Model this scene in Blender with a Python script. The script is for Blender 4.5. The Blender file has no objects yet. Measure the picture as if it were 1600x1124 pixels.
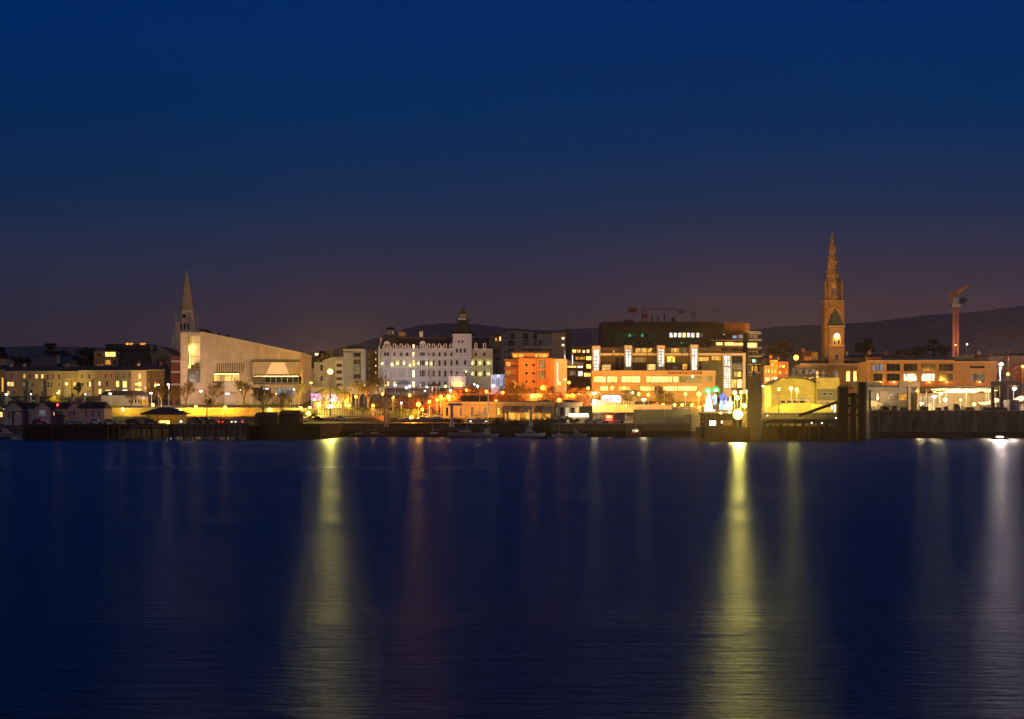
import bpy, bmesh, math, random
from mathutils import Vector, Matrix
R = math.radians
sc = bpy.context.scene
COL = sc.collection
# ---------------------------------------------------------------- camera, world, sun, exposure
F, CX, HY, CZ = 2400.0, 800.0, 655.0, 6.0      # the photo's focal length and eye level in its own pixels; eye 6 m above the water
cam = bpy.data.cameras.new('camera'); co = bpy.data.objects.new('camera', cam); COL.objects.link(co)
co.location = (0, 0, CZ); co.rotation_euler = (R(90), 0, 0)
cam.sensor_width = 36; cam.lens = 36*F/1600; cam.shift_y = (HY-562)/1600.0
cam.clip_start = .5; cam.clip_end = 30000
sc.camera = co
sc.view_settings.view_transform = 'Standard'; sc.view_settings.look = 'None'
sc.view_settings.exposure = 0; sc.view_settings.gamma = 1
cy = sc.cycles
cy.use_denoising = True; cy.max_bounces = 5; cy.diffuse_bounces = 2; cy.glossy_bounces = 3; cy.transmission_bounces = 2
cy.volume_bounces = 0; cy.transparent_max_bounces = 6; cy.sample_clamp_indirect = 4; cy.sample_clamp_direct = 0
cy.caustics_reflective = False; cy.caustics_refractive = False
SUN_EL, SUN_ROT = R(-4.0), R(150)
w = bpy.data.worlds.new('World'); sc.world = w; w.use_nodes = True
nt = w.node_tree; nt.nodes.clear()
out = nt.nodes.new('ShaderNodeOutputWorld'); bg = nt.nodes.new('ShaderNodeBackground')
sky = nt.nodes.new('ShaderNodeTexSky'); sky.sky_type = 'NISHITA'; sky.sun_disc = False
sky.sun_elevation = SUN_EL; sky.sun_rotation = SUN_ROT; sky.altitude = 0; sky.air_density = 1; sky.dust_density = 1; sky.ozone_density = 3
# dusk air: the last blue light overhead and the town's warm glow low over the land, by elevation of the direction
tc = nt.nodes.new('ShaderNodeTexCoord'); sx = nt.nodes.new('ShaderNodeSeparateXYZ'); nt.links.new(tc.outputs['Generated'], sx.inputs[0])
def lin(c): return tuple(((x/255.0)/12.92 if x <= 10 else (((x/255.0)+.055)/1.055)**2.4) for x in c)
SKY_W = [(0.0, (56, 46, 54)), (0.045, (56, 46, 56)), (0.07, (48, 45, 61)), (0.10, (40, 46, 72)), (0.14, (14, 43, 80)), (0.19, (0, 42, 90)), (0.26, (0, 40, 104)), (0.40, (0, 46, 102)), (1.0, (2, 30, 72))]
SKY_E = [(0.0, (90, 64, 60)), (0.045, (84, 61, 60)), (0.07, (74, 57, 64)), (0.10, (54, 50, 70)), (0.14, (26, 46, 80)), (0.19, (0, 44, 90)), (0.26, (0, 40, 102)), (0.40, (0, 46, 102)), (1.0, (2, 30, 72))]
def ramp(rows):
    r_ = nt.nodes.new('ShaderNodeValToRGB'); nt.links.new(sx.outputs['Z'], r_.inputs[0]); els = r_.color_ramp.elements
    while len(els) > 1: els.remove(els[-1])
    els[0].position = 0; els[0].color = (*lin(rows[0][1]), 1)
    for p_, c_ in rows[1:]:
        e = els.new(p_); e.color = (*lin(c_), 1)
    return r_
cw, ce = ramp(SKY_W), ramp(SKY_E)
side = nt.nodes.new('ShaderNodeMapRange'); side.inputs[1].default_value = -.34; side.inputs[2].default_value = .2; nt.links.new(sx.outputs['X'], side.inputs[0])
cr = nt.nodes.new('ShaderNodeMix'); cr.data_type = 'RGBA'; nt.links.new(side.outputs[0], cr.inputs[0]); nt.links.new(cw.outputs[0], cr.inputs[6]); nt.links.new(ce.outputs[0], cr.inputs[7])
bg2 = nt.nodes.new('ShaderNodeBackground'); bg2.inputs[1].default_value = 1.0
# broad unevenness of the glow from side to side
nz = nt.nodes.new('ShaderNodeTexNoise'); nz.inputs['Scale'].default_value = 2.2; nz.inputs['Detail'].default_value = 3
mp = nt.nodes.new('ShaderNodeMapping'); mp.inputs['Scale'].default_value = (1, 1, 5)
nt.links.new(tc.outputs['Generated'], mp.inputs[0]); nt.links.new(mp.outputs[0], nz.inputs['Vector'])
mr = nt.nodes.new('ShaderNodeMapRange'); mr.inputs[1].default_value = .3; mr.inputs[2].default_value = .7; mr.inputs[3].default_value = .9; mr.inputs[4].default_value = 1.1
nt.links.new(nz.outputs[0], mr.inputs[0])
mul = nt.nodes.new('ShaderNodeVectorMath'); mul.operation = 'SCALE'
nt.links.new(cr.outputs[2], mul.inputs[0]); nt.links.new(mr.outputs[0], mul.inputs['Scale'])
nt.links.new(mul.outputs[0], bg2.inputs[0])
nt.links.new(sky.outputs[0], bg.inputs[0]); bg.inputs[1].default_value = 0.05
add = nt.nodes.new('ShaderNodeAddShader')
nt.links.new(bg.outputs[0], add.inputs[0]); nt.links.new(bg2.outputs[0], add.inputs[1]); nt.links.new(add.outputs[0], out.inputs[0])
sd = bpy.data.lights.new('warm_fill_sun', 'SUN'); sd.energy = 0.17; sd.angle = R(12); sd.color = (1, .76, .55)  # warm fill added from behind the camera, standing in for the town's ambient glow
so = bpy.data.objects.new('warm_fill_sun', sd); COL.objects.link(so); so.rotation_euler = (R(62), 0, R(-20))

# ---------------------------------------------------------------- helpers
def wx(px, Y): return (px-CX)*Y/F
def wz(py, Y): return CZ+(HY-py)*Y/F
rnd = random.Random(7)
_M = {}
def nodes_of(name):
    m = bpy.data.materials.new(name); m.use_nodes = True
    return m, m.node_tree, m.node_tree.nodes['Principled BSDF']
def mat(name, col, rough=.8, var=.25, scale=.35, metal=0.0, streak=False, brick=None, spec=.3):
    """painted / rendered / stone surface: base colour with weathering noise in metres, optional courses"""
    if name in _M: return _M[name]
    m, t, b = nodes_of(name)
    N = t.nodes; L = t.links
    tcn = N.new('ShaderNodeTexCoord'); mpn = N.new('ShaderNodeMapping'); L.new(tcn.outputs['Object'], mpn.inputs[0])
    mpn.inputs['Scale'].default_value = (1, 1, .25) if streak else (1, 1, 1)
    n1 = N.new('ShaderNodeTexNoise'); n1.inputs['Scale'].default_value = scale; n1.inputs['Detail'].default_value = 6; n1.inputs['Roughness'].default_value = .65
    L.new(mpn.outputs[0], n1.inputs['Vector'])
    mrn = N.new('ShaderNodeMapRange'); mrn.inputs[1].default_value = .3; mrn.inputs[2].default_value = .7
    mrn.inputs[3].default_value = 1-var; mrn.inputs[4].default_value = 1+var*.6
    L.new(n1.outputs[0], mrn.inputs[0])
    sm = N.new('ShaderNodeVectorMath'); sm.operation = 'SCALE'; L.new(mrn.outputs[0], sm.inputs['Scale'])
    if brick:
        bt = N.new('ShaderNodeTexBrick'); bt.inputs['Scale'].default_value = 1
        bt.inputs['Brick Width'].default_value = brick[0]; bt.inputs['Row Height'].default_value = brick[1]; bt.inputs['Mortar Size'].default_value = brick[2]
        bt.inputs['Color1'].default_value = (*col, 1); bt.inputs['Color2'].default_value = (*[c*.78 for c in col], 1); bt.inputs['Mortar'].default_value = (*[c*.45 for c in col], 1)
        sp = N.new('ShaderNodeSeparateXYZ'); cb = N.new('ShaderNodeCombineXYZ'); ad = N.new('ShaderNodeMath'); ad.operation = 'ADD'
        L.new(tcn.outputs['Object'], sp.inputs[0]); L.new(sp.outputs[0], ad.inputs[0]); L.new(sp.outputs[1], ad.inputs[1])
        L.new(ad.outputs[0], cb.inputs[0]); L.new(sp.outputs[2], cb.inputs[1]); L.new(cb.outputs[0], bt.inputs['Vector'])
        L.new(bt.outputs['Color'], sm.inputs[0])
    else:
        sm.inputs[0].default_value = col
    L.new(sm.outputs[0], b.inputs['Base Color'])
    b.inputs['Roughness'].default_value = rough; b.inputs['Metallic'].default_value = metal
    b.inputs['Specular IOR Level'].default_value = spec
    _M[name] = m; return m
def glow(name, col, strength, pattern=False, sampled=True, lo=.15, scale=(1.0, 1.0, .3)):
    """something that gives light: lamp lens, lit room behind glass (pattern = furniture, blinds and lamps inside)"""
    if name in _M: return _M[name]
    m, t, b = nodes_of(name)
    b.inputs['Base Color'].default_value = (.04, .04, .04, 1); b.inputs['Roughness'].default_value = .3
    b.inputs['Emission Strength'].default_value = strength
    if pattern:
        N = t.nodes; L = t.links
        g = N.new('ShaderNodeTexCoord'); oi = N.new('ShaderNodeObjectInfo'); mp_ = N.new('ShaderNodeMapping'); mp_.inputs['Scale'].default_value = scale
        ad = N.new('ShaderNodeVectorMath'); ad.operation = 'ADD'
        sc2 = N.new('ShaderNodeMath'); sc2.operation = 'MULTIPLY'; sc2.inputs[1].default_value = 57.0
        L.new(oi.outputs['Random'], sc2.inputs[0])
        L.new(g.outputs['Object'], ad.inputs[0]); L.new(sc2.outputs[0], ad.inputs[1]); L.new(ad.outputs[0], mp_.inputs[0])
        v = N.new('ShaderNodeTexVoronoi'); v.distance = 'CHEBYCHEV'; v.inputs['Scale'].default_value = 1; L.new(mp_.outputs[0], v.inputs['Vector'])
        n = N.new('ShaderNodeTexNoise'); n.inputs['Scale'].default_value = 1.3; n.inputs['Detail'].default_value = 3; L.new(mp_.outputs[0], n.inputs['Vector'])
        sv = N.new('ShaderNodeSeparateXYZ'); L.new(v.outputs['Color'], sv.inputs[0])
        mx = N.new('ShaderNodeMath'); mx.operation = 'MULTIPLY'; L.new(sv.outputs[0], mx.inputs[0]); L.new(n.outputs[0], mx.inputs[1])
        r_ = N.new('ShaderNodeMapRange'); r_.inputs[1].default_value = .08; r_.inputs[2].default_value = .42; r_.inputs[3].default_value = lo; r_.inputs[4].default_value = 1.35
        L.new(mx.outputs[0], r_.inputs[0])
        cr_ = N.new('ShaderNodeVectorMath'); cr_.operation = 'SCALE'; cr_.inputs[0].default_value = col; L.new(r_.outputs[0], cr_.inputs['Scale'])
        L.new(cr_.outputs[0], b.inputs['Emission Color'])
    else:
        b.inputs['Emission Color'].default_value = (*col, 1)
    if not sampled: m.cycles.emission_sampling = 'NONE'
    _M[name] = m; return m

class MB:
    def __init__(s): s.v = []; s.f = []; s.m = []; s.smooth = False
    def add(s, vs, fs, mi=0):
        o = len(s.v); s.v += [tuple(v) for v in vs]; s.f += [tuple(i+o for i in f) for f in fs]; s.m += [mi]*len(fs); return s
    def box(s, x0, x1, y0, y1, z0, z1, mi=0):
        return s.add([(x0,y0,z0),(x1,y0,z0),(x1,y1,z0),(x0,y1,z0),(x0,y0,z1),(x1,y0,z1),(x1,y1,z1),(x0,y1,z1)],
                     [(0,3,2,1),(4,5,6,7),(0,1,5,4),(1,2,6,5),(2,3,7,6),(3,0,4,7)], mi)
    def prism(s, poly, y0, y1, mi=0):
        """polygon in x,z (counter-clockwise seen from the camera) pushed from y0 back to y1"""
        n = len(poly); vs = [(x, y0, z) for x, z in poly]+[(x, y1, z) for x, z in poly]
        fs = [tuple(range(n)), tuple(range(2*n-1, n-1, -1))]+[(i, i+n, (i+1) % n+n, (i+1) % n) for i in range(n)]
        return s.add(vs, fs, mi)
    def plan(s, poly, z0, z1, mi=0):
        """footprint polygon in x,y (ccw from above) raised from z0 to z1"""
        n = len(poly); vs = [(x, y, z0) for x, y in poly]+[(x, y, z1) for x, y in poly]
        fs = [tuple(range(n-1, -1, -1)), tuple(range(n, 2*n))]+[(i, (i+1) % n, (i+1) % n+n, i+n) for i in range(n)]
        return s.add(vs, fs, mi)
    def hip(s, x0, x1, y0, y1, z0, z1, rx, ry=None, mi=0, over=0.0):
        """hipped / mansard roof: base rectangle, top rectangle set in by rx, ry"""
        x0 -= over; x1 += over; y0 -= over; y1 += over
        if ry is None: ry = (y1-y0)/2-.02
        return s.add([(x0,y0,z0),(x1,y0,z0),(x1,y1,z0),(x0,y1,z0),(x0+rx,y0+ry,z1),(x1-rx,y0+ry,z1),(x1-rx,y1-ry,z1),(x0+rx,y1-ry,z1)],
                     [(0,3,2,1),(4,5,6,7),(0,1,5,4),(1,2,6,5),(2,3,7,6),(3,0,4,7)], mi)
    def tube(s, p0, p1, r0, r1=None, n=6, mi=0, cap=True):
        if r1 is None: r1 = r0
        p0 = Vector(p0); p1 = Vector(p1); d = p1-p0
        if d.length < 1e-6: return s
        d.normalize(); a = d.orthogonal().normalized(); b = d.cross(a)
        vs = []
        for p, r in ((p0, r0), (p1, r1)):
            for k in range(n):
                t = 2*math.pi*k/n; vs.append(p+a*(r*math.cos(t))+b*(r*math.sin(t)))
        fs = [(k, (k+1) % n, (k+1) % n+n, k+n) for k in range(n)]
        if cap: fs += [tuple(range(n-1, -1, -1)), tuple(range(n, 2*n))]
        return s.add(vs, fs, mi)
    def lathe(s, prof, n=12, c=(0, 0), mi=0, rot=0.0):
        o = []
        for r, z in prof:
            for k in range(n):
                t = 2*math.pi*k/n+rot; o.append((c[0]+r*math.cos(t), c[1]+r*math.sin(t), z))
        fs = []
        for i in range(len(prof)-1):
            for k in range(n): fs.append((i*n+k, i*n+(k+1) % n, (i+1)*n+(k+1) % n, (i+1)*n+k))
        fs.append(tuple(range(n-1, -1, -1))); fs.append(tuple(range((len(prof)-1)*n, len(prof)*n)))
        return s.add(o, fs, mi)
    def mesh(s, name, mats):
        me = bpy.data.meshes.new(name); me.from_pydata(s.v, [], s.f)
        for m in (mats if isinstance(mats, (list, tuple)) else [mats]): me.materials.append(m)
        me.polygons.foreach_set('material_index', s.m)
        if s.smooth: me.polygons.foreach_set('use_smooth', [True]*len(s.f))
        me.update(); return me
    def build(s, name, mats, parent=None, loc=None):
        return obj(name, s.mesh(name, mats), parent, loc)
def obj(name, me, parent=None, loc=None, rz=0, scale=None):
    o = bpy.data.objects.new(name, me); COL.objects.link(o)
    if parent: o.parent = parent
    if loc: o.location = loc
    if rz: o.rotation_euler[2] = rz
    if scale: o.scale = (scale,)*3 if isinstance(scale, (int, float)) else scale
    return o
def tag(o, label=None, cat=None, group=None, kind=None):
    if label: o['label'] = label
    if cat: o['category'] = cat
    if group: o['group'] = group
    if kind: o['kind'] = kind
    return o
def thing(name, label, cat, loc, rz=0, group=None):
    o = bpy.data.objects.new(name, None); COL.objects.link(o); o.location = loc; o.rotation_euler[2] = rz; o.empty_display_size = 1
    return tag(o, label, cat, group)

# glass and lit-room materials by style
def G(style):
    if style in _M: return _M[style]
    if style == 'dark':
        m, t, b = nodes_of('dark'); b.inputs['Base Color'].default_value = (.012, .014, .02, 1); b.inputs['Roughness'].default_value = .12; b.inputs['Specular IOR Level'].default_value = .6
        _M['dark'] = m; return m
    T = {'lit': ((1, .58, .18), 1.8, .5), 'warm': ((1, .48, .10), 1.1, .2), 'dim': ((1, .5, .16), .22, .2), 'amber': ((1, .42, .05), 1.3, .4),
         'gold': ((1, .58, .14), 2.6, .6), 'cream': ((1, .82, .5), 2.2, .3), 'white': ((1, .90, .76), 1.7, .45), 'cool': ((.75, .85, 1), .22, .4),
         'blue': ((.35, .55, 1), .6, .3), 'green': ((.02, .9, .2), .35, .2), 'greendim': ((.03, .5, .2), .07, .2), 'greywarm': ((.8, .62, .38), .16, .1),
         'yellow': ((1, .78, .12), 1.2, .3), 'grey': ((.55, .55, .6), .12, .4)}
    c, s, lo = T[style]
    return glow(style, c, s, True, sampled=(s > 2), lo=lo)
FR = lambda: mat('window_paint', (.62, .6, .56), .5, .1)
DFR = lambda: mat('dark_window_metal', (.05, .05, .055), .4, .1)
_WM = {}
def window(parent, x, z, ww, hh, y, style='dark', nx=1, nz=2, frame='light', arch=False, ft=.09):
    if frame == 'heavy': ft = .2
    key = (round(ww, 2), round(hh, 2), style, nx, nz, frame, arch)
    if key not in _WM:
        b = MB(); h = ww/2
        if arch:
            top = hh-h; pts = [(-h, 0), (h, 0), (h, top)]+[(h*math.cos(t), top+h*math.sin(t)) for t in [math.pi*k/8 for k in range(1, 8)]]+[(-h, top)]
            b.prism(pts, 0, .06, 0)
        else: b.box(-h, h, 0, .06, 0, hh, 0)
        b.box(-h, h, -.07, -.003, 0, ft, 1)
        for i in range(nx+1):
            if arch and i in (0, nx): z1 = hh-h
            else: z1 = hh
            xx = -h+ww*i/nx; xx = min(max(xx, -h+ft/2), h-ft/2); b.box(xx-ft/2, xx+ft/2, -.06, -.004, ft+.002, z1-.002-(0 if arch else ft), 1)
        for k in range(1, nz):
            zz = hh*k/nz; b.box(-h+ft, h-ft, -.045, -.006, zz-ft/2, zz+ft/2, 1)
        if not arch: b.box(-h, h, -.07, -.003, hh-ft, hh, 1)
        _WM[key] = b.mesh('window', [G(style), FR() if frame == 'light' else DFR()])
    return obj('window', _WM[key], parent, (x, y, z))

class Bd:
    """a building: an Empty at its foot; parts are given in photo pixels on the plane Y metres away, so they get real metres"""
    def __init__(s, name, label, cat, pxc, pyb, Y, group=None):
        s.Y = Y; s.k = Y/F; s.pxc = pxc; s.pyb = pyb
        s.o = thing(name, label, cat, (wx(pxc, Y), Y, wz(pyb, Y)), 0, group)
    def X(s, px): return (px-s.pxc)*s.k
    def Z(s, py): return (s.pyb-py)*s.k
    def box(s, name, m, x0, x1, yt, yb, y0=0, y1=8, parent=None):
        return MB().box(s.X(x0), s.X(x1), y0, y1, s.Z(yb), s.Z(yt)).build(name, m, parent or s.o)
    def wall(s, name, m, x0, x1, yt, yb, wins=(), y=0.0, d=10.0, rec=.3, frame='light', sills=True, parent=None, found=3.0, sillm=None):
        """a block whose front has real openings; each opening gets a window of its own. wins: (x0,x1,y0,y1,style[,nx,nz,arch])"""
        b = MB(); X = s.X; Z = s.Z; k = s.k
        op = [(X(q[0]), X(q[1]), Z(q[3]), Z(q[2])) for q in wins]
        xs = sorted(set([X(x0), X(x1)]+[v for o in op for v in o[:2]])); zb = Z(yb)-found; zs = sorted(set([zb, Z(yt)]+[v for o in op for v in o[2:]]))
        for i in range(len(xs)-1):
            j = 0
            while j < len(zs)-1:
                cx_ = (xs[i]+xs[i+1])/2
                def solid(j): 
                    cz_ = (zs[j]+zs[j+1])/2
                    return not any(o[0] < cx_ < o[1] and o[2] < cz_ < o[3] for o in op)
                if not solid(j): j += 1; continue
                j2 = j
                while j2+1 < len(zs)-1 and solid(j2+1): j2 += 1
                b.add([(xs[i], y, zs[j]), (xs[i+1], y, zs[j]), (xs[i+1], y, zs[j2+1]), (xs[i], y, zs[j2+1])], [(0, 1, 2, 3)]); j = j2+1
        for o in op:
            a0, a1, c0, c1 = o; r = y+rec
            b.add([(a0,y,c0),(a1,y,c0),(a1,y,c1),(a0,y,c1),(a0,r,c0),(a1,r,c0),(a1,r,c1),(a0,r,c1)], [(0,4,5,1),(1,5,6,2),(2,6,7,3),(3,7,4,0)])
        a0, a1, c0, c1 = X(x0), X(x1), zb, Z(yt); r = y+d
        b.add([(a0,y,c0),(a1,y,c0),(a1,y,c1),(a0,y,c1),(a0,r,c0),(a1,r,c0),(a1,r,c1),(a0,r,c1)], [(1,5,6,2),(3,2,6,7),(0,3,7,4),(4,7,6,5)])
        if sills:
            for o in op:
                if o[1]-o[0] < 4: b.box(o[0]-.12, o[1]+.12, y-.12, y-.003, o[2]-.16, o[2]-.01)
        w_ = b.build(name, m, parent or s.o)
        for q, o in zip(wins, op):
            st = q[4] if len(q) > 4 else 'dark'; nx = q[5] if len(q) > 5 else 1; nz_ = q[6] if len(q) > 6 else 2; ar = q[7] if len(q) > 7 else False
            window(parent or s.o, (o[0]+o[1])/2, o[2]+.002, o[1]-o[0]-.01, o[3]-o[2]-.006, y+rec-.08, st, nx, nz_, frame, ar)
        return w_
    def roof(s, m, x0, x1, yt, yb, y0=0, y1=10, inset=0, ry=None, over=.3, name='roof'):
        return MB().hip(s.X(x0), s.X(x1), y0, y1, s.Z(yb), s.Z(yt), inset*s.k, ry, 0, over).build(name, m, s.o)
    def chimney(s, m, x0, x1, yt, yb, y0=3, pots=2, parent=None):
        c = s.box('chimney', m, x0, x1, yt, yb, y0, y0+1.6, parent)
        b = MB(); a = s.X(x0); e = s.X(x1); z = s.Z(yt)
        b.box(a-.12, e+.12, y0-.12, y0+1.72, z+.002, z+.22)
        for i in range(pots):
            xx = a+(e-a)*(i+.5)/pots; b.tube((xx, y0+.8, z+.2), (xx, y0+.8, z+.85), .17, .13, 6)
        b.build('chimney_pots', mat('terracotta', (.3, .12, .06)), c); return c
def cyl_win(*a): pass
def text(parent, s, size, loc, m, name='lettering', ext=.03):
    c = bpy.data.curves.new(name, 'FONT'); c.body = s; c.size = size; c.extrude = ext; c.align_x = 'CENTER'; c.align_y = 'CENTER'
    t = bpy.data.objects.new(name, c); me = bpy.data.meshes.new_from_object(t); bpy.data.objects.remove(t)
    me.materials.clear(); me.materials.append(m)
    o = obj(name, me, parent, loc); o.rotation_euler[0] = R(90); return o
# ---------------------------------------------------------------- setting: water, land, hills
def ground_z(x, Y):
    """height of the land: quay, promenade, then the town's slope up from the harbour"""
    px = CX+x*F/Y
    P = [(515, 4.5), (536, 4.6), (545, 5.2), (552, 6.6), (570, 8.6), (600, 11.4), (640, 14.6), (680, 19.6), (760, 23.5), (1000, 29), (1600, 38), (3000, 60), (6000, 90)]
    if px < 590: P = [(515, 4.5), (528, 4.7), (538, 6.6), (547.6, 7.1), (548.4, 9.9), (560, 10.1), (600, 11.4), (640, 14.6), (680, 19.6), (760, 23.5), (1000, 29), (1600, 38), (3000, 60), (6000, 90)]
    if px > 1170: P = [(440, 6.6), (475, 8.2), (550, 8.6), (600, 11.0), (640, 14.6), (680, 19), (760, 23.5), (1000, 29), (1600, 38), (3000, 60), (6000, 90)]
    if Y <= P[0][0]: return P[0][1]
    for (a, u), (b, v) in zip(P, P[1:]):
        if Y <= b: return u+(v-u)*(Y-a)/(b-a)
    return P[-1][1]
def make_water():
    b = MB(); b.add([(-1400, -60, 0), (1400, -60, 0), (1400, 560, 0), (-1400, 560, 0)], [(0, 1, 2, 3)])
    m, t, p = nodes_of('sea_water'); N = t.nodes; L = t.links
    p.inputs['Base Color'].default_value = (.001, .015, .075, 1); p.inputs['IOR'].default_value = 1.33; p.inputs['Specular IOR Level'].default_value = .7; p.inputs['Anisotropic'].default_value = .9
    cx_ = N.new('ShaderNodeCombineXYZ'); cx_.inputs[1].default_value = 1; L.new(cx_.outputs[0], p.inputs['Tangent'])   # wind waves run crest-on to the shore: rough towards the eye, smooth across
    g = N.new('ShaderNodeNewGeometry')
    def noise(scl, sv, det=4):
        mp_ = N.new('ShaderNodeMapping'); mp_.inputs['Scale'].default_value = sv; L.new(g.outputs['Position'], mp_.inputs[0])
        n = N.new('ShaderNodeTexNoise'); n.inputs['Scale'].default_value = scl; n.inputs['Detail'].default_value = det; n.inputs['Roughness'].default_value = .6; L.new(mp_.outputs[0], n.inputs['Vector']); return n
    big = noise(1, (.006, .045, 1), 5); rip = noise(1, (1.1, 3.0, 1), 7); mid = noise(1, (.025, .5, 1), 5)
    r = N.new('ShaderNodeMapRange'); r.inputs[1].default_value = .3; r.inputs[2].default_value = .7; r.inputs[3].default_value = WATER_R[0]; r.inputs[4].default_value = WATER_R[1]; L.new(big.outputs[0], r.inputs[0]); pass
    b1 = N.new('ShaderNodeBump'); b1.inputs['Strength'].default_value = 1; b1.inputs['Distance'].default_value = .08; L.new(rip.outputs[0], b1.inputs['Height'])
    b2 = N.new('ShaderNodeBump'); b2.inputs['Strength'].default_value = 1; b2.inputs['Distance'].default_value = .035; L.new(mid.outputs[0], b2.inputs['Height']); L.new(b1.outputs[0], b2.inputs['Normal'])
    chop = noise(1, (.3, 1.1, 1), 4)
    b3 = N.new('ShaderNodeBump'); b3.inputs['Strength'].default_value = 1; b3.inputs['Distance'].default_value = .10; L.new(chop.outputs[0], b3.inputs['Height']); L.new(b2.outputs[0], b3.inputs['Normal'])
    # the wave facets follow a Beckmann slope law (no long tails), mirrored by Fresnel over the deep blue body of the sea
    gl = N.new('ShaderNodeBsdfAnisotropic'); gl.distribution = 'BECKMANN'; gl.inputs['Anisotropy'].default_value = WATER_A; gl.inputs['Color'].default_value = (.31, .40, .48, 1)
    L.new(r.outputs[0], gl.inputs['Roughness']); L.new(b3.outputs[0], gl.inputs['Normal']); L.new(cx_.outputs[0], gl.inputs['Tangent'])
    df = N.new('ShaderNodeBsdfDiffuse'); df.inputs['Color'].default_value = (.0003, .010, .046, 1)
    fr = N.new('ShaderNodeFresnel'); fr.inputs['IOR'].default_value = 1.33; L.new(b3.outputs[0], fr.inputs['Normal'])
    mx = N.new('ShaderNodeMixShader'); L.new(fr.outputs[0], mx.inputs[0]); L.new(df.outputs[0], mx.inputs[1]); L.new(gl.outputs[0], mx.inputs[2])
    L.new(mx.outputs[0], N['Material Output'].inputs['Surface']); N.remove(p)
    tag(b.build('water', m), kind='structure')
WATER_R = (.26, .38); WATER_A = -.52
make_water()
def make_land():
    rows = [521, 528, 536, 540, 547.6, 548.4, 556, 560, 570, 585, 600, 620, 640, 660, 680, 720, 760, 850, 1000, 1300, 1600, 2200, 3000, 4500, 6000]
    b = MB(); n = 90
    def strip(xa, xb, rows, n, skip=False):
        o = len(b.v)
        for Y in rows:
            for i in range(n+1):
                x = (xa+(xb-xa)*i/n)*(Y/rows[0] if Y > 700 else 1)
                b.v.append((x, Y, ground_z(x, Y)+(rnd.uniform(-.15, .15) if Y > 590 else 0)))
        for j in range(len(rows)-1):
            for i in range(n):
                k = o+j*(n+1)+i; b.f.append((k, k+1, k+n+2, k+n+1)); b.m.append(0)
    strip(-620, 620, rows, 200)
    m = mat('ground_cover', (.05, .048, .042), .9, .5, .15)
    tag(b.build('ground', m), kind='structure')
    b2 = MB(); b2.box(-620, 165, 519, 521, -4, 4.48); tag(b2.build('shore_edge', mat('shore_stone', (.14, .13, .11), .9, .4, .8, streak=True)), kind='structure')
make_land()
def hill(name, pts, Y, label):
    b = MB(); n = len(pts); rn = random.Random(3)
    # ridge with spurs: several rows from the foot up to the skyline, then down behind
    fine = []
    for (a, u), (c, v) in zip(pts, pts[1:]):
        st = max(1, int((c-a)/8))
        for i in range(st): fine.append((a+(c-a)*i/st, u+(v-u)*i/st+rn.uniform(-.6, .6)))
    fine.append(pts[-1])
    rows = [(.45, .0), (.6, .25), (.72, .45), (.82, .62), (.92, .86), (1.0, 1.0), (1.08, .8)]
    for fy, fz in rows:
        for i, (px, py) in enumerate(fine):
            yy = Y*fy*(1+.03*math.sin(i*.35+fy*9)) if fy != 1 else Y
            z = wz(py, Y)*fz+(rn.uniform(-6, 6) if 0 < fz < 1 else 0)
            b.v.append((wx(px, Y), yy, z))
    m_ = len(fine)
    for j in range(len(rows)-1):
        for i in range(m_-1):
            k = j*m_+i; b.f.append((k, k+1, k+m_+1, k+m_)); b.m.append(0)
    b.smooth = True
    tag(b.build(name, mat('hill_heath', (.36, .20, .12), .95, .35, .005)), kind='structure')
hill('hill', [(-300, 565), (-60, 556), (10, 549), (40, 541), (130, 542), (215, 546), (330, 553), (430, 556), (510, 548), (560, 536), (610, 521), (650, 510), (690, 505), (740, 507), (800, 513), (860, 517), (900, 514), (940, 513), (1040, 520), (1120, 518), (1180, 515), (1230, 509), (1300, 507), (1360, 504), (1400, 498), (1450, 493), (1530, 487), (1600, 478), (1700, 470), (1900, 480)], 6500, '')
# ---------------------------------------------------------------- lamps: every one stands in the photo and gives its own light
C_OR = (1, .31, .025); C_AM = (1, .43, .05); C_YE = (1, .66, .10); C_WA = (1, .64, .26); C_WH = (1, .93, .82); C_BW = (.72, .82, 1); C_PK = (1, .62, .46); C_GR = (.35, 1, .3); C_RED = (1, .05, .03)
LP = 1.8; INLAND = 2.0
SEA_P = {(1564,569): 3.2, (1585,607): .8, (1152,622): .6, (1236,607): 2.4, (1245,609): 2.0, (1440,630): .35, (1493,539): .05, (1511,538): .05, (263,601): 1.6, (654,632): 1.0, (643,653): .35, (352,637): .3}
SEA = {(643,653), (1493,539), (1511,538), (263,601), (654,632), (1152,622), (1236,607), (1245,609), (1564,569), (1585,607), (1440,630), (239,633), (352,637), (701,620), (683,625), (874,626), (556,620)}
def glow_for(col, r):
    n = 'lamp_lens_%02d_%02d_%02d' % tuple(int(c*20) for c in col)
    return glow(n, col, 10.0 if r < .6 else 30.0, False, sampled=True)
pole_m = mat('painted_steel', (.32, .33, .33), .45, .2); darkpole_m = mat('dark_steel', (.06, .06, .06), .5, .2)
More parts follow.
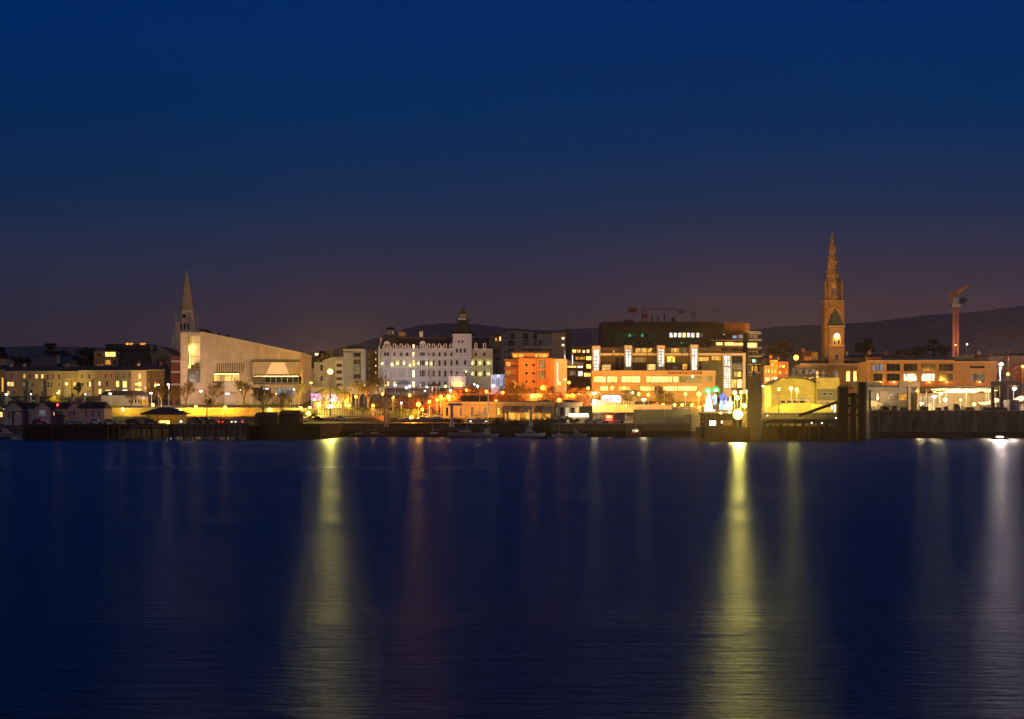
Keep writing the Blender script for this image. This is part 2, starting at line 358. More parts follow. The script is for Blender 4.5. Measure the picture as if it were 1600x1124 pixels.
def lamp(px, py, Y, col, watts, style, label, r=.3, pyb=None, group=None, name='street_lamp', pm=None, sea=0):
    x = wx(px, Y); z = wz(py, Y); zb = ground_z(x, Y) if pyb is None else wz(pyb, Y)
    if z-zb < 1.0: zb = z-1.0
    lm = glow_for(col, r); pm = pm or pole_m
    t = thing(name, label, 'lamp', (x, Y, zb), 0, group); h = z-zb
    if style == 'globe':
        b = MB(); b.tube((0, 0, -.5), (0, 0, h-r), .09, .055, 8); b.tube((0, 0, 0), (0, 0, .8), .16, .12, 8); b.tube((0, 0, h-r-.12), (0, 0, h-r+.05), .13, .13, 8); b.build('pole', pm, t)
        g = MB(); g.smooth = True; g.lathe([(r*math.sin(a), h-r*math.cos(a)) for a in [.35+k*(math.pi-.5)/6 for k in range(7)]], 10); g.build('globe', lm, t)
        lp = (0, -r-.3, h)
    elif style == 'street':
        b = MB(); b.tube((0, .9, -.5), (0, .9, h-.4), .11, .06, 8); b.tube((0, .9, h-.4), (0, .35, h+.14), .055, .05, 6); b.build('pole', pm, t)
        hd = MB(); hd.hip(-.2, .2, -.5, .45, h+.09, h+.28, .08, .2); hd.build('lamp_head', pm, t)
        g = MB(); g.smooth = True; g.lathe([(.02, h-r*.75), (r*.6, h-r*.6), (r*.92, h-r*.1), (r*.8, h+.08)], 10); g.build('lens', lm, t)
        lp = (0, -r-.25, h-.25)
    elif style == 'lantern':
        b = MB(); b.tube((0, 0, -.5), (0, 0, h-r), .11, .06, 8); b.tube((0, 0, 0), (0, 0, 1.0), .2, .14, 8); b.box(-.5, .5, -.03, .03, h-r-.5, h-r-.44); b.build('pole', darkpole_m, t)
        g = MB(); g.lathe([(r*.55, h-r), (r*.9, h+r*.6)], 6); g.build('lens', lm, t)
        c = MB(); c.lathe([(r*1.15, h+r*.61), (r*.3, h+r*1.2), (.04, h+r*1.6)], 6); c.build('cap', darkpole_m, t)
        lp = (0, -r-.3, h)
    elif style == 'wall':
        b = MB(); b.box(-.12, .12, .25, .5, h-.15, h+.3); b.tube((0, .3, h+.2), (0, .02, h+.25), .04, .04, 5); b.build('bracket', darkpole_m, t)
        g = MB(); g.smooth = True; g.lathe([(.02, h-r), (r*.8, h-r*.6), (r, h), (r*.7, h+r*.7), (.03, h+r*.8)], 8); g.build('lens', lm, t)
        lp = (0, -r-.3, h)
    elif style == 'flood':
        g_ = 1.25 if watts > 30000 else 1.0
        b = MB(); b.tube((0, .3, -.5), (0, .3, h+.3), .28, .16, 10); b.tube((-1.5*g_, .3, h+.3), (1.5*g_, .3, h+.3), .08, .08, 6); b.build('mast', pm if g_ == 1 else darkpole_m, t)
        rr = .95 if g_ == 1 else 1.3
        for dx, dz in ((0, 0),):
            q = MB(); q.tube((dx, -.1, h+dz), (dx, .6, h+dz), rr, rr*.45, 18); hd = q.build('floodlight', darkpole_m, t)
            q = MB(); q.tube((dx, -.28, h+dz), (dx, -.102, h+dz), rr*.78, rr*.96, 18); q.build('lens', lm, hd)
        L = bpy.data.lights.new('flood_beam', 'SPOT'); L.energy = watts*LP*(1.35 if px > 500 else .12); L.color = col; L.shadow_soft_size = r; L.spot_size = R(165); L.spot_blend = .3
        lo = bpy.data.objects.new('flood_beam', L); COL.objects.link(lo); lo.parent = t; lo.location = (0, -r-.35, h); lo.rotation_euler = (R(-90), 0, 0)
        if g_ > 1: return t
    if sea and style != 'flood':      # shines all round, out over the water too
        L = bpy.data.lights.new('lamp_light', 'POINT'); L.energy = watts*LP*sea; L.color = col; L.shadow_soft_size = r
        lo = bpy.data.objects.new('lamp_light', L); COL.objects.link(lo); lo.parent = t; lo.location = lp
    # shielded towards the sea: a wide beam thrown down and inland
    L = bpy.data.lights.new('lamp_beam', 'SPOT'); L.energy = watts*LP*INLAND; L.color = col; L.shadow_soft_size = r; L.spot_size = R(172); L.spot_blend = .35
    lo = bpy.data.objects.new('lamp_beam', L); COL.objects.link(lo); lo.parent = t; lo.location = (0, r+1.1, h-.1); lo.rotation_euler = (R(78), 0, 0)
    return t
LAMPS = [
 # ---- left shore and terrace road
 (10,616,560,C_WH,900,'street','white street lamp on its own at the outer end of the terrace road hedge'),
 (48,616,560,C_WH,250,'street','small dim white lamp between the hedge and the cottage chimneys'),
 (91,614,560,C_YE,1300,'street','warm lamp over the floodlit bush behind the harbour cottages'),
 (133,616,560,C_WH,500,'street','white street lamp beside the round dark tree in front of the terrace'),
 (104,600,640,C_YE,1300,'wall','yellow wall lamp on the terrace beside the round dark tree'),
 (172,615,556,C_WH,800,'street','white street lamp beside the thin yellow lit tree'),
 (236,614,556,C_WH,1000,'street','white street lamp above the yellow bush at the timber pavilion'),
 (239,633,548,C_AM,2465,'globe','low amber lamp just behind the ridge of the timber pavilion'),
 (213,600,632,C_AM,3480,'street','warm lamp in front of the white terrace house'),
 (247,601,585,C_PK,1600,'street','pinkish white lamp, further from the banded annex of the pair'),
 (263,601,585,C_PK,1600,'street','pinkish white lamp beside the red banded annex'),
 (306,636,540,C_AM,2755,'globe','amber globe lamp in front of the yellow wall beside the leafiest bare tree'),
 (314,611,556,C_WH,660,'street','white street lamp in front of the library entrance tower'),
 (352,637,540,C_AM,2755,'globe','amber globe lamp on the promenade below the library canopy'),
 (376,609,556,C_WH,660,'street','tall white street lamp in front of the curved library base'),
 (431,615,556,C_OR,507,'street','small orange red lamp in front of the library corner glazing'),
 (460,608,556,C_WH,700,'street','white street lamp at the far corner of the library'),
 (470,556,640,C_OR,500,'wall','small orange lamp on the roof corner of the library'),
 (482,647,536,C_YE,9000,'flood','big low floodlight beside the dark boat store'),
 (516,581,536,C_YE,24000,'flood','tall mast floodlight above the park pavilion roof'),
 (486,598,600,C_YE,1000,'street','yellow lamp under the tall mast floodlight beside the villa'),
 (495,553,760,C_WA,3625,'street','warm white lamp on the hill road behind the library'),
 (556,620,556,C_OR,3335,'globe','orange globe lamp between the park pavilion and the harbour mast'),
 (569,603,612,C_WH,800,'globe','small white lamp at the foot of the grey apartment tower'),
 (590,603,640,C_BW,480,'globe','blue white lamp at the corner of the hotel'),
 (618,602,655,C_BW,560,'globe','brightest blue white lamp on the hotel forecourt'),
 (635,606,650,C_BW,700,'globe','smaller blue white lamp of the close pair on the hotel forecourt'),
 (640,604,655,C_BW,660,'globe','larger blue white lamp of the close pair on the hotel forecourt'),
 (646,599,660,C_PK,560,'globe','pink white lamp under the lit stair window of the hotel'),
 (667,605,640,C_WH,400,'globe','small white lamp beside the garden bandstand roof'),
 (664,611,600,C_WH,300,'globe','tiny white lamp in the dark trees below the hotel'),
 (614,621,560,C_OR,2175,'globe','orange lamp beside the triangular head of the harbour mast'),
 (654,632,548,C_OR,6090,'globe','bright orange lamp on the promenade above the stored boats'),
 (643,653,534,C_OR,7540,'globe','bright orange lamp low on the slip beside the stored boats'),
 (683,625,556,C_OR,2610,'globe','orange lamp, the lowest of three beside the yacht club roof'),
 (689,620,560,C_OR,2610,'globe','orange lamp, the middle one of three beside the yacht club roof'),
 (701,620,560,C_AM,4060,'globe','largest orange lamp of three beside the yacht club roof'),
 (704,611,600,C_BW,660,'globe','blue white lamp in front of the hotel entrance'),
 (696,604,640,C_YE,700,'globe','small yellow lamp beside the hotel entrance porch'),
 (741,601,650,C_BW,560,'globe','blue white lamp beside the hotel wing, higher of the pair'),
 (746,604,645,C_BW,700,'globe','blue white lamp beside the hotel wing, lower of the pair'),
 (771,603,630,C_BW,900,'globe','blue white lamp in front of the blue lit conservatory'),
 (832,619,566,C_AM,3770,'globe','amber lamp in front of the orange block, nearer the yacht club mast'),
 (841,618,572,C_AM,2610,'globe','amber lamp close behind, at the foot of the orange block'),
 (874,626,550,C_OR,6090,'globe','bright orange lamp above the corner of the round tea room'),
 (886,619,566,C_OR,2900,'globe','orange lamp under the autumn tree, nearer the orange block'),
 (894,617,572,C_OR,2320,'globe','smaller orange lamp under the autumn tree'),
 (883,593,590,C_AM,2610,'street','tall amber street lamp rising through the autumn tree'),
 (889,598,590,C_OR,1305,'globe','orange lamp inside the crown of the autumn tree'),
 (874,599,600,C_OR,1740,'globe','orange lamp at the side wall of the orange block'),
 (848,606,590,C_OR,3625,'globe','orange lamp among the hedge below the orange block'),
 (806,603,600,C_OR,4350,'globe','orange lamp at the foot of the balconies of the orange block'),
 (929,614,560,C_WA,3770,'street','warm white lamp beside the bright banner, upper one'),
 (929,625,552,C_WA,2400,'street','warm white lamp beside the bright banner, lower one'),
 (989,613,585,C_WH,250,'street','tiny white lamp among the dark trees of the car park'),
 (998,616,575,C_AM,1160,'globe','dim amber lamp beside the car park trees, nearer the banner'),
 (1013,617,575,C_AM,1305,'globe','dim amber lamp beside the car park trees, further from the banner'),
 (1006,624,536,C_WA,5220,'street','white lamp on the tall pale post at the olive wall'),
 (1036,633,560,C_AM,2320,'globe','amber lamp on the road above the olive wall, first from the pale post'),
 (1054,633,560,C_AM,1015,'globe','dim amber lamp on the road above the olive wall, second from the pale post'),
 (1066,633,560,C_AM,1450,'globe','amber lamp on the road above the olive wall, third from the pale post'),
 (1081,633,560,C_AM,1305,'globe','amber lamp on the road above the olive wall, next to the fairground'),
 (1071,616,570,C_AM,3190,'globe','amber lamp below the long glazed restaurant, nearer the car park'),
 (1092,616,565,C_AM,3600,'globe','large amber lamp beside the green lit fairground arches'),
 (1158,613,560,C_YE,2600,'globe','yellow lamp beside the harbour column, further from it'),
 (1167,612,560,C_YE,3000,'globe','yellow lamp touching the harbour column'),
 (1152,622,556,C_YE,7000,'globe','very bright yellow lamp above the biggest floodlight'),
 (1153,648,393,C_YE,42000,'flood','biggest floodlight, glaring yellow beside the concrete harbour column'),
 (1193,603,560,C_WA,2610,'street','street lamp next to the harbour column at the foot of the hill street'),
 (1199,600,580,C_WA,2610,'street','second street lamp up the hill street from the harbour column'),
 (1204,597,600,C_WA,2610,'street','third street lamp up the hill street from the harbour column'),
 (1208,594,620,C_WA,2320,'street','fourth street lamp up the hill street from the harbour column'),
 (1212,591,640,C_WA,2320,'street','fifth street lamp up the hill street from the harbour column'),
 (1224,572,700,C_AM,3625,'street','amber lamp on the corner of the red brick street row'),
 (1244,559,700,C_OR,9425,'globe','bright orange lamp above the roof of the terminal'),
 (1217,608,500,C_YE,1900,'lantern','yellow quay lamp on a dark post in front of the terminal'),
 (1236,607,508,C_YE,2200,'globe','bright yellow lamp of the pair in front of the curved terminal'),
 (1245,609,508,C_YE,1600,'globe','smaller yellow lamp of the pair in front of the curved terminal'),
 (1434,611,500,C_OR,900,'wall','small orange lamp under the dark gantry of the quay'),
 (1440,630,484,C_WA,3190,'street','warm white lamp low on the quay parapet'),
 (1460,619,490,C_WA,3770,'street','warm white lamp on a white post at the quay fence'),
 (1470,615,500,C_WA,2030,'street','smaller warm white lamp behind the quay fence'),
 (1477,625,500,C_WA,725,'globe','tiny warm lamp behind the quay fence'),
 (1501,625,500,C_GR,300,'globe','tiny green yellow lamp behind the quay fence'),
 (1546,610,492,C_YE,2600,'street','yellow white lamp next to the portal frame'),
 (1564,569,486,C_PK,8000,'street','tall glaring pinkish lamp above the portal frame'),
 (1585,607,486,C_PK,4200,'street','pinkish lamp over the tent canopies'),
 (1599,572,560,C_AM,5800,'street','amber lamp in the red leaved trees at the edge of the quay'),
 (1493,539,862,C_AM,3000,'street','tiny white light at the foot of the luffing crane, nearer the mast'),
 (1511,538,862,C_WH,3000,'street','tiny white light beyond the foot of the luffing crane'),
 (470,638,545,C_AM,900,'globe','small amber lamp at the end of the yellow wall beside the black boat store'),
 (498,632,546,C_AM,1200,'globe','amber lamp at the near corner of the park pavilion'),
 (545,634,546,C_AM,900,'globe','amber lamp at the far corner of the park pavilion'),
 (583,634,546,C_OR,1100,'globe','orange lamp in the hedge before the harbour mast'),
 (598,616,600,C_OR,900,'globe','orange lamp in the trees behind the harbour mast head'),
 (640,618,590,C_OR,900,'globe','small orange lamp in the brown shrubs below the hotel'),
 (421,640,545,C_YE,500,'globe','small yellow lamp among the poles behind the black boat store'),
 (150,641,545,C_YE,900,'globe','yellow lamp behind the pink walled range'),
 (627,630,552,C_WH,500,'globe','small white lamp left of the promenade orange lamp'),
 (671,628,552,C_OR,1500,'globe','dim orange lamp between the promenade lamp and the yacht club'),
 (660,640,540,C_OR,1800,'globe','orange lamp among the stored boat masts'),
 (750,622,590,C_OR,900,'globe','tiny orange lamp above the dark roof screens of the club'),
 (775,627,556,C_OR,2000,'wall','orange lamp on the club roof beside the flagpole'),
 (812,618,580,C_OR,3000,'globe','orange lamp in the shrubs below the first small windows'),
 (860,617,580,C_OR,3000,'globe','orange lamp in the shrubs below the orange corner'),
 (786,614,586,C_OR,2400,'globe','orange lamp in the shrubs below the conservatory'),
 (760,612,588,C_OR,2000,'globe','orange lamp in the shrubs below the hotel wing'),
 (729,610,590,C_OR,2000,'globe','orange lamp in the shrubs right of the hotel porch'),
 (905,617,575,C_OR,2600,'globe','orange lamp under the brown leaved tree'),
 (919,607,585,C_AM,900,'globe','tiny amber lamp at the foot of the first white stair tower'),
 (944,607,590,C_AM,1600,'globe','amber lamp behind the small olive tree'),
 (957,606,590,C_AM,900,'globe','tiny amber lamp above the banner'),
 (975,607,590,C_AM,1600,'globe','amber lamp in the wide olive tree crown'),
 (960,634,550,C_AM,500,'globe','amber lamp on the low orange parapet, below the banner'),
 (978,634,550,C_AM,500,'globe','amber lamp on the low orange parapet, nearest the olive wall'),
 (1102,634,530,C_AM,1500,'globe','amber lamp at the foot of the green lit arches'),
 (1148,614,566,C_YE,3500,'globe','yellow lamp above the white market tents'),
 (1143,630,540,C_YE,3000,'globe','yellow lamp between the tents and the biggest floodlight'),
 (1163,634,540,C_YE,3500,'globe','yellow lamp between the biggest floodlight and the harbour column'),
 (1170,622,560,C_AM,4500,'globe','amber lamp behind the harbour column edge'),
 (1126,646,500,C_WA,600,'globe','small lamp on the dark quay under the pale blue tent'),
 (1140,644,500,C_WA,600,'globe','small lamp on the dark quay under the white market tents'),
 (8,640,540,C_YE,1500,'globe','yellow lamp at the lit shed on the outer terrace road'),
 (192,640,540,C_YE,1200,'globe','yellow lamp by the white railing beyond the yellow tree'),
 (282,641,538,C_YE,1500,'globe','yellow lamp at the end of the timber pavilion roof'),
 (1180,632,560,C_AM,4500,'globe','amber lamp half hidden by the harbour column'),
 (1198,618,560,C_AM,3500,'globe','amber lamp at the foot of the hill street by the terminal'),
 (1575,585,580,C_AM,3000,'globe','amber lamp in front of the first red leaved tree'),
 (1522,632,492,C_YE,700,'globe','small yellow lamp behind the thin pale frame fence'),
]
for q in LAMPS:
    px, py, Y, col, wt, st, lab = q
    lamp(px, py, Y, col, wt, st, lab, r=.34 if wt < 650 else (.55 if wt < 3500 else (.8 if wt < 9000 else 1.15)), sea=SEA_P.get((px, py), .22) if (px, py) in SEA else (.34 if wt > 700 and Y < 570 else 0))
# ---------------------------------------------------------------- left: churches, terrace, library, cottages
slate = mat('slate', (.055, .055, .065), .7, .3, .9, brick=(.6, .35, .03))
stone = mat('grey_stone', (.26, .24, .21), .85, .3, .5, brick=(.9, .45, .05))
render_c = mat('cream_render', (.52, .44, .34), .85, .22, .3, streak=True)
def lancets(B, parent, m, xs, y0, y1, y, w=3):
    for x in xs:
        window(parent, B.X(x), B.Z(y1), w*B.k, (y1-y0)*B.k, y, 'dark', 1, 1, 'dark', True)
# Mariners' steeple
B = Bd('church_steeple', 'pale stone church spire with a dark round opening, rising behind the library roof', 'church', 288, 612, 720)
k = B.k
pale = mat('pale_granite', (.62, .56, .47), .85, .3, .5, brick=(1.2, .6, .05))
tw = MB(); hw = 15.5*k; tw.box(-hw, hw, 0, 2*hw, -3, B.Z(519)); tw.box(-hw-.3, hw+.3, -.3, 2*hw+.3, B.Z(519), B.Z(517))
for sx_ in (-1, 1):
    tw.box(sx_*hw-.9, sx_*hw+.9, -.7, .9, -3, B.Z(526))
tower = tw.build('tower', pale, B.o)
bf = MB(); h2 = 13*k; bf.box(-h2, h2, .8, .8+2*h2, B.Z(517)+.002, B.Z(503)); 
for i in range(8): bf.box(-hw+i*(2*hw-.6)/7, -hw+i*(2*hw-.6)/7+.6, -.2, .3, B.Z(517)+.002, B.Z(514.5))
bfo = bf.build('belfry', pale, B.o)
lancets(B, bfo, None, (282.5, 288, 293.5), 505, 515, .72, 3)
ls = MB(); ls.lathe([(11.6*k, B.Z(503)), (11.2*k, B.Z(484))], 8, (0, .8+h2), 0, R(22.5)); ls.build('lantern_stage', pale, B.o)
sp = MB(); prof = [(11.9*k, B.Z(484)), (11.4*k, B.Z(481)), (8.6*k, B.Z(462)), (8.9*k, B.Z(461.5)), (5.6*k, B.Z(445)), (5.8*k, B.Z(444.5)), (2.2*k, B.Z(430)), (.25, B.Z(421))]
sp.lathe(prof, 8, (0, .8+h2), 0, R(22.5)); spo = sp.build('spire', mat('spire_stone', (.40, .37, .32), .85, .35, .6, brick=(.9, .55, .06)), B.o)
q = MB(); q.tube((0, .8+h2, B.Z(421)), (0, .8+h2, B.Z(416)), .09, .05, 5); q.box(-.5, .5, .7+h2, .9+h2, B.Z(418), B.Z(418)+.18); q.build('cross', slate, spo)
q = MB(); q.tube((-.5*k, .3, B.Z(494)), (-.5*k, 1.5, B.Z(494)), 2.6*k, 2.6*k, 12); q.build('round_opening', G('dark'), B.o)
for sx_ in (-1, 1):
    for yy in (.2, 2*h2+.8):
        p = MB(); p.lathe([(1.7*k, B.Z(517)), (1.7*k, B.Z(500)), (2.0*k, B.Z(499)), (.1, B.Z(488))], 6, (sx_*(hw-1.6*k), yy)); p.build('pinnacle', pale, B.o)
# slim mast beside
t = thing('radio_mast', 'thin dark radio mast standing close beside the pale church spire', 'mast', (wx(273.5, 715), 715, wz(612, 715)))
b = MB(); b.tube((0, 0, -2), (0, 0, (612-456)*715/F), .22, .08, 6); b.build('pole', darkpole_m, t)
b = MB(); 
for py in (532, 540, 548): b.box(-.9, .9, -.2, .2, (612-py)*715/F, (612-py)*715/F+1.2)
b.build('antenna', pole_m, t)

# stone church hall & its gable, old dark block
B = Bd('church_nave', 'dark stone church gable with a tall window beside the banded annex', 'church', 254, 612, 690)
nv = MB(); nv.prism([(B.X(237), -3), (B.X(271), -3), (B.X(271), B.Z(556)), (B.X(253), B.Z(543)), (B.X(237), B.Z(556))], 0, 25); nvo = nv.build('gable_wall', mat('dark_stone', (.17, .145, .12), .9, .3, .5, brick=(.9, .45, .05)), B.o)
rf = MB(); rf.prism([(B.X(235), B.Z(557)), (B.X(253), B.Z(543)+.05), (B.X(272.5), B.Z(557)), (B.X(272.5), B.Z(556)), (B.X(253), B.Z(541.5)), (B.X(235), B.Z(556))], .4, 25.4); rf.build('roof', slate, B.o)
lancets(B, nvo, None, (247, 253, 259), 562, 585, -.05, 3.2)
B = Bd('theatre_block', 'big dark building with a long roof and orange lit skylights above the terrace', 'building', 198, 605, 720)
B.wall('wall', mat('theatre_brick', (.13, .09, .065), .9, .3, .5, brick=(.6, .3, .03)), 185, 236, 558, 605, [(192+i*9, 195+i*9, 563, 569, 'dark') for i in range(4)], d=16, sills=False)
b = MB(); b.hip(B.X(160), B.X(236.5), -.5, 18, B.Z(558), B.Z(546), 10*B.k, 6); b.box(B.X(161), B.X(234), 4, 14, B.Z(546), B.Z(537)); b.build('roof', slate, B.o)
for a, e in ((194, 203), (216, 223)): MB().box(B.X(a), B.X(e), 3.6, 6, B.Z(538.4), B.Z(535.6)).build('skylight', G('amber'), B.o)
b = MB()
for i in range(14): b.box(B.X(162+i*5.3), B.X(162+i*5.3)+.35, 3.7, 3.95, B.Z(546), B.Z(538))
b.build('parapet_posts', slate, B.o)
B.box('end_gable', mat('pale_gable', (.3, .26, .2), .85, .25), 234, 239, 538, 605, 1, 9)
B = Bd('ochre_house', 'ochre house with two lit windows standing high beside the dark theatre roof', 'house', 165, 605, 700)
och = mat('ochre_render', (.48, .30, .11), .85, .2, .4)
B.wall('wall', och, 147, 184, 559, 605, [(164, 173, 562.5, 570, 'amber', 2, 2), (176, 182, 563, 570, 'dark', 1, 2)], d=9)
B.wall('upper_floor', och, 147, 162, 549, 559, [(151, 158, 552, 557, 'dark', 2, 1)], y=.2, d=8, found=0)
B.wall('glazed_studio', och, 162, 181, 549, 559, [(163.5, 180, 550, 557.5, 'gold', 4, 1)], y=.6, d=7, found=0, sills=False)
B.box('flat_roof', slate, 146, 182, 547.8, 549, -.4, 9)

# the terrace: each house its own
def house(label, x0, x1, yt, color, wins, Y=650, bay=None, chim=(), var=.2, roofh=9, name='terrace_house', pyb=619, group='houses of the long terrace', rcol=None):
    B = Bd(name, label, 'house', (x0+x1)/2, pyb, Y, group)
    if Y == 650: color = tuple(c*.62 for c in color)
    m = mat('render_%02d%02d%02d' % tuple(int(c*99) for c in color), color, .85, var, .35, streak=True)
    main = [q for q in wins if not (bay and bay[0] <= q[0] <= bay[1] and q[2] > bay[2])]
    B.wall('wall', m, x0+.05, x1-.05, yt, pyb, main, d=11)
    B.box('parapet', mat('coping_stone', (.42, .38, .32), .8, .2), x0+.05, x1-.05, yt-.9, yt, -.18, .5)
    b = MB(); b.hip(B.X(x0), B.X(x1), .8, 11, B.Z(yt), B.Z(yt-roofh), .05, 4.6); b.build('roof', rcol or slate, B.o)
    if bay:
        a, e, tp = bay; y = -1.0
        bw = [q for q in wins if a <= q[0] <= e and q[2] > tp]
        bb = B.wall('bay', m, a, e, tp, pyb, bw, y=y, d=.98, rec=.2, sills=False)
        MB().box(B.X(a)-.15, B.X(e)+.15, y-.15, -.01, B.Z(tp), B.Z(tp)+.25).build('bay_roof', mat('coping_stone', ()), bb)
    for c in chim: B.chimney(m, c, c+4, yt-roofh-2.5, yt-roofh+3, 5, 3)
    return B
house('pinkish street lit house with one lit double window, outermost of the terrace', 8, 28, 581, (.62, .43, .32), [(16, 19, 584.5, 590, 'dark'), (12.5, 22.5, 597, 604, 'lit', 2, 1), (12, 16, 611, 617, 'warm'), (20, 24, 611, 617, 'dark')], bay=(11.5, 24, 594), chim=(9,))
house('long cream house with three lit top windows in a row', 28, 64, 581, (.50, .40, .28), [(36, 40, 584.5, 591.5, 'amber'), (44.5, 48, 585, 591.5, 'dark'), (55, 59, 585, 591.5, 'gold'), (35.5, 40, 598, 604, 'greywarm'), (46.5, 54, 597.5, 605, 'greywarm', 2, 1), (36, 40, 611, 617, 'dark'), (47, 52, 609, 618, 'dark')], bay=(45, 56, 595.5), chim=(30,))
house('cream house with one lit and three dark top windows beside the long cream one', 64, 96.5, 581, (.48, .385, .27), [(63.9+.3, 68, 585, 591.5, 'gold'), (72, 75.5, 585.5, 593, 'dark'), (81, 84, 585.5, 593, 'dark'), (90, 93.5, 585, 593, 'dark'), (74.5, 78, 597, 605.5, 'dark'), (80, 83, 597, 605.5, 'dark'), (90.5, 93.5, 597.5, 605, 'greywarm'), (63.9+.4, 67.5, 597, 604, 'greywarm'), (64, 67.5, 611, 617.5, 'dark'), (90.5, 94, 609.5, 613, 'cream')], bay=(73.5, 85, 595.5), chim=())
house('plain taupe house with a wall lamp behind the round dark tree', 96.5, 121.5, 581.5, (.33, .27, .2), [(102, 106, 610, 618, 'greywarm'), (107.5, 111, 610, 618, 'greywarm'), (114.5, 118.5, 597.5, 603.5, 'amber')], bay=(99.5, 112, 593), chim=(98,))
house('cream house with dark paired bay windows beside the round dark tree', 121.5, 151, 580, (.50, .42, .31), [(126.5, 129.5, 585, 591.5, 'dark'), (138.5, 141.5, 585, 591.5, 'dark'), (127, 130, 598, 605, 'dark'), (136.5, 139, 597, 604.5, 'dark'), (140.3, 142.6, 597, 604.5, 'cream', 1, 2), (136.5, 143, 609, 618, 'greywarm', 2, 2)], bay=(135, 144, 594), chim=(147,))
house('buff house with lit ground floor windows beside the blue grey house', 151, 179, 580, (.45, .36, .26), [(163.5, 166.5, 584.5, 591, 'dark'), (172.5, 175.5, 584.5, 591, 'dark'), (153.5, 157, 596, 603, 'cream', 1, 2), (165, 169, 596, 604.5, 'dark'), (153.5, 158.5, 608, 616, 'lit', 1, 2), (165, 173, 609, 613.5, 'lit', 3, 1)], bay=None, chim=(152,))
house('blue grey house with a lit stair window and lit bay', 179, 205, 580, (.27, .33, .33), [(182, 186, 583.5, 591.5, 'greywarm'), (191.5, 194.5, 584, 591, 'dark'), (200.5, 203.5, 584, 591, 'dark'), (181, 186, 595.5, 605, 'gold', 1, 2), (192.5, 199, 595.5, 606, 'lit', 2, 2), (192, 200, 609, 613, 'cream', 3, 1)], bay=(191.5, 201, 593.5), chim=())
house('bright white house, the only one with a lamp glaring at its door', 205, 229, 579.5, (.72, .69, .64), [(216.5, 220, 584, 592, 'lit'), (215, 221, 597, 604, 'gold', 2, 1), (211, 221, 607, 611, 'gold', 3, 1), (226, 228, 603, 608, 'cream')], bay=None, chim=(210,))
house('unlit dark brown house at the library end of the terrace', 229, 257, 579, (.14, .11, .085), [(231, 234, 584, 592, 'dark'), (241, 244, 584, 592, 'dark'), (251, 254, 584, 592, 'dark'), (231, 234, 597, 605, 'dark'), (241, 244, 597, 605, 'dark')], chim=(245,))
house('narrow ochre house with a tall stair window at the very edge of the terrace', -14, 8, 579, (.42, .28, .14), [(2, 5.5, 590, 613, 'amber', 1, 6)], chim=(-8,))
# behind the terrace
B = Bd('gabled_house', 'pale house with a steep side gable above the outer end of the terrace', 'house', 4, 600, 690)
b = MB(); b.prism([(B.X(-14), -3), (B.X(20), -3), (B.X(20), B.Z(580)), (B.X(9), B.Z(561)), (B.X(-14), B.Z(561))], 0, 9); b.build('wall', mat('beige_render', (.4, .33, .24), .85, .2), B.o)
B.box('roof', slate, -15, 8, 558.5, 561, -.3, 9)
B = Bd('attic_flat', 'dark roof with one wide brightly lit attic window above the terrace', 'house', 28, 600, 685)
B.wall('wall', mat('attic_boards', (.12, .08, .06), .8, .3), 18, 40, 571, 600, [(22, 34, 573, 580.5, 'lit', 5, 1)], d=6, sills=False); B.roof(slate, 17, 41, 567.5, 571, 0, 6, 3)
B = Bd('flat_roofed_block', 'long low mauve grey block with one pale end wall behind the terrace', 'building', 70, 600, 760)
B.box('wall', mat('mauve_render', (.2, .165, .165), .9, .2), 50, 88.5, 556, 600, 0, 20)
B.box('end_wall', mat('coping_stone', ()), 88.6, 94, 555, 569, -.2, 20); B.box('roof_edge', slate, 50, 88.5, 555, 556, -.3, 20)
B = Bd('long_dark_roof_house', 'low dark roofed house between the flat block and the rear trees', 'house', 105, 600, 740)
B.box('wall', mat('beige_render', ()), 98, 124, 568, 600, 0, 9); B.roof(slate, 97, 125, 566.5, 569, 0, 9, 4)

# ---- library
B = Bd('library', 'big pale library with a sloping roofline, tall corner window and slit windows', 'library', 376, 634, 604)
gran = mat('library_granite', (.40, .315, .24), .75, .16, .25, streak=True, brick=(1.5, 3.0, .03)); k = B.k; X = B.X; Z = B.Z
# corner tower: frame around the tall window
b = MB(); b.box(X(282), X(293), 0, 30, -3, Z(520.5)); b.box(X(293.02), X(313), 0, 30, Z(524), Z(520.52)); b.box(X(293.02), X(313), 0, 30, -3, Z(598.5)); b.box(X(313.02), X(317), 0, 30, -3, Z(519.5)); ct = b.build('corner_tower', gran, B.o)
b = MB(); b.box(X(293.02), X(312.98), 4.0, 4.2, Z(598.4), Z(524.1)); b.build('stair_hall_back', mat('hall_plaster', (.75, .68, .5), .8, .05), ct)
b = MB()
for py in (535, 546, 557): b.box(X(293.1), X(312.9), .8, .86, Z(py), Z(py)+.12)
for px in (298, ): b.box(X(px), X(px)+.1, .8, .88, Z(577), Z(524.2))
b.build('glazing_bars', DFR(), ct)
b = MB(); b.box(X(293.1), X(312.9), .3, 3.8, Z(579), Z(575.6)); b.box(X(297), X(306), 1.2, 2.6, Z(575.5), Z(570)); b.box(X(303), X(308), 1.4, 3, Z(575.5), Z(567)); b.build('gallery_floor', mat('hall_timber', (.12, .07, .03), .6, .3), ct)
window(ct, X(303), Z(598.3), 19.8*k, 19*k, .8, 'greywarm', 4, 3, 'dark')
for zz in (574, 545):
    L = bpy.data.lights.new('hall_light', 'POINT'); L.energy = 420; L.color = (1, .72, .22); L.shadow_soft_size = .4
    lo = bpy.data.objects.new('hall_light', L); COL.objects.link(lo); lo.parent = ct; lo.location = (X(296), 2.4, Z(zz))
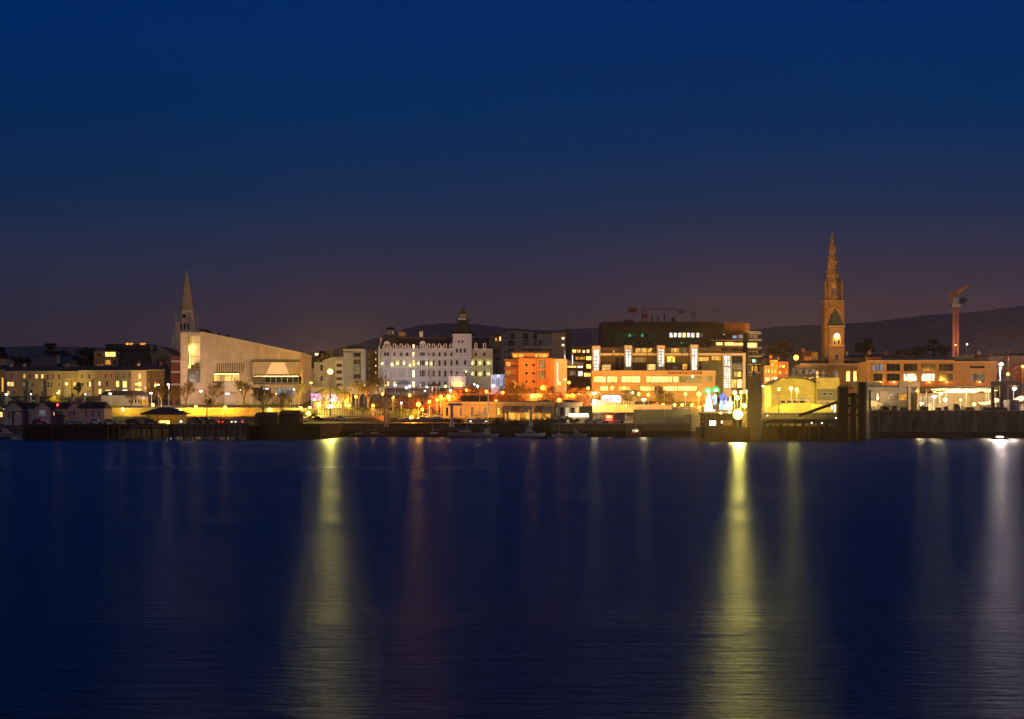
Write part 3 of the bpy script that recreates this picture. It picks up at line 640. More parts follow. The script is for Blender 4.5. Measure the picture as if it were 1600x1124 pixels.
g = MB(); g.box(X(293.2), X(294.6), 3.2, 3.5, Z(574.8), Z(545)); g.build('hall_light_strip', glow('strip_yellow', (1, .72, .2), 2.2, sampled=False), ct)
# long front wall with slits and band opening; sloping top
def ztop(px): return Z(519.5+(px-317)*(552.5-519.5)/(471-317))
xs = [317.02, 340]; slits = [(338.5+i*3.45, 338.5+i*3.45+1.3) for i in range(13)]
b = MB(); cuts = sorted(set([317.02, 337, 333, 374, 383, 396, 400, 455, 471]+[v for s in slits for v in s]))
for a, e in zip(cuts, cuts[1:]):
    m_ = (a+e)/2; segs = [(-3, None)]
    slit = any(s[0] < m_ < s[1] for s in slits)
    z0 = -3; parts = []
    if 333 < m_ < 374: parts.append((Z(598), Z(581.5)))
    if slit: parts.append((Z(580.5), Z(567.5)))
    if 396 < m_: parts.append((Z(601), Z(588)))
    cur = -3
    for p0, p1 in sorted(parts):
        b.add([(X(a), 0, cur), (X(e), 0, cur), (X(e), 0, p0), (X(a), 0, p0)], [(0, 1, 2, 3)])
        b.add([(X(a), 0, p0), (X(e), 0, p0), (X(e), 1.2, p0), (X(a), 1.2, p0), (X(a), 0, p1), (X(e), 0, p1), (X(e), 1.2, p1), (X(a), 1.2, p1), ], [(0, 1, 2, 3), (4, 7, 6, 5)]); cur = p1
    b.add([(X(a), 0, cur), (X(e), 0, cur), (X(e), 0, ztop(e)), (X(a), 0, ztop(a))], [(0, 1, 2, 3)])
    if slit: b.add([(X(a), 0, Z(580.5)), (X(a), 1.2, Z(580.5)), (X(a), 1.2, Z(567.5)), (X(a), 0, Z(567.5)), (X(e), 0, Z(580.5)), (X(e), 1.2, Z(580.5)), (X(e), 1.2, Z(567.5)), (X(e), 0, Z(567.5))], [(0, 1, 2, 3), (4, 7, 6, 5)])
a, e = 317.02, 471
b.add([(X(a), 0, ztop(a)), (X(e), 0, ztop(e)), (X(e), 30, ztop(e)), (X(a), 30, ztop(a)), (X(e), 0, -3), (X(e), 30, -3)], [(0, 1, 2, 3), (1, 4, 5, 2)])
b.build('wall', gran, B.o)
b = MB(); b.prism([(X(282), Z(520.5)+.02), (X(317), Z(519.5)+.02), (X(471.4), ztop(471)), (X(471.4), ztop(471)+.35), (X(317), Z(518.8)), (X(282), Z(519.6))], -.15, 30.2); b.build('roof_coping', mat('coping_stone', ()), B.o)
b = MB(); b.box(X(337), X(385), 1.22, 1.4, Z(581), Z(567)); b.build('slit_glazing', G('dark'), B.o)
# balcony strips with rows of small lights
for (a, e, t0, t1, nl, nm) in ((333, 374, 581.5, 598, 14, 'lower_gallery'), (397, 468, 585.5, 601, 26, 'upper_gallery')):
    yb = 0.0 if nl == 14 else -2.0
    w_ = window(B.o, X((a+e)/2), Z(t1-2), (e-a-1)*k, (t1-t0-5)*k, yb+(.9 if nl == 14 else .35), 'warm' if nl == 14 else 'dark', 9 if nl == 14 else 8, 1, 'light')
    c = MB(); c.box(X(a), X(e), yb-.5, yb+.9, Z(t0+2.6), Z(t0)); cano = c.build('canopy', mat('canopy_metal', (.08, .07, .05), .5, .2), B.o)
    c = MB()
    for i in range(nl): c.box(X(a+2+(e-a-4)*i/(nl-1))-.1, X(a+2+(e-a-4)*i/(nl-1))+.1, yb-.2, yb+.1, Z(t0+2.6)-.2, Z(t0+2.6)-.003)
    c.build('downlights', glow('downlight', (1, .75, .25), 14 if nl == 14 else 9), cano)
    if nl == 14:
        L = bpy.data.lights.new('gallery_light', 'AREA'); L.shape = 'RECTANGLE'; L.size = (e-a-3)*k; L.size_y = .3; L.energy = 260; L.color = (1, .7, .15)
        lo = bpy.data.objects.new('gallery_light', L); COL.objects.link(lo); lo.parent = cano; lo.location = (X((a+e)/2), yb-.1, Z(t0+2.6)-.25)
# projecting upper volume with pale splayed panel
b = MB(); b.box(X(396), X(469), -2.4, -.01, Z(585.5)+.002, Z(566)); vol = b.build('projecting_gallery', gran, B.o)
b = MB(); b.box(X(394.5), X(469.5), -2.7, -.01, Z(566)+.004, Z(564.8)); b.build('gallery_coping', slate, vol)
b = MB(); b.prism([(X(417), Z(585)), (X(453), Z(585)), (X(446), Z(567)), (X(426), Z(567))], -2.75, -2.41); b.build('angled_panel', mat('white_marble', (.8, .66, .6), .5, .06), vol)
b = MB(); b.box(X(396), X(469), -2.0, -.01, Z(606), Z(601)); b.build('balustrade_band', gran, B.o)
b = MB(); b.box(X(396.5), X(413), -2.3, -.01, Z(598), Z(588.5)); b.build('balcony_front', mat('canopy_metal', ()), B.o)
# curved white base wall and its ground-floor openings
b = MB(); n = 14
for i in range(n):
    t0_, t1_ = i/n, (i+1)/n; xa = X(352+44*t0_); xb = X(352+44*t1_); ya = -3.6*math.sin(math.pi*min(1, t0_+.15)*.9); yb = -3.6*math.sin(math.pi*min(1, t1_+.15)*.9)
    b.add([(xa, ya, -3), (xb, yb, -3), (xb, yb, Z(597)), (xa, ya, Z(597)), (xa, 0, Z(597)), (xb, 0, Z(597))], [(0, 1, 2, 3), (3, 2, 5, 4)])
b.build('curved_base_wall', mat('white_plaster', (.55, .46, .38), .8, .1), B.o)
window(B.o, X(411), Z(616), 24*k, 11.5*k, -.1, 'dark', 4, 2, 'dark')
window(B.o, X(445), Z(619), 30*k, 14*k, -.1, 'cool', 7, 2, 'dark')
g = MB()
for px in (409, 412.5, 416, 419): g.box(X(px)-.12, X(px)+.12, -.3, -.12, Z(608.3), Z(607.4))
g.build('lobby_lights', glow('lobby_light', (.8, .9, 1), 10), B.o)
b = MB(); b.box(X(353), X(374), -6.5, -3.7, Z(614.2), Z(613)); b.tube((X(355), -6, -2), (X(355), -6, Z(614)), .12); b.tube((X(373), -6, -2), (X(373), -6, Z(614)), .12); b.build('entrance_canopy', mat('coping_stone', ()), B.o)
b = MB(); b.box(X(357), X(363), -6.4, -5.9, Z(616.5), Z(614.9)); b.build('canopy_light', glow('canopy_lens', (.85, .85, 1), 4), B.o)
for px, zz, w_ in ((304, 514, 4), (310, 514.5, 7), (316.5, 517.5, 3.5), (331, 520, 2.5), (346, 523, 4)):
    B.box('roof_plant', slate, px-w_/2, px+w_/2, zz-2.5, ztop and 526, 12, 16)
B.o.location = B.o.location
B = Bd('banded_annex', 'dark red brick block with pale bands, against the library corner', 'building', 274, 634, 616)
rb = mat('red_brick', (.22, .055, .035), .85, .3, .5, brick=(.45, .15, .02))
b = MB()
for a, e in ((556, 563.5), (566, 580), (583, 599.5), (602.5, 634)): b.box(B.X(267.5), B.X(283), 0, 12, B.Z(e)-(2 if e == 634 else 0), B.Z(a))
b.build('wall', rb, B.o)
b = MB()
for a, e in ((563.5, 566), (580, 583), (599.5, 602.5)): b.box(B.X(267.2), B.X(283), -.12, 12, B.Z(e)+.002, B.Z(a)-.002)
b.build('stone_band', mat('coping_stone', ()), B.o)

# ---- low dark roofed hall in front of the terrace (156-225)
B = Bd('garden_hall', 'long low hall with a dark hipped roof below the terrace', 'building', 190, 633, 590)
B.wall('wall', mat('beige_render', ()), 158, 224, 617.5, 634, [(200+i*5, 203.6+i*5, 624, 630, 'dark', 1, 1) for i in range(4)], d=8); B.roof(slate, 155, 227, 610.5, 618, 0, 8, 9)
# ---- harbour cottages
wh = mat('cottage_whitewash', (.62, .52, .42), .85, .25, .5, streak=True); red_slate = mat('cottage_slate', (.09, .05, .045), .75, .3, 1.2, brick=(.4, .3, .03))
def gable(label, xc, hwd, ya, ye, wins, Y=478, d=9, group='gable fronted harbour cottages'):
    B = Bd('harbour_cottage', label, 'cottage', xc, 657, Y, group)
    b = MB(); b.prism([(B.X(xc-hwd), -1.5), (B.X(xc+hwd), -1.5), (B.X(xc+hwd), B.Z(ye)), (B.X(xc), B.Z(ya)), (B.X(xc-hwd), B.Z(ye))], 0, d); b.build('wall', wh, B.o)
    sl = (ye-ya)/hwd
    for s in (-1, 1):
        r = MB(); r.prism([(B.X(xc), B.Z(ya-.4)), (B.X(xc), B.Z(ya-1.9)), (B.X(xc+s*(hwd+1.6)), B.Z(ye-.4+sl*1.0)), (B.X(xc+s*(hwd+1.6)), B.Z(ye+1.0+sl*1.0))][::(1 if s < 0 else -1)], -.35, d+.3); r.build('roof_slope', red_slate, B.o)
    for q in wins: window(B.o, B.X((q[0]+q[1])/2), B.Z(q[3]), (q[1]-q[0])*B.k, (q[3]-q[2])*B.k, -.08, q[4], q[5], q[6], 'light')
    return B
B = gable('whitewashed harbour gable nearest the water steps, one slim door', 20, 14, 628.5, 637, [(12.5, 15.5, 643, 654, 'dark', 1, 2), (24, 30, 641, 648, 'greywarm', 2, 2)])
B = gable('whitewashed harbour gable with a wide greenish window', 66, 12.5, 628, 638, [(61, 72, 641, 651, 'cool', 3, 1)])
B = gable('whitewashed harbour gable with a dark door behind the slipway boom', 117, 12, 628.5, 638, [(108, 111, 642, 651, 'dark', 1, 2), (114, 118, 641, 648, 'dark', 1, 2)])
def link_roof(label, x0, x1, y0, y1, yb, wins=(), ch=()):
    B = Bd('boathouse_range', label, 'cottage', (x0+x1)/2, 657, 481.5, 'slate roofed ranges between the gables')
    B.wall('wall', wh, x0+.2, x1-.2, y1, 657, wins, d=8, found=1.5); b = MB(); b.hip(B.X(x0+.1), B.X(x1-.1), -.25, 8.2, B.Z(y1), B.Z(y0), .3, 3.9); b.build('roof', red_slate, B.o)
    for c, h_ in ch: B.chimney(wh, c, c+3.4, h_, y0+2, 3.2, 2)
link_roof('slate range with a broad chimney between the first two harbour gables', 34.5, 53, 628.5, 638.5, 0, [(38, 42, 643, 649, 'dark')], ((38, 618), (50.5, 619)))
link_roof('slate range carrying the red light between the second and third gables', 79, 105, 629, 638.5, 0, [(82, 85, 643, 651, 'lit'), (92, 97, 643, 649, 'dark')], ((106.4, 619),))
B = Bd('boathouse_range', 'pale pink walled end range with three small windows beside the yellow lit tree', 'cottage', 141, 657, 474, 'slate roofed ranges between the gables')
B.wall('wall', mat('pink_wash', (.66, .48, .38), .85, .2, .4, streak=True), 128, 163, 638, 657, [(133, 135.6, 642, 651, 'dark'), (143.5, 146.2, 642, 651, 'dark'), (153.6, 156.4, 642, 651, 'dark')], d=9, found=1.5)
b = MB(); b.hip(B.X(119.5), B.X(164), -.3, 9.3, B.Z(638.2), B.Z(628.5), 4*B.k, 4.6); b.build('roof', red_slate, B.o); B.chimney(wh, 122.5, 126, 618, 634, 3.5, 2)
t = thing('beacon_mast', 'short mast with a glowing red light above the cottage roofs', 'mast', (wx(90, 470), 470, wz(657, 470)))
MB().tube((0, 0, -1), (0, 0, (657-635)*470/F), .08, .05, 6).build('pole', darkpole_m, t)
g = MB(); g.smooth = True; zz = (657-633)*470/F; g.lathe([(.05, zz-.3), (.3, zz-.1), (.3, zz+.15), (.05, zz+.3)], 10); g.build('red_lens', glow('red_lens', (1, .02, .02), 25), t)
L = bpy.data.lights.new('lamp_light', 'POINT'); L.energy = 25; L.color = (1, .03, .03); L.shadow_soft_size = .3; lo = bpy.data.objects.new('lamp_light', L); COL.objects.link(lo); lo.parent = t; lo.location = (0, -.7, zz)
t = thing('slipway_boom', 'dark steel boom leaning across the harbour cottage gables', 'crane', (wx(94, 455), 455, wz(657, 455)))
kk = 455/F
b = MB()
for dx in (0, 2.6): b.tube(((72-94+dx)*kk, 0, (657-628)*kk), ((90-94+dx)*kk, 0, (657-650)*kk), .16, .16, 4)
for i in range(7): f0 = i/7; b.tube(((72-94+18*f0)*kk, 0, (657-628-22*f0)*kk), ((72-94+18*f0+5.2)*kk, 0, (657-628-22*f0-2.6)*kk), .07, .07, 4)
b.build('boom', darkpole_m, t)
b = MB(); b.box(-1.0, 1.4, -1, 1, -1, 9*kk); b.box(-1.5, 1.9, -1.2, 1.2, 4*kk, 8*kk); b.build('cab', darkpole_m, t)
# gantry and outer fence
t = thing('boat_hoist', 'dark red boat hoist frame in front of the first cottage gable', 'hoist', (wx(30, 462), 462, wz(659, 462))); kk = 462/F
b = MB(); b.box(-11*kk, -9*kk, 0, .4, -1, 17*kk); b.box(12*kk, 13.4*kk, 0, .4, -1, 16*kk); b.box(-9*kk+.01, 12*kk-.01, 0, .4, 14.6*kk, 16.6*kk); b.tube((-10*kk, .2, 10*kk), (-5*kk, .2, 15*kk), .1); b.build('frame', mat('rust_red_steel', (.16, .045, .03), .7, .4), t)
t = thing('lit_boathouse', 'low yellow lit shed at the outer edge of the terrace road', 'shed', (wx(0, 520), 520, wz(655, 520))); kk = 520/F
b = MB(); b.box(-10*kk, 5.5*kk, 0, 5, -1, 14*kk); b.build('wall', mat('beige_render', ()), t); MB().box(-10*kk, 6.3*kk, -.4, 5.4, 14*kk+.01, 15.2*kk).build('roof', slate, t)
window(t, 0, 3*kk, 8*kk, 8*kk, -.1, 'lit', 3, 2)
# ---------------------------------------------------------------- park pavilion side, apartments, hotel
wall_w = mat('white_render', (.5, .5, .47), .8, .16, .3, streak=True)
# villa with terraces
B = Bd('terraced_villa', 'white stepped villa with terraces behind the tall mast floodlight', 'house', 514, 606, 660)
vg = mat('villa_render', (.33, .36, .31), .8, .2, .3, streak=True)
B.wall('wall', vg, 491, 536, 566, 606, [(500, 505, 570, 580, 'dark', 1, 2), (500, 505, 587, 596, 'dark', 1, 2), (510, 514, 587, 596, 'greywarm', 1, 2)], d=10)
b = MB(); b.prism([(B.X(504), B.Z(566)+.01), (B.X(536), B.Z(566)+.01), (B.X(536), B.Z(559)), (B.X(520), B.Z(558)), (B.X(504), B.Z(563))], .5, 9); b.build('upper_storey', vg, B.o)
for z0 in (564, 574.5, 585, 595):
    b = MB(); b.box(B.X(525), B.X(536.5), -2.4, -.01, B.Z(z0+4.2), B.Z(z0)); b.build('balcony', wall_w, B.o)
    window(B.o, B.X(530), B.Z(z0+9.4), 8*B.k, 4.6*B.k, -.09, 'dark', 3, 1, 'dark')
B.box('side_wing', vg, 478.5, 491, 576, 606, 2, 10)
# apartment tower
B = Bd('apartment_tower', 'grey green apartment tower with a hipped roof and railed balconies down one side', 'apartments', 553, 607, 665)
tg = mat('tower_render', (.30, .33, .30), .8, .15, .3, streak=True)
B.wall('wall', tg, 536.5, 552, 551, 607, [(540, 541.6, 556, 559, 'dark', 1, 1)], d=12, sills=False)
B.box('balcony_bay', mat('bay_render', (.2, .22, .2), .8, .2), 552.1, 564, 549, 607, .8, 11)
B.box('corner_wall', tg, 564.1, 568, 549, 607, .2, 11)
B.box('top_fascia', tg, 536, 568.4, 545.5, 549.4, -.5, 11.3)
for i in range(5):
    z0 = 551+i*11.2
    b = MB(); b.box(B.X(551.6), B.X(564), -.9, .7, B.Z(z0+8.8), B.Z(z0+7.6)); bo = b.build('balcony', tg, B.o)
    b = MB()
    for j in range(12): b.box(B.X(552+j*1.05), B.X(552+j*1.05)+.05, -.86, -.8, B.Z(z0+7.6), B.Z(z0+4.4))
    b.box(B.X(551.8), B.X(564), -.88, -.78, B.Z(z0+4.4), B.Z(z0+4.1)); b.build('railing', DFR(), bo)
    window(B.o, B.X(557.5), B.Z(z0+7.5), 9.5*B.k, 7*B.k, .72, 'dark' if i != 2 else 'greywarm', 5, 1, 'dark')
B.roof(slate, 535.5, 569, 539.5, 545.4, 0, 11, 9, 4, .4)
B.box('roof_vent', slate, 549, 556, 537.5, 540, 4, 7)
B = Bd('brown_apartments', 'dark brown brick apartment block squeezed beside the hotel with a column of tiny lit windows', 'apartments', 581, 607, 690)
B.wall('wall', mat('brown_brick', (.15, .09, .05), .85, .3, .4, brick=(.45, .15, .02)), 568.5, 590, 548, 607, [(586.2, 588, 549.5+i*10.4, 552.5+i*10.4, 'gold', 1, 1) for i in range(5)]+[(575, 577.5, 553+i*10.4, 559+i*10.4, 'dark', 1, 2) for i in range(4)], d=12, sills=False)
# low white wall building along the park
B = Bd('park_terrace_wall', 'long low white wall building running below the apartments', 'wall', 536, 614, 634)
B.box('wall', wall_w, 472, 601, 605.5, 616, 0, 3); B.box('coping', mat('coping_stone', ()), 471.5, 601.5, 604.2, 605.4, -.3, 3.2)
# park pavilion
B = Bd('park_pavilion', 'round park pavilion with a wide dark roof and hanging purple lights', 'pavilion', 515, 641, 556)
b = MB(); b.lathe([(33*B.k, B.Z(615.5)), (31.5*B.k, B.Z(614.5)), (12*B.k, B.Z(606)), (9*B.k, B.Z(604)), (.3, B.Z(603))], 8, (0, 7), 0, R(22.5)); b.build('roof', mat('pavilion_slate', (.05, .055, .045), .7, .3), B.o)
b = MB(); b.lathe([(27*B.k, -1), (27*B.k, B.Z(615.5))], 16, (0, 7)); b.build('wall', mat('pavilion_wall', (.35, .3, .24), .8, .2), B.o)
for i in range(11):
    a_ = math.pi*(1.06+.88*i/10); x_ = 27.3*B.k*math.cos(a_); y_ = 7+27.3*B.k*math.sin(a_); st = ['warm', 'amber', 'amber', 'gold', 'dark', 'amber', 'warm', 'dark', 'lit', 'amber', 'dark'][i]
    o = window(B.o, x_, B.Z(640), 3.2, 2.7, y_, st, 2, 2, 'light'); o.rotation_euler[2] = a_+math.pi/2
    b = MB(); b.tube((x_*1.15, 7+(y_-7)*1.15, -1), (x_*1.15, 7+(y_-7)*1.15, B.Z(615)), .09); b.build('post', mat('pavilion_wall', ()), B.o)
for (a, e) in ((487, 505), (511, 528)):
    g = MB(); rn = random.Random(a)
    for i in range(95):
        px = rn.uniform(a, e); dy = rn.uniform(-.3, .3); py = 616.5+rn.random()**1.5*9; s_ = rn.uniform(.05, .10); g.box(B.X(px)-s_, B.X(px)+s_, -3.0+dy, -2.9+dy, B.Z(py)-s_, B.Z(py)+s_)
    tag(g.build('fairy_lights', [glow('purple_light', (.55, .15, 1), 3.2)], B.o), kind='stuff')
b = MB(); b.box(B.X(487), B.X(528), -3.2, -2.8, B.Z(615.9), B.Z(615.2)); b.build('light_rail', darkpole_m, B.o)
for px, py, c_, r_ in ((491.5, 624.5, (.8, .5, 1), .42), (519.5, 625, (.85, .5, 1), .6), (515.5, 635.5, (1, .6, .2), .9), (484, 637, (1, .55, .12), .55)):
    t = thing('garden_lamp', {491.5: 'violet lantern under the park pavilion eave, the smaller one', 519.5: 'violet lantern under the park pavilion eave, the larger one', 515.5: 'wide amber lamp at the park pavilion door', 484: 'amber lamp on the ground beside the park pavilion'}[px], 'lamp', (wx(px, 552), 552, 7.0 if py < 630 else ground_z(wx(px, 552), 552)))
    zc = wz(py, 552)-t.location[2]
    MB().tube((0, 0, -.6), (0, 0, zc), .06).build('post', darkpole_m, t)
    g = MB(); g.smooth = True; g.lathe([(r_*math.sin(a_), zc-r_*math.cos(a_)*.8) for a_ in [.3+i*.5 for i in range(6)]], 10); g.build('globe', glow_for(c_, r_), t)
    L = bpy.data.lights.new('lamp_light', 'POINT'); L.energy = 1500*r_; L.color = c_; L.shadow_soft_size = r_*.7; lo = bpy.data.objects.new('lamp_light', L); COL.objects.link(lo); lo.parent = t; lo.location = (0, -r_-.4, zc)

# ---- grand hotel
B = Bd('grand_hotel', 'grand white hotel with a mansard roof, small dormers and a steep lookout tower', 'hotel', 683, 607, 682)
hw_ = mat('hotel_stucco', (.34, .35, .40), .75, .14, .4, streak=True); tr = mat('hotel_trim', (.5, .48, .46), .7, .1); man = mat('hotel_slate', (.022, .02, .03), .6, .3, 1.0, brick=(.4, .3, .03))
k = B.k; X = B.X; Z = B.Z
W1 = []
cols = [(600, 603.6, 'b'), (604.6, 608.6, 'b'), (615.2, 617.8, 's'), (625.0, 628.8, 'd'), (634.2, 638, 'd'), (644.3, 648.3, 'L'), (656.3, 658.6, 'b'), (659.6, 662.6, 'b'), (663.4, 665, 'b'), (669, 670.6, 's'), (675.8, 679, 'd'), (685, 688.4, 'd'), (694, 697.2, 'd'), (703.8, 706.8, 'd')]
rows = [(551, 556.5), (563.5, 571.5), (579, 588.5), (596.5, 604)]
for ri, (a, e) in enumerate(rows):
    for (x0, x1, c) in cols:
        st = 'dark'
        if c == 'L': st = ['gold', 'gold', 'lit', 'dim'][ri]; W1.append((x0, x1, a-.5, e+1.2, 'cream' if ri in (0, 2) else 'gold', 1, 3)); continue
        if ri == 3 and (c == 'L' or 618 < x0 < 642): continue
        if ri in (1, 2) and c in ('b', 's', 'd') and x0 < 645: st = 'cool'
        W1.append((x0, x1, a, e, st, 1, 2))
B.wall('wall', hw_, 591, 707.5, 546.5, 607, W1, d=14, rec=.35, frame='dark')
b = MB()
for py, pr in ((546.6, .5), (560.2, .22), (575.3, .3), (592.5, .25)): b.box(X(590.6), X(707.5), -pr, -.004, Z(py), Z(py)+.4)
b.build('cornice', tr, B.o)
bays = [MB().box(X(a), X(e), -1.2, -.01, -3, Z(547.5)+.1).build('bay_front', hw_, B.o) for a, e in ((597, 611), (653, 672))]
for (x0, x1, c) in cols:
    if c in ('b', 's') and (597 < x0 < 611 or 653 < x0 < 672):
        for ri, (a, e) in enumerate(rows): window(bays[0] if x0 < 612 else bays[1], X((x0+x1)/2), Z(e), (x1-x0)*k, (e-a)*k, -1.26, 'cool' if ri in (1, 2) and x0 < 612 else 'dark', 1, 2, 'dark')
b = MB(); b.hip(X(592), X(708), .9, 13.5, Z(546)+.0, Z(528.5), 1.5, 3.5); mr_ = b.build('mansard_roof', man, B.o)
b = MB(); b.box(X(600), X(706), 4.2, 10.4, Z(528.5)+.003, Z(526.5)); b.build('roof_crest', man, mr_)
def dormer(px, w_, top, st='dark', big=False):
    d = MB(); h = w_*k/2; zb = Z(545.8); zt = Z(top)
    pts = [(-h, zb), (h, zb), (h, zt-h)]+[(h*math.cos(t_), zt-h+h*math.sin(t_)) for t_ in [math.pi*i/6 for i in range(1, 6)]]+[(-h, zt-h)]
    d.prism(pts, -.1, 3.4); o = d.build('dormer', tr, B.o, (X(px), 0, 0))
    if big:
        for s_ in (-1, 0, 1): window(o, s_*h*.55, zb+.4, h*.42, (zt-zb)*.55, -.18, 'dark', 1, 1, 'light', True)
    else: window(o, 0, zb+.35, h*1.1, (zt-zb)*.72, -.18, st, 1, 1, 'light', True)
dormer(604.5, 9.5, 533, big=True); dormer(660.5, 9.5, 533, big=True)
for px in (616.5, 626.8, 636, 670, 677.5, 686.8, 695.6, 705): dormer(px, 5.2, 537)
dormer(646.3, 4.4, 537.5, 'cream')
for px in (592.5, 600-1.5, 611, 621.5, 631.6, 641, 652, 665.8, 681.8, 691): B.box('parapet_block', tr, px-.8, px+.8, 540.5, 545.9, -.3, .6)
# corner cupola
b = MB(); b.hip(X(598), X(619), 1.5, 8, Z(538), Z(523), 3.0*k, 1.2); b.box(X(602), X(616.5), 2.8, 6.8, Z(523)+.002, Z(514.5)); b.hip(X(601), X(617.5), 2.4, 7.2, Z(514.5)+.003, Z(512), 1.2, 1.2); b.hip(X(603), X(615.5), 3.4, 6.2, Z(512)+.005, Z(510.8), .6, .6); cu = b.build('cupola', man, B.o)
for px in (606.6, 612.8): window(cu, X(px), Z(522.5), 3.2*k, 6.5*k, 2.72, 'grey', 1, 1, 'dark', True)
B.chimney(tr, 592.2, 596.5, 528, 545, 4, 2); B.chimney(mat('chimney_brick', (.3, .2, .15), .85, .2), 621, 631.5, 519, 529, 7, 4); B.chimney(tr, 654, 659.8, 518, 529.5, 5, 3)
# lookout tower
twr = B.wall('tower', hw_, 707.6, 737, 522.5, 607, [(716, 718.6, 532.5, 536, 'dark', 1, 1), (721.3, 724, 532.5, 536, 'dark', 1, 1), (712.6, 715.8, 545, 551.5, 'dark'), (718.6, 721.8, 545, 551.5, 'dark'), (724.8, 728, 545, 551.5, 'dark'), (712.2, 716, 563.5, 570.5, 'dark'), (725, 728.6, 563.5, 570.5, 'dark'), (712.4, 715.8, 581, 588.5, 'dark'), (725, 728.4, 581, 588.5, 'dark')], y=-1.6, d=13, frame='dark')
b = MB()
for (xa, ye, rr) in ((717.3, 532, 2.6), (722.7, 532, 2.6), (714.2, 544.5, 2.7), (720.2, 544.5, 2.7), (726.4, 544.5, 2.7), (714.2, 560.5, 3.0), (726.8, 560.5, 3.0)):
    pts = [(X(xa)+rr*k*math.cos(t_), Z(ye)+rr*k*math.sin(t_)) for t_ in [math.pi*i/8 for i in range(9)]]+[(X(xa)+(rr-.8)*k*math.cos(t_), Z(ye)+(rr-.8)*k*math.sin(t_)) for t_ in [math.pi*i/8 for i in range(8, -1, -1)]]
    for i in range(8): b.prism([pts[i], pts[i+1], pts[16-i], pts[17-i]][::1], -1.8, -1.61)
for py in (523.4, 540.5, 557.5, 575): b.box(X(707), X(737.4), -1.9, -1.61, Z(py), Z(py)+.3)
b.build('tower_mouldings', tr, twr)
b = MB(); b.hip(X(703.5), X(741.5), -3.0, 13.5, Z(522.4)+.01, Z(518), 7*k, 2.4); b.hip(X(711), X(734.5), -.6, 10.8, Z(518)+.012, Z(500.5), 4.5*k, 3.0); b.build('spire_roof', man, twr)
window(twr, X(721), Z(517), 4.5*k, 6.4*k, .9, 'grey', 1, 1, 'dark', True)
b = MB(); b.box(X(712.5), X(735), 1.6, 8.6, Z(500.4), Z(496.2)); b.build('viewing_gallery', man, twr)
text(twr, 'HOTEL', 1.15, (X(721.8), 1.56, Z(498.4)), glow('sign_white', (.9, .9, 1), .35))
b = MB(); b.box(X(717), X(730.5), 2.6, 7.6, Z(496.1), Z(490)); b.build('lantern_room', mat('lantern_boards', (.12, .1, .11), .7, .2), twr)
b = MB()
for s_ in (-1, 1): b.prism([(X(723.5)+s_*8*k, Z(491.5)), (X(723.5)+s_*5.6*k, Z(491.5)), (X(723.5), Z(483.5)), (X(723.5), Z(480))][::(-1 if s_ < 0 else 1)], 2.0, 8.2)
b.prism([(X(718), Z(491.4)), (X(729), Z(491.4)), (X(723.5), Z(483.6))], 3.2, 7.6); b.tube((X(723.5), 5, Z(481)), (X(723.5), 5, Z(477.5)), .12, .04); b.build('peak_gable', man, twr)
# right wing
B.wall('wing', mat('wing_stucco', (.36, .32, .25), .8, .16, .4, streak=True), 737.1, 770, 546.5, 607, [(x0, x0+3.4, a, e, 'dark') for x0 in (741.8, 755.2) for (a, e) in rows[:3]], y=.6, d=13, frame='dark')
b = MB(); b.hip(X(737.1), X(768), .9, 13, Z(546)+.01, Z(528), 1.0, 4.5); b.prism([(X(764), Z(546)), (X(784), Z(546)), (X(784), Z(540)), (X(770), Z(531)), (X(764), Z(529))], 2, 13); b.build('wing_roof', man, B.o)
for px in (743.5, 757): dormer(px, 5, 536)
b = MB(); b.box(X(737.1), X(770.3), .1, .59, Z(560.6), Z(560.6)+.3); b.box(X(737.1), X(770.3), .2, .59, Z(546.6), Z(546.6)+.4); b.build('wing_cornice', tr, B.o)
# porch
B.box('porch_roof', tr, 701, 729, 588.5, 590.8, -5.4, -1.62); b = MB()
b.box(X(701.5), X(704.2), -5.2, -1.62, -2, Z(590.8)-.003); b.box(X(725.6), X(728.4), -5.2, -1.62, -2, Z(590.8)-.003); b.box(X(704.25), X(725.55), -5.1, -4.6, Z(597), Z(590.8)-.003)
for i in range(9): b.box(X(702+i*3), X(702+i*3)+.25, -5.2, -5.0, Z(588.4), Z(585.5))
b.box(X(702), X(728), -5.22, -4.98, Z(585.5), Z(584.9)); b.build('porch', tr, B.o)
window(B.o, X(715), Z(604.5), 16*k, 8*k, -1.8, 'gold', 6, 2)
rn = random.Random(5); g = MB()
for i in range(26):
    px = rn.uniform(706, 726); py = rn.uniform(592, 604); g.box(X(px)-.09, X(px)+.09, -4.55, -4.4, Z(py)-.09, Z(py)+.09)
g.build('porch_lights', glow('porch_bulb', (1, .6, .15), 14), B.o)
L = bpy.data.lights.new('porch_light', 'POINT'); L.energy = 500; L.color = (1, .55, .3); L.shadow_soft_size = .5; lo = bpy.data.objects.new('porch_light', L); COL.objects.link(lo); lo.parent = B.o; lo.location = (X(715), -7.2, Z(597))
b = MB(); pts = [(X(631)+10*k*math.cos(t_), Z(601)+6.5*k*math.sin(t_)) for t_ in [math.pi*i/10 for i in range(11)]]; b.prism(pts, -1.4, -.02); b.build('arched_awning', mat('blue_awning', (.10, .12, .2), .7, .15), B.o)
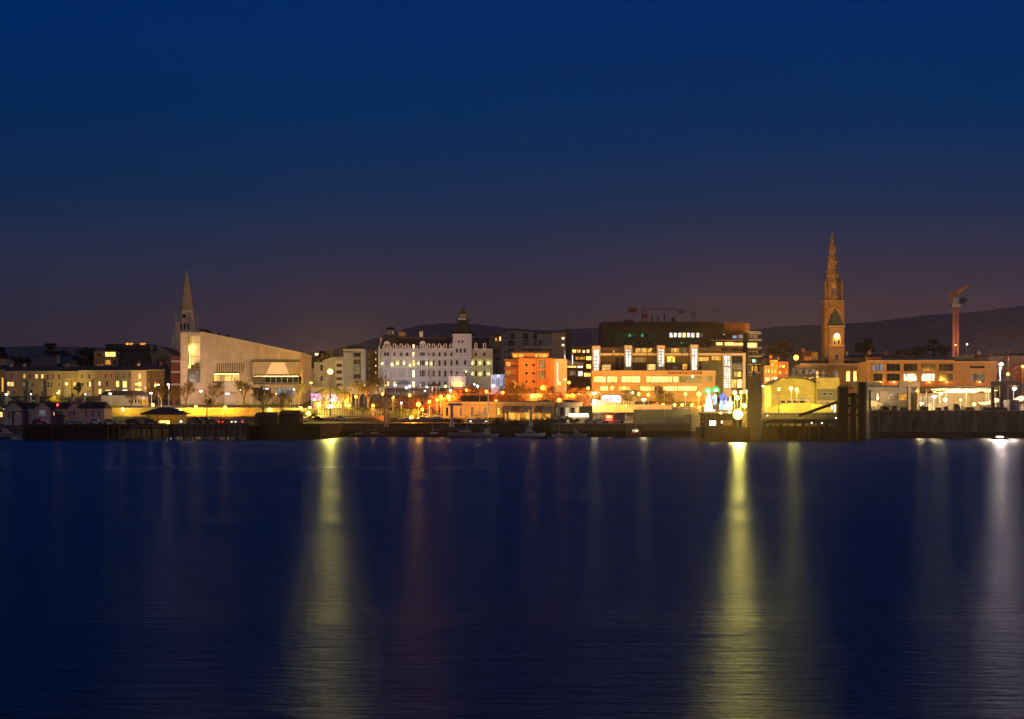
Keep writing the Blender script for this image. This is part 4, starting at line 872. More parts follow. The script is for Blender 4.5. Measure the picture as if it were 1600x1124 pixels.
# facade wash lamps (yellow scallops)
def scallop(bd, px, py, y, e=26, col=(1, .8, .2)):
    q = MB(); z_ = bd.Z(py); q.box(-.14, .14, -.3, -.02, -.16, .16); o = q.build('wall_light', glow('wall_light', (1, .8, .3), 8, sampled=False), bd.o, (bd.X(px), y, z_))
    L = bpy.data.lights.new('wall_light_glow', 'POINT'); L.energy = e; L.color = col; L.shadow_soft_size = .2; lo = bpy.data.objects.new('wall_light_glow', L); COL.objects.link(lo); lo.parent = o; lo.location = (0, -.5, .35)
for px, py in ((597, 569.5), (612.5, 571), (621, 569), (631, 569), (640.5, 572), (653.5, 569), (667, 569.5), (674, 569.5)): scallop(B, px, py, 0 if not (597 <= px <= 611 or 653 <= px <= 672) else -1.2, 80)
for px, py in ((737.8, 568.5), (750, 568.5), (763, 568.5), (737.8, 585.5), (750, 585.5), (763, 585.5)): scallop(B, px, py, .6, 90, (.95, .95, .2))
scallop(B, 728, 581.5, -1.6, 25, (.9, 1, .2))
# bandstand in the garden
t = thing('bandstand', 'small garden bandstand with a pointed dark roof below the hotel front', 'bandstand', (wx(678.5, 640), 640, wz(618, 640))); kk = 640/F
b = MB(); b.lathe([(10.5*kk, 14.5*kk), (9*kk, 15.8*kk), (3*kk, 18.5*kk), (.2, 21*kk), (.08, 23*kk)], 8, rot=R(22.5)); b.build('roof', slate, t)
for i in range(8):
    a_ = R(22.5)+i*math.pi/4; MB().tube((8.5*kk*math.cos(a_), 8.5*kk*math.sin(a_), -2), (8.5*kk*math.cos(a_), 8.5*kk*math.sin(a_), 14.6*kk), .12).build('post', tr, t)

# ---- apartments behind and beside the hotel
B = Bd('white_annex', 'plain pale annex with two columns of small windows between hotel and apartments', 'hotel', 777, 607, 700)
B.wall('wall', mat('annex_render', (.36, .34, .30), .8, .15, .3), 770.2, 786, 541.5, 607, [(774.3, 777, a, a+6, 'dark') for a in (547, 557, 567.5, 578)]+[(778.4, 783, a, a+6, 'dark', 2, 2) for a in (547, 557, 567.5, 578)], d=10, sills=False)
B = Bd('curved_roof_apartments', 'grey apartment block with curved roofs and tall dark window strips behind the orange block', 'apartments', 835, 607, 740)
ag = mat('apartment_grey', (.25, .27, .27), .8, .18, .3, streak=True); al = mat('apartment_light', (.42, .39, .33), .8, .15, .3, streak=True)
B.wall('wall', al, 784.5, 814, 530, 607, [(787.5, 789.6, a, a+4, 'dark', 1, 1) for a in (536, 547.5, 556.5, 567)]+[(793.5, 804, 532, 541, 'dark', 4, 1), (793.5, 804, 545, 553, 'dark', 4, 1), (793.5, 804, 557, 566, 'dark', 4, 1)]+[(808, 810, a, a+4, 'dark', 1, 1) for a in (536, 547.5, 556.5, 567)], d=14, sills=False)
b = MB(); b.prism([(B.X(784.5), B.Z(530)+.01), (B.X(862), B.Z(530)+.01), (B.X(862), B.Z(522)), (B.X(845), B.Z(521)), (B.X(826), B.Z(517.5)), (B.X(808), B.Z(515.5)), (B.X(795), B.Z(515.8)), (B.X(784.5), B.Z(519))], 1.5, 14); b.build('curved_storey', ag, B.o)
b = MB(); pts = [(784, 519), (795, 515.6), (808, 515.2), (826, 517.2), (845, 520.8), (863, 521.8)]
for (a, u), (c, v) in zip(pts, pts[1:]): b.prism([(B.X(a), B.Z(u)), (B.X(c), B.Z(v)), (B.X(c), B.Z(v-1.1)), (B.X(a), B.Z(u-1.1))], .8, 14.5)
b.build('roof', slate, B.o)
B.wall('main_front', ag, 814.1, 862, 530.2, 607, [(817.5, 826, 531, 539.5, 'dark', 3, 2), (834, 839, 531, 541, 'dark', 2, 2), (841.5, 847, 531, 540, 'dark', 2, 2), (818, 821.5, 547, 551, 'dark', 1, 1), (829, 832.5, 547, 551, 'dark', 1, 1), (841, 844.5, 547, 551, 'dark', 1, 1)], y=.4, d=13, sills=False)
for a, e in ((798.5, 804), (817.5, 825.5), (833.5, 839)): window(B.o, B.X((a+e)/2), B.Z(529.5), (e-a)*B.k, 9*B.k, 1.42, 'dark', 3, 1, 'dark')
b = MB(); b.box(B.X(815), B.X(862), -1.6, .38, B.Z(545.5), B.Z(541)); b.build('terrace_parapet', al, B.o)
B.wall('end_block', mat('apartment_beige', (.33, .28, .2), .8, .18, .3), 862.1, 884, 520, 607, [(877.5, 882, 527, 531, 'cream', 2, 1), (877.5, 882, 537.5, 541.5, 'cream', 2, 1)], y=-.6, d=14, sills=False)
B.roof(slate, 861, 885, 518.3, 520, -.6, 13, 2, None, .5, 'end_roof')
B.box('stair_tower', slate, 884.1, 893, 515, 560, .5, 8); B.box('stair_tower_cap', slate, 883.5, 894.5, 514, 515, .2, 8.4)
B = Bd('rooftop_flat', 'small amber lit penthouse behind the hotel wing roof', 'building', 775, 600, 780)
B.wall('wall', och, 765, 784, 524, 600, [(774, 777, 528, 533, 'amber', 1, 1), (780, 783, 526, 533, 'gold', 1, 1)], d=6, sills=False); B.roof(slate, 764, 785, 522, 524, 0, 6, 3)
B = Bd('conservatory', 'blue lit glass conservatory at the foot of the hotel wing', 'conservatory', 778, 608, 650)
B.wall('frame', mat('conservatory_blue', (.45, .5, .62), .6, .1), 767, 790, 585.5, 608, [(769+i*2.9, 771.2+i*2.9, 591.5, 604, 'blue' if i % 3 else 'dark', 1, 1) for i in range(7)], d=5, sills=False)
L = bpy.data.lights.new('blue_wash', 'POINT'); L.energy = 260; L.color = (.35, .5, 1); L.shadow_soft_size = .4; lo = bpy.data.objects.new('blue_wash', L); COL.objects.link(lo); lo.parent = B.o; lo.location = (0, -3, B.Z(590))
q = MB(); q.box(.2, .5, -.2, -.01, B.Z(587.6), B.Z(586.6)); q.build('spotlight', glow('blue_spot', (.7, .8, 1), 14), B.o)
# ---- orange block
B = Bd('orange_block', 'flat roofed block glowing orange in the street light with small square windows', 'apartments', 838, 610, 630)
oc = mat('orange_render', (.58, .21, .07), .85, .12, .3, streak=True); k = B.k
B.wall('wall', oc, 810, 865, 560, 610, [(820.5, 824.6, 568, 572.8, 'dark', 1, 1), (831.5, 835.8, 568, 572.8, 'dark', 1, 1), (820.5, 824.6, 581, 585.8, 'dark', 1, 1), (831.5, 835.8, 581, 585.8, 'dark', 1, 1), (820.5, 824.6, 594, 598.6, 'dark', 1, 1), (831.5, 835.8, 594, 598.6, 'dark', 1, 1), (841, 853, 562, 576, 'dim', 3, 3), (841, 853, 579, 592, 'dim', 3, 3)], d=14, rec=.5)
b = MB(); b.box(B.X(839.6), B.X(841), -1.3, -.01, 0, B.Z(560.5)); b.box(B.X(853), B.X(854.4), -1.3, -.01, 0, B.Z(560.5)); b.build('bay_fins', oc, B.o)
B.wall('penthouse', mat('penthouse_render', (.4, .2, .08), .8, .15), 800, 858, 551.5, 560, [(802, 818, 553, 558.6, 'amber', 5, 1), (836, 856, 553, 558.6, 'amber', 6, 1)], y=2.4, d=9, found=0, sills=False)
B.box('penthouse_roof', slate, 797, 860, 549.5, 551.4, 1.4, 12)
B.wall('balcony_wing', mat('wing_brick', (.34, .13, .06), .85, .2, .4, brick=(.45, .15, .02)), 789, 809.9, 560.2, 610, [(791, 798, 566, 573, 'amber', 2, 1), (791, 798, 581, 587, 'dim', 2, 1), (801, 806, 595, 601, 'dim', 2, 1)], y=1.0, d=12, sills=False)
for z0 in (573.5, 587.5, 561.5):
    b = MB(); b.box(B.X(788), B.X(809.8), -1.6, .95, B.Z(z0+3.6), B.Z(z0)); b.build('balcony', mat('dark_balcony', (.14, .06, .04), .7, .2), B.o)
B.wall('side_wing', mat('side_white', (.55, .48, .40), .8, .15, .3), 865.1, 886, 561, 610, [(870, 872.3, 566.5, 604, 'white', 1, 12), (874, 877, 580, 588, 'amber', 1, 2)], y=.8, d=12, sills=False)
# ---------------------------------------------------------------- middle and right: shopping block, dark tower block, cranes, church, terminal
pale_c = mat('pale_cladding', (.55, .46, .36), .7, .12, .3, streak=True); dkb = mat('dark_cladding', (.085, .07, .05), .7, .25, .3, brick=(2.4, 1.2, .03)); conc = mat('concrete', (.36, .34, .29), .85, .3, .5, streak=True)
dbr = mat('dusk_brick', (.13, .09, .06), .85, .25, .4, brick=(.45, .15, .02))
# big dark block behind
B = Bd('dark_office_block', 'huge windowless-topped dark block with green and white lit windows below its flat roof', 'office block', 1040, 560, 760)
k = B.k; rn = random.Random(11); ws = []
for i in range(10):
    px = 962.5+i*6.6; ws.append((px, px+4.2, 521.5, 526.5, ['greendim', 'greendim', 'greendim', 'green', 'greendim', 'greendim', 'green', 'dark', 'greendim', 'greendim'][i], 1, 1))
for i in range(8): ws.append((1046.5+i*6.9, 1051.6+i*6.9, 519.8, 527.2, ['white', 'white', 'white', 'gold', 'white', 'white', 'cream', 'greywarm'][i], 1, 1))
for i in range(12):
    px = 955+i*6.6; ws.append((px, px+4, 534.2, 537.5, 'greendim' if i % 3 else 'dark', 1, 1))
for i in range(6): ws.append((1050+i*7, 1054+i*7, 534, 537.5, 'greendim' if i != 2 else 'green', 1, 1))
B.wall('wall', dkb, 949, 1115, 512, 560, ws, y=1.5, d=30, sills=False, frame='dark')
B.box('plant_storey', mat('plant_louvres', (.06, .05, .04), .7, .3, .4, brick=(.6, .3, .05)), 941.5, 1116, 502.2, 511.9, 3.0, 30)
B.box('side_wall', mat('side_brick', (.075, .05, .045), .85, .3, .3), 941, 948.9, 503.5, 560, 2.5, 30)
B.box('lift_overrun', slate, 976.5, 991.5, 498.8, 502.2, 8, 14)
for px, tp in ((1022, 490.5), (1031.7, 490), (1041.5, 489.5)):
    MB().tube((B.X(px), 12, B.Z(503)), (B.X(px), 12, B.Z(tp)), .32, .32, 8).build('flue', slate, B.o)
B.box('roof_tank', slate, 1053.5, 1058.5, 494, 502.2, 11, 13)
b = MB(); b.prism([(B.X(1115.1), B.Z(560)), (B.X(1132), B.Z(560)), (B.X(1132), B.Z(505.5)), (B.X(1121), B.Z(503)), (B.X(1115.1), B.Z(502))], 3.5, 26); b.build('link_block', mat('side_brick', ()), B.o)
# brown rear block with terraces
B = Bd('brown_terrace_block', 'brown topped block with glowing terrace floors stepping out beyond the dark block', 'office block', 1160, 590, 715)
B.box('brown_top', mat('brown_cladding', (.22, .115, .045), .75, .2), 1133, 1166.5, 503, 521, 5, 20); B.box('side_fin', mat('tan_cladding', (.36, .22, .1), .75, .2), 1166.6, 1174.5, 504.5, 519, 6, 19)
B.wall('upper_floor', dbr, 1120, 1168, 521.1, 532, [(1131.8, 1134, 520.9+.5, 523.5, 'cream', 1, 1), (1146, 1153, 524, 528.5, 'blue', 2, 1), (1155, 1164, 523, 528.5, 'cool', 3, 1)], y=3, d=16, found=0, sills=False)
B.wall('lit_floor', dbr, 1112, 1166, 532.1, 542, [(1119.5, 1130, 535, 539.5, 'gold', 3, 1), (1133, 1148, 534.5, 540, 'gold', 4, 1), (1148.6, 1163.5, 535.5, 540, 'gold', 4, 1)], y=1.5, d=17, found=0, sills=False)
B.wall('lower_floor', dbr, 1112, 1168, 542.1, 590, [(1122, 1140, 544, 549, 'dark', 5, 1), (1143, 1162, 544, 549, 'dark', 5, 1)], y=.8, d=18, sills=False)
b = MB()
for z0 in (532, 542): b.box(B.X(1110), B.X(1167), -.8, .79, B.Z(z0)-.2, B.Z(z0)+.25)
b.build('terrace_slab', pale_c, B.o)
B = Bd('balcony_apartments', 'many storeyed block whose white balcony edges catch the street light at the hill street', 'apartments', 1180, 610, 670)
B.wall('wall', dbr, 1168.2, 1186, 519, 612, [(1172, 1184, 523.5, 528.5, 'greywarm', 4, 1), (1168.8, 1184, 535.5, 543, 'gold', 4, 1), (1170, 1183, 549, 556, 'dark', 4, 1), (1170, 1183, 562, 569, 'dark', 4, 1), (1175.5, 1184, 572, 580, 'amber', 3, 1), (1170, 1183, 586, 593, 'dim', 4, 1)], y=1.5, d=12, sills=False)
for i, z0 in enumerate((521, 531.5, 544, 557, 569.5, 582, 595)):
    q = MB(); e = 1192.5 if i else 1192; q.plan([(B.X(1170), -.6), (B.X(e-3), -.6), (B.X(e), 2.5), (B.X(e), 12.5), (B.X(1186.2), 12.5), (B.X(1186.2), 1.4), (B.X(1170), 1.4)], B.Z(z0)-.15, B.Z(z0)+.15); o = q.build('balcony', mat('balcony_white', (.7, .66, .6), .6, .1), B.o)
    q = MB()
    for j in range(9): q.box(B.X(e)-.1, B.X(e)-.05, 2.6+j*1.1, 2.68+j*1.1, B.Z(z0)+.16, B.Z(z0)+1.2)
    q.box(B.X(e)-.12, B.X(e)-.03, 2.5, 12.4, B.Z(z0)+1.2, B.Z(z0)+1.28); q.build('railing', mat('balcony_white', ()), o)
B.box('roof_deck', mat('balcony_white', ()), 1166, 1187, 518.2, 519, 0, 14)
# pavilion shopping block
B = Bd('waterfront_complex', 'long pale waterfront complex with tall white lit stair towers and a glowing restaurant strip', 'shopping centre', 1040, 618, 640)
k = B.k; ws = [(957, 967, 545, 551, 'dark', 3, 1), (958.6, 960.8, 547.3, 551, 'gold', 1, 1), (994, 1020, 543.5, 551, 'warm', 7, 1), (1050, 1063, 543.5, 551, 'warm', 3, 1), (1064, 1074, 543.5, 551, 'greywarm', 3, 1)]
ws = [q for q in ws if q[0] != 957]
B.wall('top_storey', dbr, 938.4, 1128, 542.5, 551.5, ws, y=3.5, d=16, found=0, sills=False, frame='dark')
B.wall('middle_storeys', dbr, 938.4, 1130, 555.6, 579, [(941, 955, 569.5, 578.4, 'lit', 5, 2), (962, 974, 558, 578, 'dark', 4, 3), (990, 1010, 558, 566, 'dim', 5, 1), (1011.5, 1025, 568.8, 578.4, 'lit', 4, 2), (1042.5, 1056, 556.3, 566, 'yellow', 4, 2), (1067.5, 1075, 568.5, 577.5, 'amber', 2, 1), (1052, 1059, 571.5, 578, 'grey', 2, 1), (1091.5, 1109, 557.5, 564.5, 'amber', 5, 1), (1113, 1128, 556, 563, 'amber', 4, 1)], y=2.5, d=17, found=0, sills=False, frame='dark')
b = MB(); b.box(B.X(938.2), B.X(1165), 1.2, 18, B.Z(555.5), B.Z(551.6)); b.build('white_band', pale_c, B.o)
for px in (957.5, 968.5, 1012, 1022, 1066, 1076): MB().box(B.X(px), B.X(px)+.28, .9, 1.19, B.Z(579), B.Z(543)).build('downpipe', DFR(), B.o)
for i, (a, e, tp, bt) in enumerate(((925.5, 937.8, 541, 581), (976, 987.5, 540, 574), (1027, 1038.8, 540, 574), (1079, 1090.8, 539, 579.5))):
    wl = B.wall('stair_tower', pale_c, a, e, tp, 579 if i else 583, [(a+1.2, e-1.2, tp+5.3, bt-.4, 'white', 2, 6)], y=-.6, d=7, found=0, sills=False, frame='heavy')
# right return: frame and tall lit tower
B.wall('restaurant_core', mat('olive_cladding', (.13, .115, .07), .8, .2), 1096, 1129, 564, 612, [], y=.9, d=14)
B.wall('glass_wing', dbr, 1143.5, 1161, 555.7, 616, [(1144.5, 1160.5, 557, 567, 'dark', 3, 2), (1144.5, 1160.5, 569, 578, 'greywarm', 4, 2), (1148, 1159, 580.5, 589, 'yellow', 3, 2), (1143.9, 1152, 593, 606, 'amber', 2, 2), (1153, 1160.5, 593, 606, 'gold', 2, 2)], y=1.6, d=14, sills=False, frame='dark')
B.wall('stair_tower', pale_c, 1129.5, 1143.2, 553, 612, [(1131.4, 1142, 555.5, 572.5, 'white', 2, 2), (1131.4, 1142, 573.3, 607, 'white', 3, 9)], y=.4, d=8, sills=False, frame='heavy')
B.box('end_frame', pale_c, 1161.1, 1165.5, 551.6, 616, .9, 16)
# restaurant block in front
B2 = Bd('restaurant_block', 'low projecting restaurant floor with a white fascia, brown sign and two glowing glazed strips', 'restaurant', 1021, 620, 622)
wz_ = []
for a, e, st in ((927.5, 947, 'gold'), (949, 965, 'gold'), (971, 1000.5, 'gold'), (1010, 1050, 'gold'), (1051, 1061, 'lit'), (1062, 1096.5, 'greywarm')): wz_.append((a, e, 588.2, 597.8, st, max(2, int((e-a)/4)), 1))
wz_.append((1103, 1113.5, 586, 597, 'dim', 3, 3))
for a, e, st in ((938, 950, 'gold'), (952, 960, 'amber'), (966, 985, 'amber'), (1000, 1023, 'gold'), (1024, 1030, 'dim'), (1036, 1058, 'gold'), (1059, 1089, 'gold')): wz_.append((a, e, 603.5, 610.8, st, max(2, int((e-a)/4)), 1))
B2.wall('wall', mat('fascia_render', (.40, .27, .15), .75, .1, .3, streak=True), 925, 1117.5, 579.5, 620, wz_, y=0, d=10, sills=False, frame='dark')
b = MB(); b.box(B2.X(924.6), B2.X(1118), -.7, -.01, B2.Z(587.6), B2.Z(579.3)); b.box(B2.X(924.6), B2.X(1100), -.9, -.01, B2.Z(602.4), B2.Z(599)); fs = b.build('fascia', mat('fascia_render', ()), B2.o)
b = MB(); b.box(B2.X(1043.5), B2.X(1097), -.82, -.71, B2.Z(584.9), B2.Z(581.3)); sg = b.build('sign_board', mat('sign_brown', (.12, .03, .015), .6, .1), B2.o)
b = MB(); rn = random.Random(4); px = 1045.5
for w_ in (3, 5, 4, 6, 4):
    for j in range(w_):
        hh = rn.uniform(1.5, 2.1); b.box(B2.X(px), B2.X(px)+.22, -.86, -.825, B2.Z(584.2), B2.Z(584.2-hh)); b.box(B2.X(px)+.222, B2.X(px)+.34, -.86, -.825, B2.Z(584.2-rn.uniform(0, 1.3)), B2.Z(584.2-rn.uniform(0, 1.3))+.12); px += 1.9
    px += 1.6
b.build('sign_lettering', mat('sign_orange', (.7, .25, .06), .6, .1), sg)
q = MB(); q.smooth = True; q.lathe([(.05, B2.Z(589.3)), (.36, B2.Z(588.9)), (.36, B2.Z(587.9)), (.05, B2.Z(587.7))], 8, (B2.X(1082), -.8)); q.build('green_lantern', glow('green_lens', (.4, 1, .5), 16), B2.o)
for px in (945, 975, 1015, 1048, 1075, 1100):
    L = bpy.data.lights.new('terrace_light', 'POINT'); L.energy = 130; L.color = (1, .62, .2); L.shadow_soft_size = .3; lo = bpy.data.objects.new('terrace_light', L); COL.objects.link(lo); lo.parent = B2.o; lo.location = (B2.X(px), -2.5, B2.Z(608))
# glazed link building left of the complex
B = Bd('glazed_office', 'stepped glass office with lit landings between the orange block and the white stair towers', 'office block', 905, 610, 655)
B.wall('top_floor', dbr, 893, 925, 543.5, 552, [(894.5, 901, 545.5, 551, 'lit', 2, 1), (902, 908, 545.5, 551, 'warm', 2, 1), (911, 915, 546.5, 551, 'cream', 1, 1), (917.5, 922, 545.5, 551, 'gold', 2, 1)], y=4, d=10, found=0, sills=False, frame='dark')
B.wall('upper_floor', dbr, 898, 925, 552.1, 563, [(899.5, 905, 557, 562, 'amber', 2, 1), (906, 915, 557, 562, 'amber', 3, 1), (916, 924.5, 556.5, 568-5.3, 'gold', 3, 1)], y=2.5, d=11, found=0, sills=False, frame='dark')
b = MB(); b.prism([(B.X(866), B.Z(572)), (B.X(866), B.Z(562)), (B.X(881), B.Z(562)), (B.X(912), B.Z(567)), (B.X(912), B.Z(572))][::-1], 1.2, 10); b.build('sloped_parapet', mat('side_white', ()), B.o)
B.wall('mid_floor', dbr, 880, 925, 563.1, 577, [(884, 901, 571, 574.6, 'gold', 5, 1), (902.3, 911, 568.5, 575, 'white', 2, 1), (916.5, 924, 569, 576, 'gold', 2, 1)], y=1.8, d=11, found=0, sills=False, frame='dark')
B.wall('lower_floor', dbr, 866, 925, 577.1, 612, [(867.5, 879, 580, 588, 'dim', 4, 1), (881, 884, 579, 585, 'cream', 1, 1), (889, 900, 579, 587, 'greywarm', 4, 1), (903, 911, 580, 588, 'white', 2, 1), (912.5, 924, 582.5, 589, 'gold', 5, 1)], y=.6, d=12, sills=False, frame='dark')
for a, tp, bt in ((881.6, 548, 572), (893.6, 549.5, 571)):
    q = B.wall('light_fin', pale_c, a-.4, a+2.4, tp, bt, [(a, a+2, tp+5.5, bt-.5, 'white', 1, 4)], y=.2, d=1.4, found=0, sills=False, rec=.12, frame='dark')
B.box('roof_canopy', slate, 890, 926, 540.8, 543.4, 2, 15)

# ---- tower cranes behind
def crane(label, px, Y, top, jib_y, jx0, jx1, cab, col, pyb=560, w_=1.1):
    t = thing('tower_crane', label, 'crane', (wx(px, Y), Y, wz(pyb, Y))); kk = Y/F; Z = lambda p: (pyb-p)*kk
    b = MB(); h = w_
    for sx_ in (-h, h):
        for sy_ in (-h, h): b.tube((sx_, sy_, 0), (sx_, sy_, Z(jib_y)), .17, .17, 4)
    n = int(Z(jib_y)/2.6)
    for i in range(n):
        z0 = Z(jib_y)*i/n; z1 = Z(jib_y)*(i+1)/n; s = 1 if i % 2 else -1
        b.tube((-h*s, -h, z0), (h*s, -h, z1), .09, .09, 3, cap=False); b.tube((-h, -h*s, z0), (-h, h*s, z1), .09, .09, 3, cap=False); b.tube((h, -h*s, z0), (h, h*s, z1), .09, .09, 3, cap=False)
    b.build('mast', col, t)
    b = MB(); x0 = (jx0-px)*kk; x1 = (jx1-px)*kk; zj = Z(jib_y); n = int(abs(x1-x0)/2.4)
    b.tube((x0, -.6, zj), (x1, -.6, zj), .16, .12, 4); b.tube((x0, .6, zj), (x1, .6, zj), .16, .12, 4); b.tube((x0*.35, 0, zj+1.5), (x1, 0, zj+.9), .14, .1, 4)
    for i in range(n):
        a = x0*.35+(x1-x0*.35)*i/n; e = x0*.35+(x1-x0*.35)*(i+1)/n; b.tube((a, -.6, zj), ((a+e)/2, 0, zj+1.3), .08, .08, 3, cap=False); b.tube(((a+e)/2, 0, zj+1.3), (e, -.6, zj), .08, .08, 3, cap=False)
    b.build('jib', col, t)
    b = MB(); b.tube((-h, 0, zj), (0, 0, Z(top)), .2, .14, 4); b.tube((h, 0, zj), (0, 0, Z(top)), .2, .14, 4); b.tube((0, 0, Z(top)), (x1*.6, 0, zj+1.2), .07, .07, 3); b.tube((0, 0, Z(top)), (x0*.85, 0, zj+.4), .07, .07, 3); b.build('apex_ties', col, t)
    b = MB(); s = 1 if x0 > 0 else -1; cw = x0 if abs(x0) < abs(x1) else x0
    b.box(min(x0, x0*.5), max(x0, x0*.5), -1.1, 1.1, zj-1.2, zj+1.4); b.build('counterweight', col, t)
    b = MB(); b.box(-h-.4, h+.4, -h-1.9, -h-.2, Z(cab+5), Z(cab)); b.build('cab', col, t); return t
redst = mat('crane_red', (.42, .09, .07), .5, .2); pinkst = mat('crane_pinkish', (.4, .2, .17), .5, .2)
crane('red tower crane with its short counter jib behind the dark block, nearer its lift housing', 1007, 860, 471, 485, 982, 1060, 492, redst)
crane('pinkish tower crane with a pale cab above the middle of the dark block', 1083, 980, 474, 487.5, 1058, 1135, 490, pinkst, w_=1.2)
# luffing crane far right
t = thing('luffing_crane', 'orange luffing crane with a raised stubby jib above the long office roof', 'crane', (wx(1493, 880), 880, wz(552, 880))); kk = 880/F; Z = lambda p: (552-p)*kk
b = MB(); h = 1.15; oc2 = mat('crane_orange', (.8, .33, .05), .5, .2); oc3 = mat('crane_tower_brown', (.4, .13, .05), .6, .2)
for sx_ in (-h, h):
    for sy_ in (-h, h): b.tube((sx_, sy_, -2), (sx_, sy_, Z(480)), .2, .2, 4)
n = 11
for i in range(n):
    z0 = Z(480)*i/n; z1 = Z(480)*(i+1)/n
    for s in (-1, 1): b.tube((-h*s, -h, z0), (h*s, -h, z1), .12, .12, 3, cap=False); b.tube((h, -h*s, z0), (h, h*s, z1), .12, .12, 3, cap=False)
    b.box(-h, h, -h-.1, -h+.1, z1-.12, z1+.12)
b.build('mast', oc3, t)
b = MB(); b.box(-2.6, 2.4, -2.2, 2.2, Z(479.9), Z(475.5)); b.box(-2.4, .8, -2.5, 1, Z(475.4), Z(466)); b.build('slewing_cab', mat('crane_grey', (.35, .3, .28), .6, .2), t)
b = MB(); b.tube((-2.6, 0, Z(464)), (7.0, 0, Z(446)), 1.35, 1.0, 4); b.tube((-3.4, 0, Z(456)), (1.5, 0, Z(463)), .3); b.tube((-3.2, 0, Z(456)), (-2.6, 0, Z(475)), .25); b.build('jib', oc2, t)
b = MB(); b.tube((4.6, -1.5, Z(469)), (4.6, 1.5, Z(469)), 1.7, 1.7, 12); b.box(2.5, 5, -1, 1, Z(476), Z(472)); b.build('winch_drum', mat('crane_dark', (.05, .06, .05), .6, .2), t)

# ---- tall church tower & spire
B = Bd('tall_church_tower', 'tall slender brown stone church tower and spire glowing warm above the town hall', 'church', 1303.5, 590, 740)
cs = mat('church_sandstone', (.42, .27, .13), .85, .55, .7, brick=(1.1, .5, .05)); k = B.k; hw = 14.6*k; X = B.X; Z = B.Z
ctd = MB(); ctd.box(-hw, hw, 0, 2*hw, -3, Z(471))
for sx_ in (-1, 1): ctd.box(sx_*(hw-.8)-1.0, sx_*(hw-.8)+1.0, -.9, 1.0, -3, Z(514)); ctd.box(sx_*(hw-.5)-.7, sx_*(hw-.5)+.7, -.5, 1.0, Z(514), Z(474))
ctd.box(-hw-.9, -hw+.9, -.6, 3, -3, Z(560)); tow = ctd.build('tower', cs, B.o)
b = MB(); b.box(-hw-.4, hw+.4, -.6, 2*hw+.4, Z(471)+.003, Z(469.8)); b.build('string_course', mat('pale_sandstone', (.6, .4, .22), .8, .2), B.o)
b = MB()
for i in range(10):
    t0_ = math.pi*i/10; t1_ = math.pi*(i+1)/10; r0, r1 = 8*k, 9*k
    b.prism([(r0*math.cos(t0_), Z(490)+r0*math.sin(t0_)), (r1*math.cos(t0_), Z(490)+r1*math.sin(t0_)), (r1*math.cos(t1_), Z(490)+r1*math.sin(t1_)), (r0*math.cos(t1_), Z(490)+r0*math.sin(t1_))], -.25, -.01)
b.build('arch_moulding', mat('pale_sandstone', ()), tow)
window(tow, -2.6*k*1.5, Z(511), 4.5*k, 20*k, -.08, 'dark', 1, 3, 'dark', True); window(tow, 2.6*k*1.5, Z(511), 4.5*k, 20*k, -.08, 'dark', 1, 3, 'dark', True)
b = MB(); r8 = 12.8*k; b.lathe([(r8*1.02, Z(469.8)+.004), (r8, Z(440)), (r8*.9, Z(438))], 8, (0, hw), 0, R(22.5)); st_ = b.build('octagon_stage', cs, B.o)
for px in (1299.5, 1305): window(st_, X(px+1.2), Z(460.5), 2.3*k, 9.5*k, hw-r8*math.cos(R(22.5))-.12, 'grey', 1, 1, 'dark', True)
b = MB(); b.prism([(X(1300), Z(450)), (X(1307), Z(450)), (X(1303.5), Z(440))], hw-r8-.3, hw-r8+2); b.build('gablet', mat('pale_sandstone', ()), st_)
for sx_ in (-1, 1):
    p = MB(); p.lathe([(1.2*k, Z(469.7)), (1.5*k, Z(450)), (1.9*k, Z(449)), (1.9*k, Z(441)), (.1, Z(436.5))], 6, (sx_*12.8*k, .5)); p.build('pinnacle', cs, B.o)
b = MB(); b.lathe([(11.3*k, Z(438)), (9.0*k, Z(425)), (6.3*k, Z(404)), (6.6*k, Z(403)), (4.2*k, Z(385)), (1.6*k, Z(368)), (1.9*k, Z(364)), (.4, Z(361.5))], 8, (0, hw), 0, R(22.5))
for (rr, zz) in ((9.6*k, 427), (6.5*k, 402), (4.2*k, 384)):
    for i in range(8): a_ = i*math.pi/4+R(22.5); b.box(rr*math.cos(a_)-.35, rr*math.cos(a_)+.35, hw+rr*math.sin(a_)-.35, hw+rr*math.sin(a_)+.35, Z(zz), Z(zz-2.2))
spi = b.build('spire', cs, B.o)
bb = MB()
for rr, zz in ((10.0, 430), (8.2, 418), (7.1, 409), (5.4, 395), (4.4, 386.5), (3.1, 376)): bb.lathe([((rr+.15)*k, Z(zz)), ((rr+.02)*k, Z(zz-.9))], 8, (0, hw), 0, R(22.5))
bb.build('stone_bands', mat('pale_sandstone', ()), spi)
for zz, rr, w__ in ((434, 10.2, 1.7), (413, 7.4, 1.3), (393, 5.0, 1.0)):
    for a_ in (-90, -45, -135):
        q = MB(); q.prism([(-w__*k*.7, 0), (w__*k*.7, 0), (w__*k*.7, 3*k), (0, 6*k), (-w__*k*.7, 3*k)], -.5, 1.2); o = q.build('lucarne', mat('pale_sandstone', ()), spi, (rr*.93*k*math.cos(R(a_)), hw+rr*.93*k*math.sin(R(a_)), Z(zz))); o.rotation_euler[2] = R(a_+90)
        q = MB(); q.box(-w__*k*.35, w__*k*.35, -.56, -.502, .15, 3*k); q.build('opening', G('dark'), o)
q = MB(); q.tube((0, hw, Z(361.5)), (0, hw, Z(351)), .14, .06, 5); q.box(-.9, .9, hw-.08, hw+.08, Z(355), Z(355)+.25); q.build('cross', slate, spi)
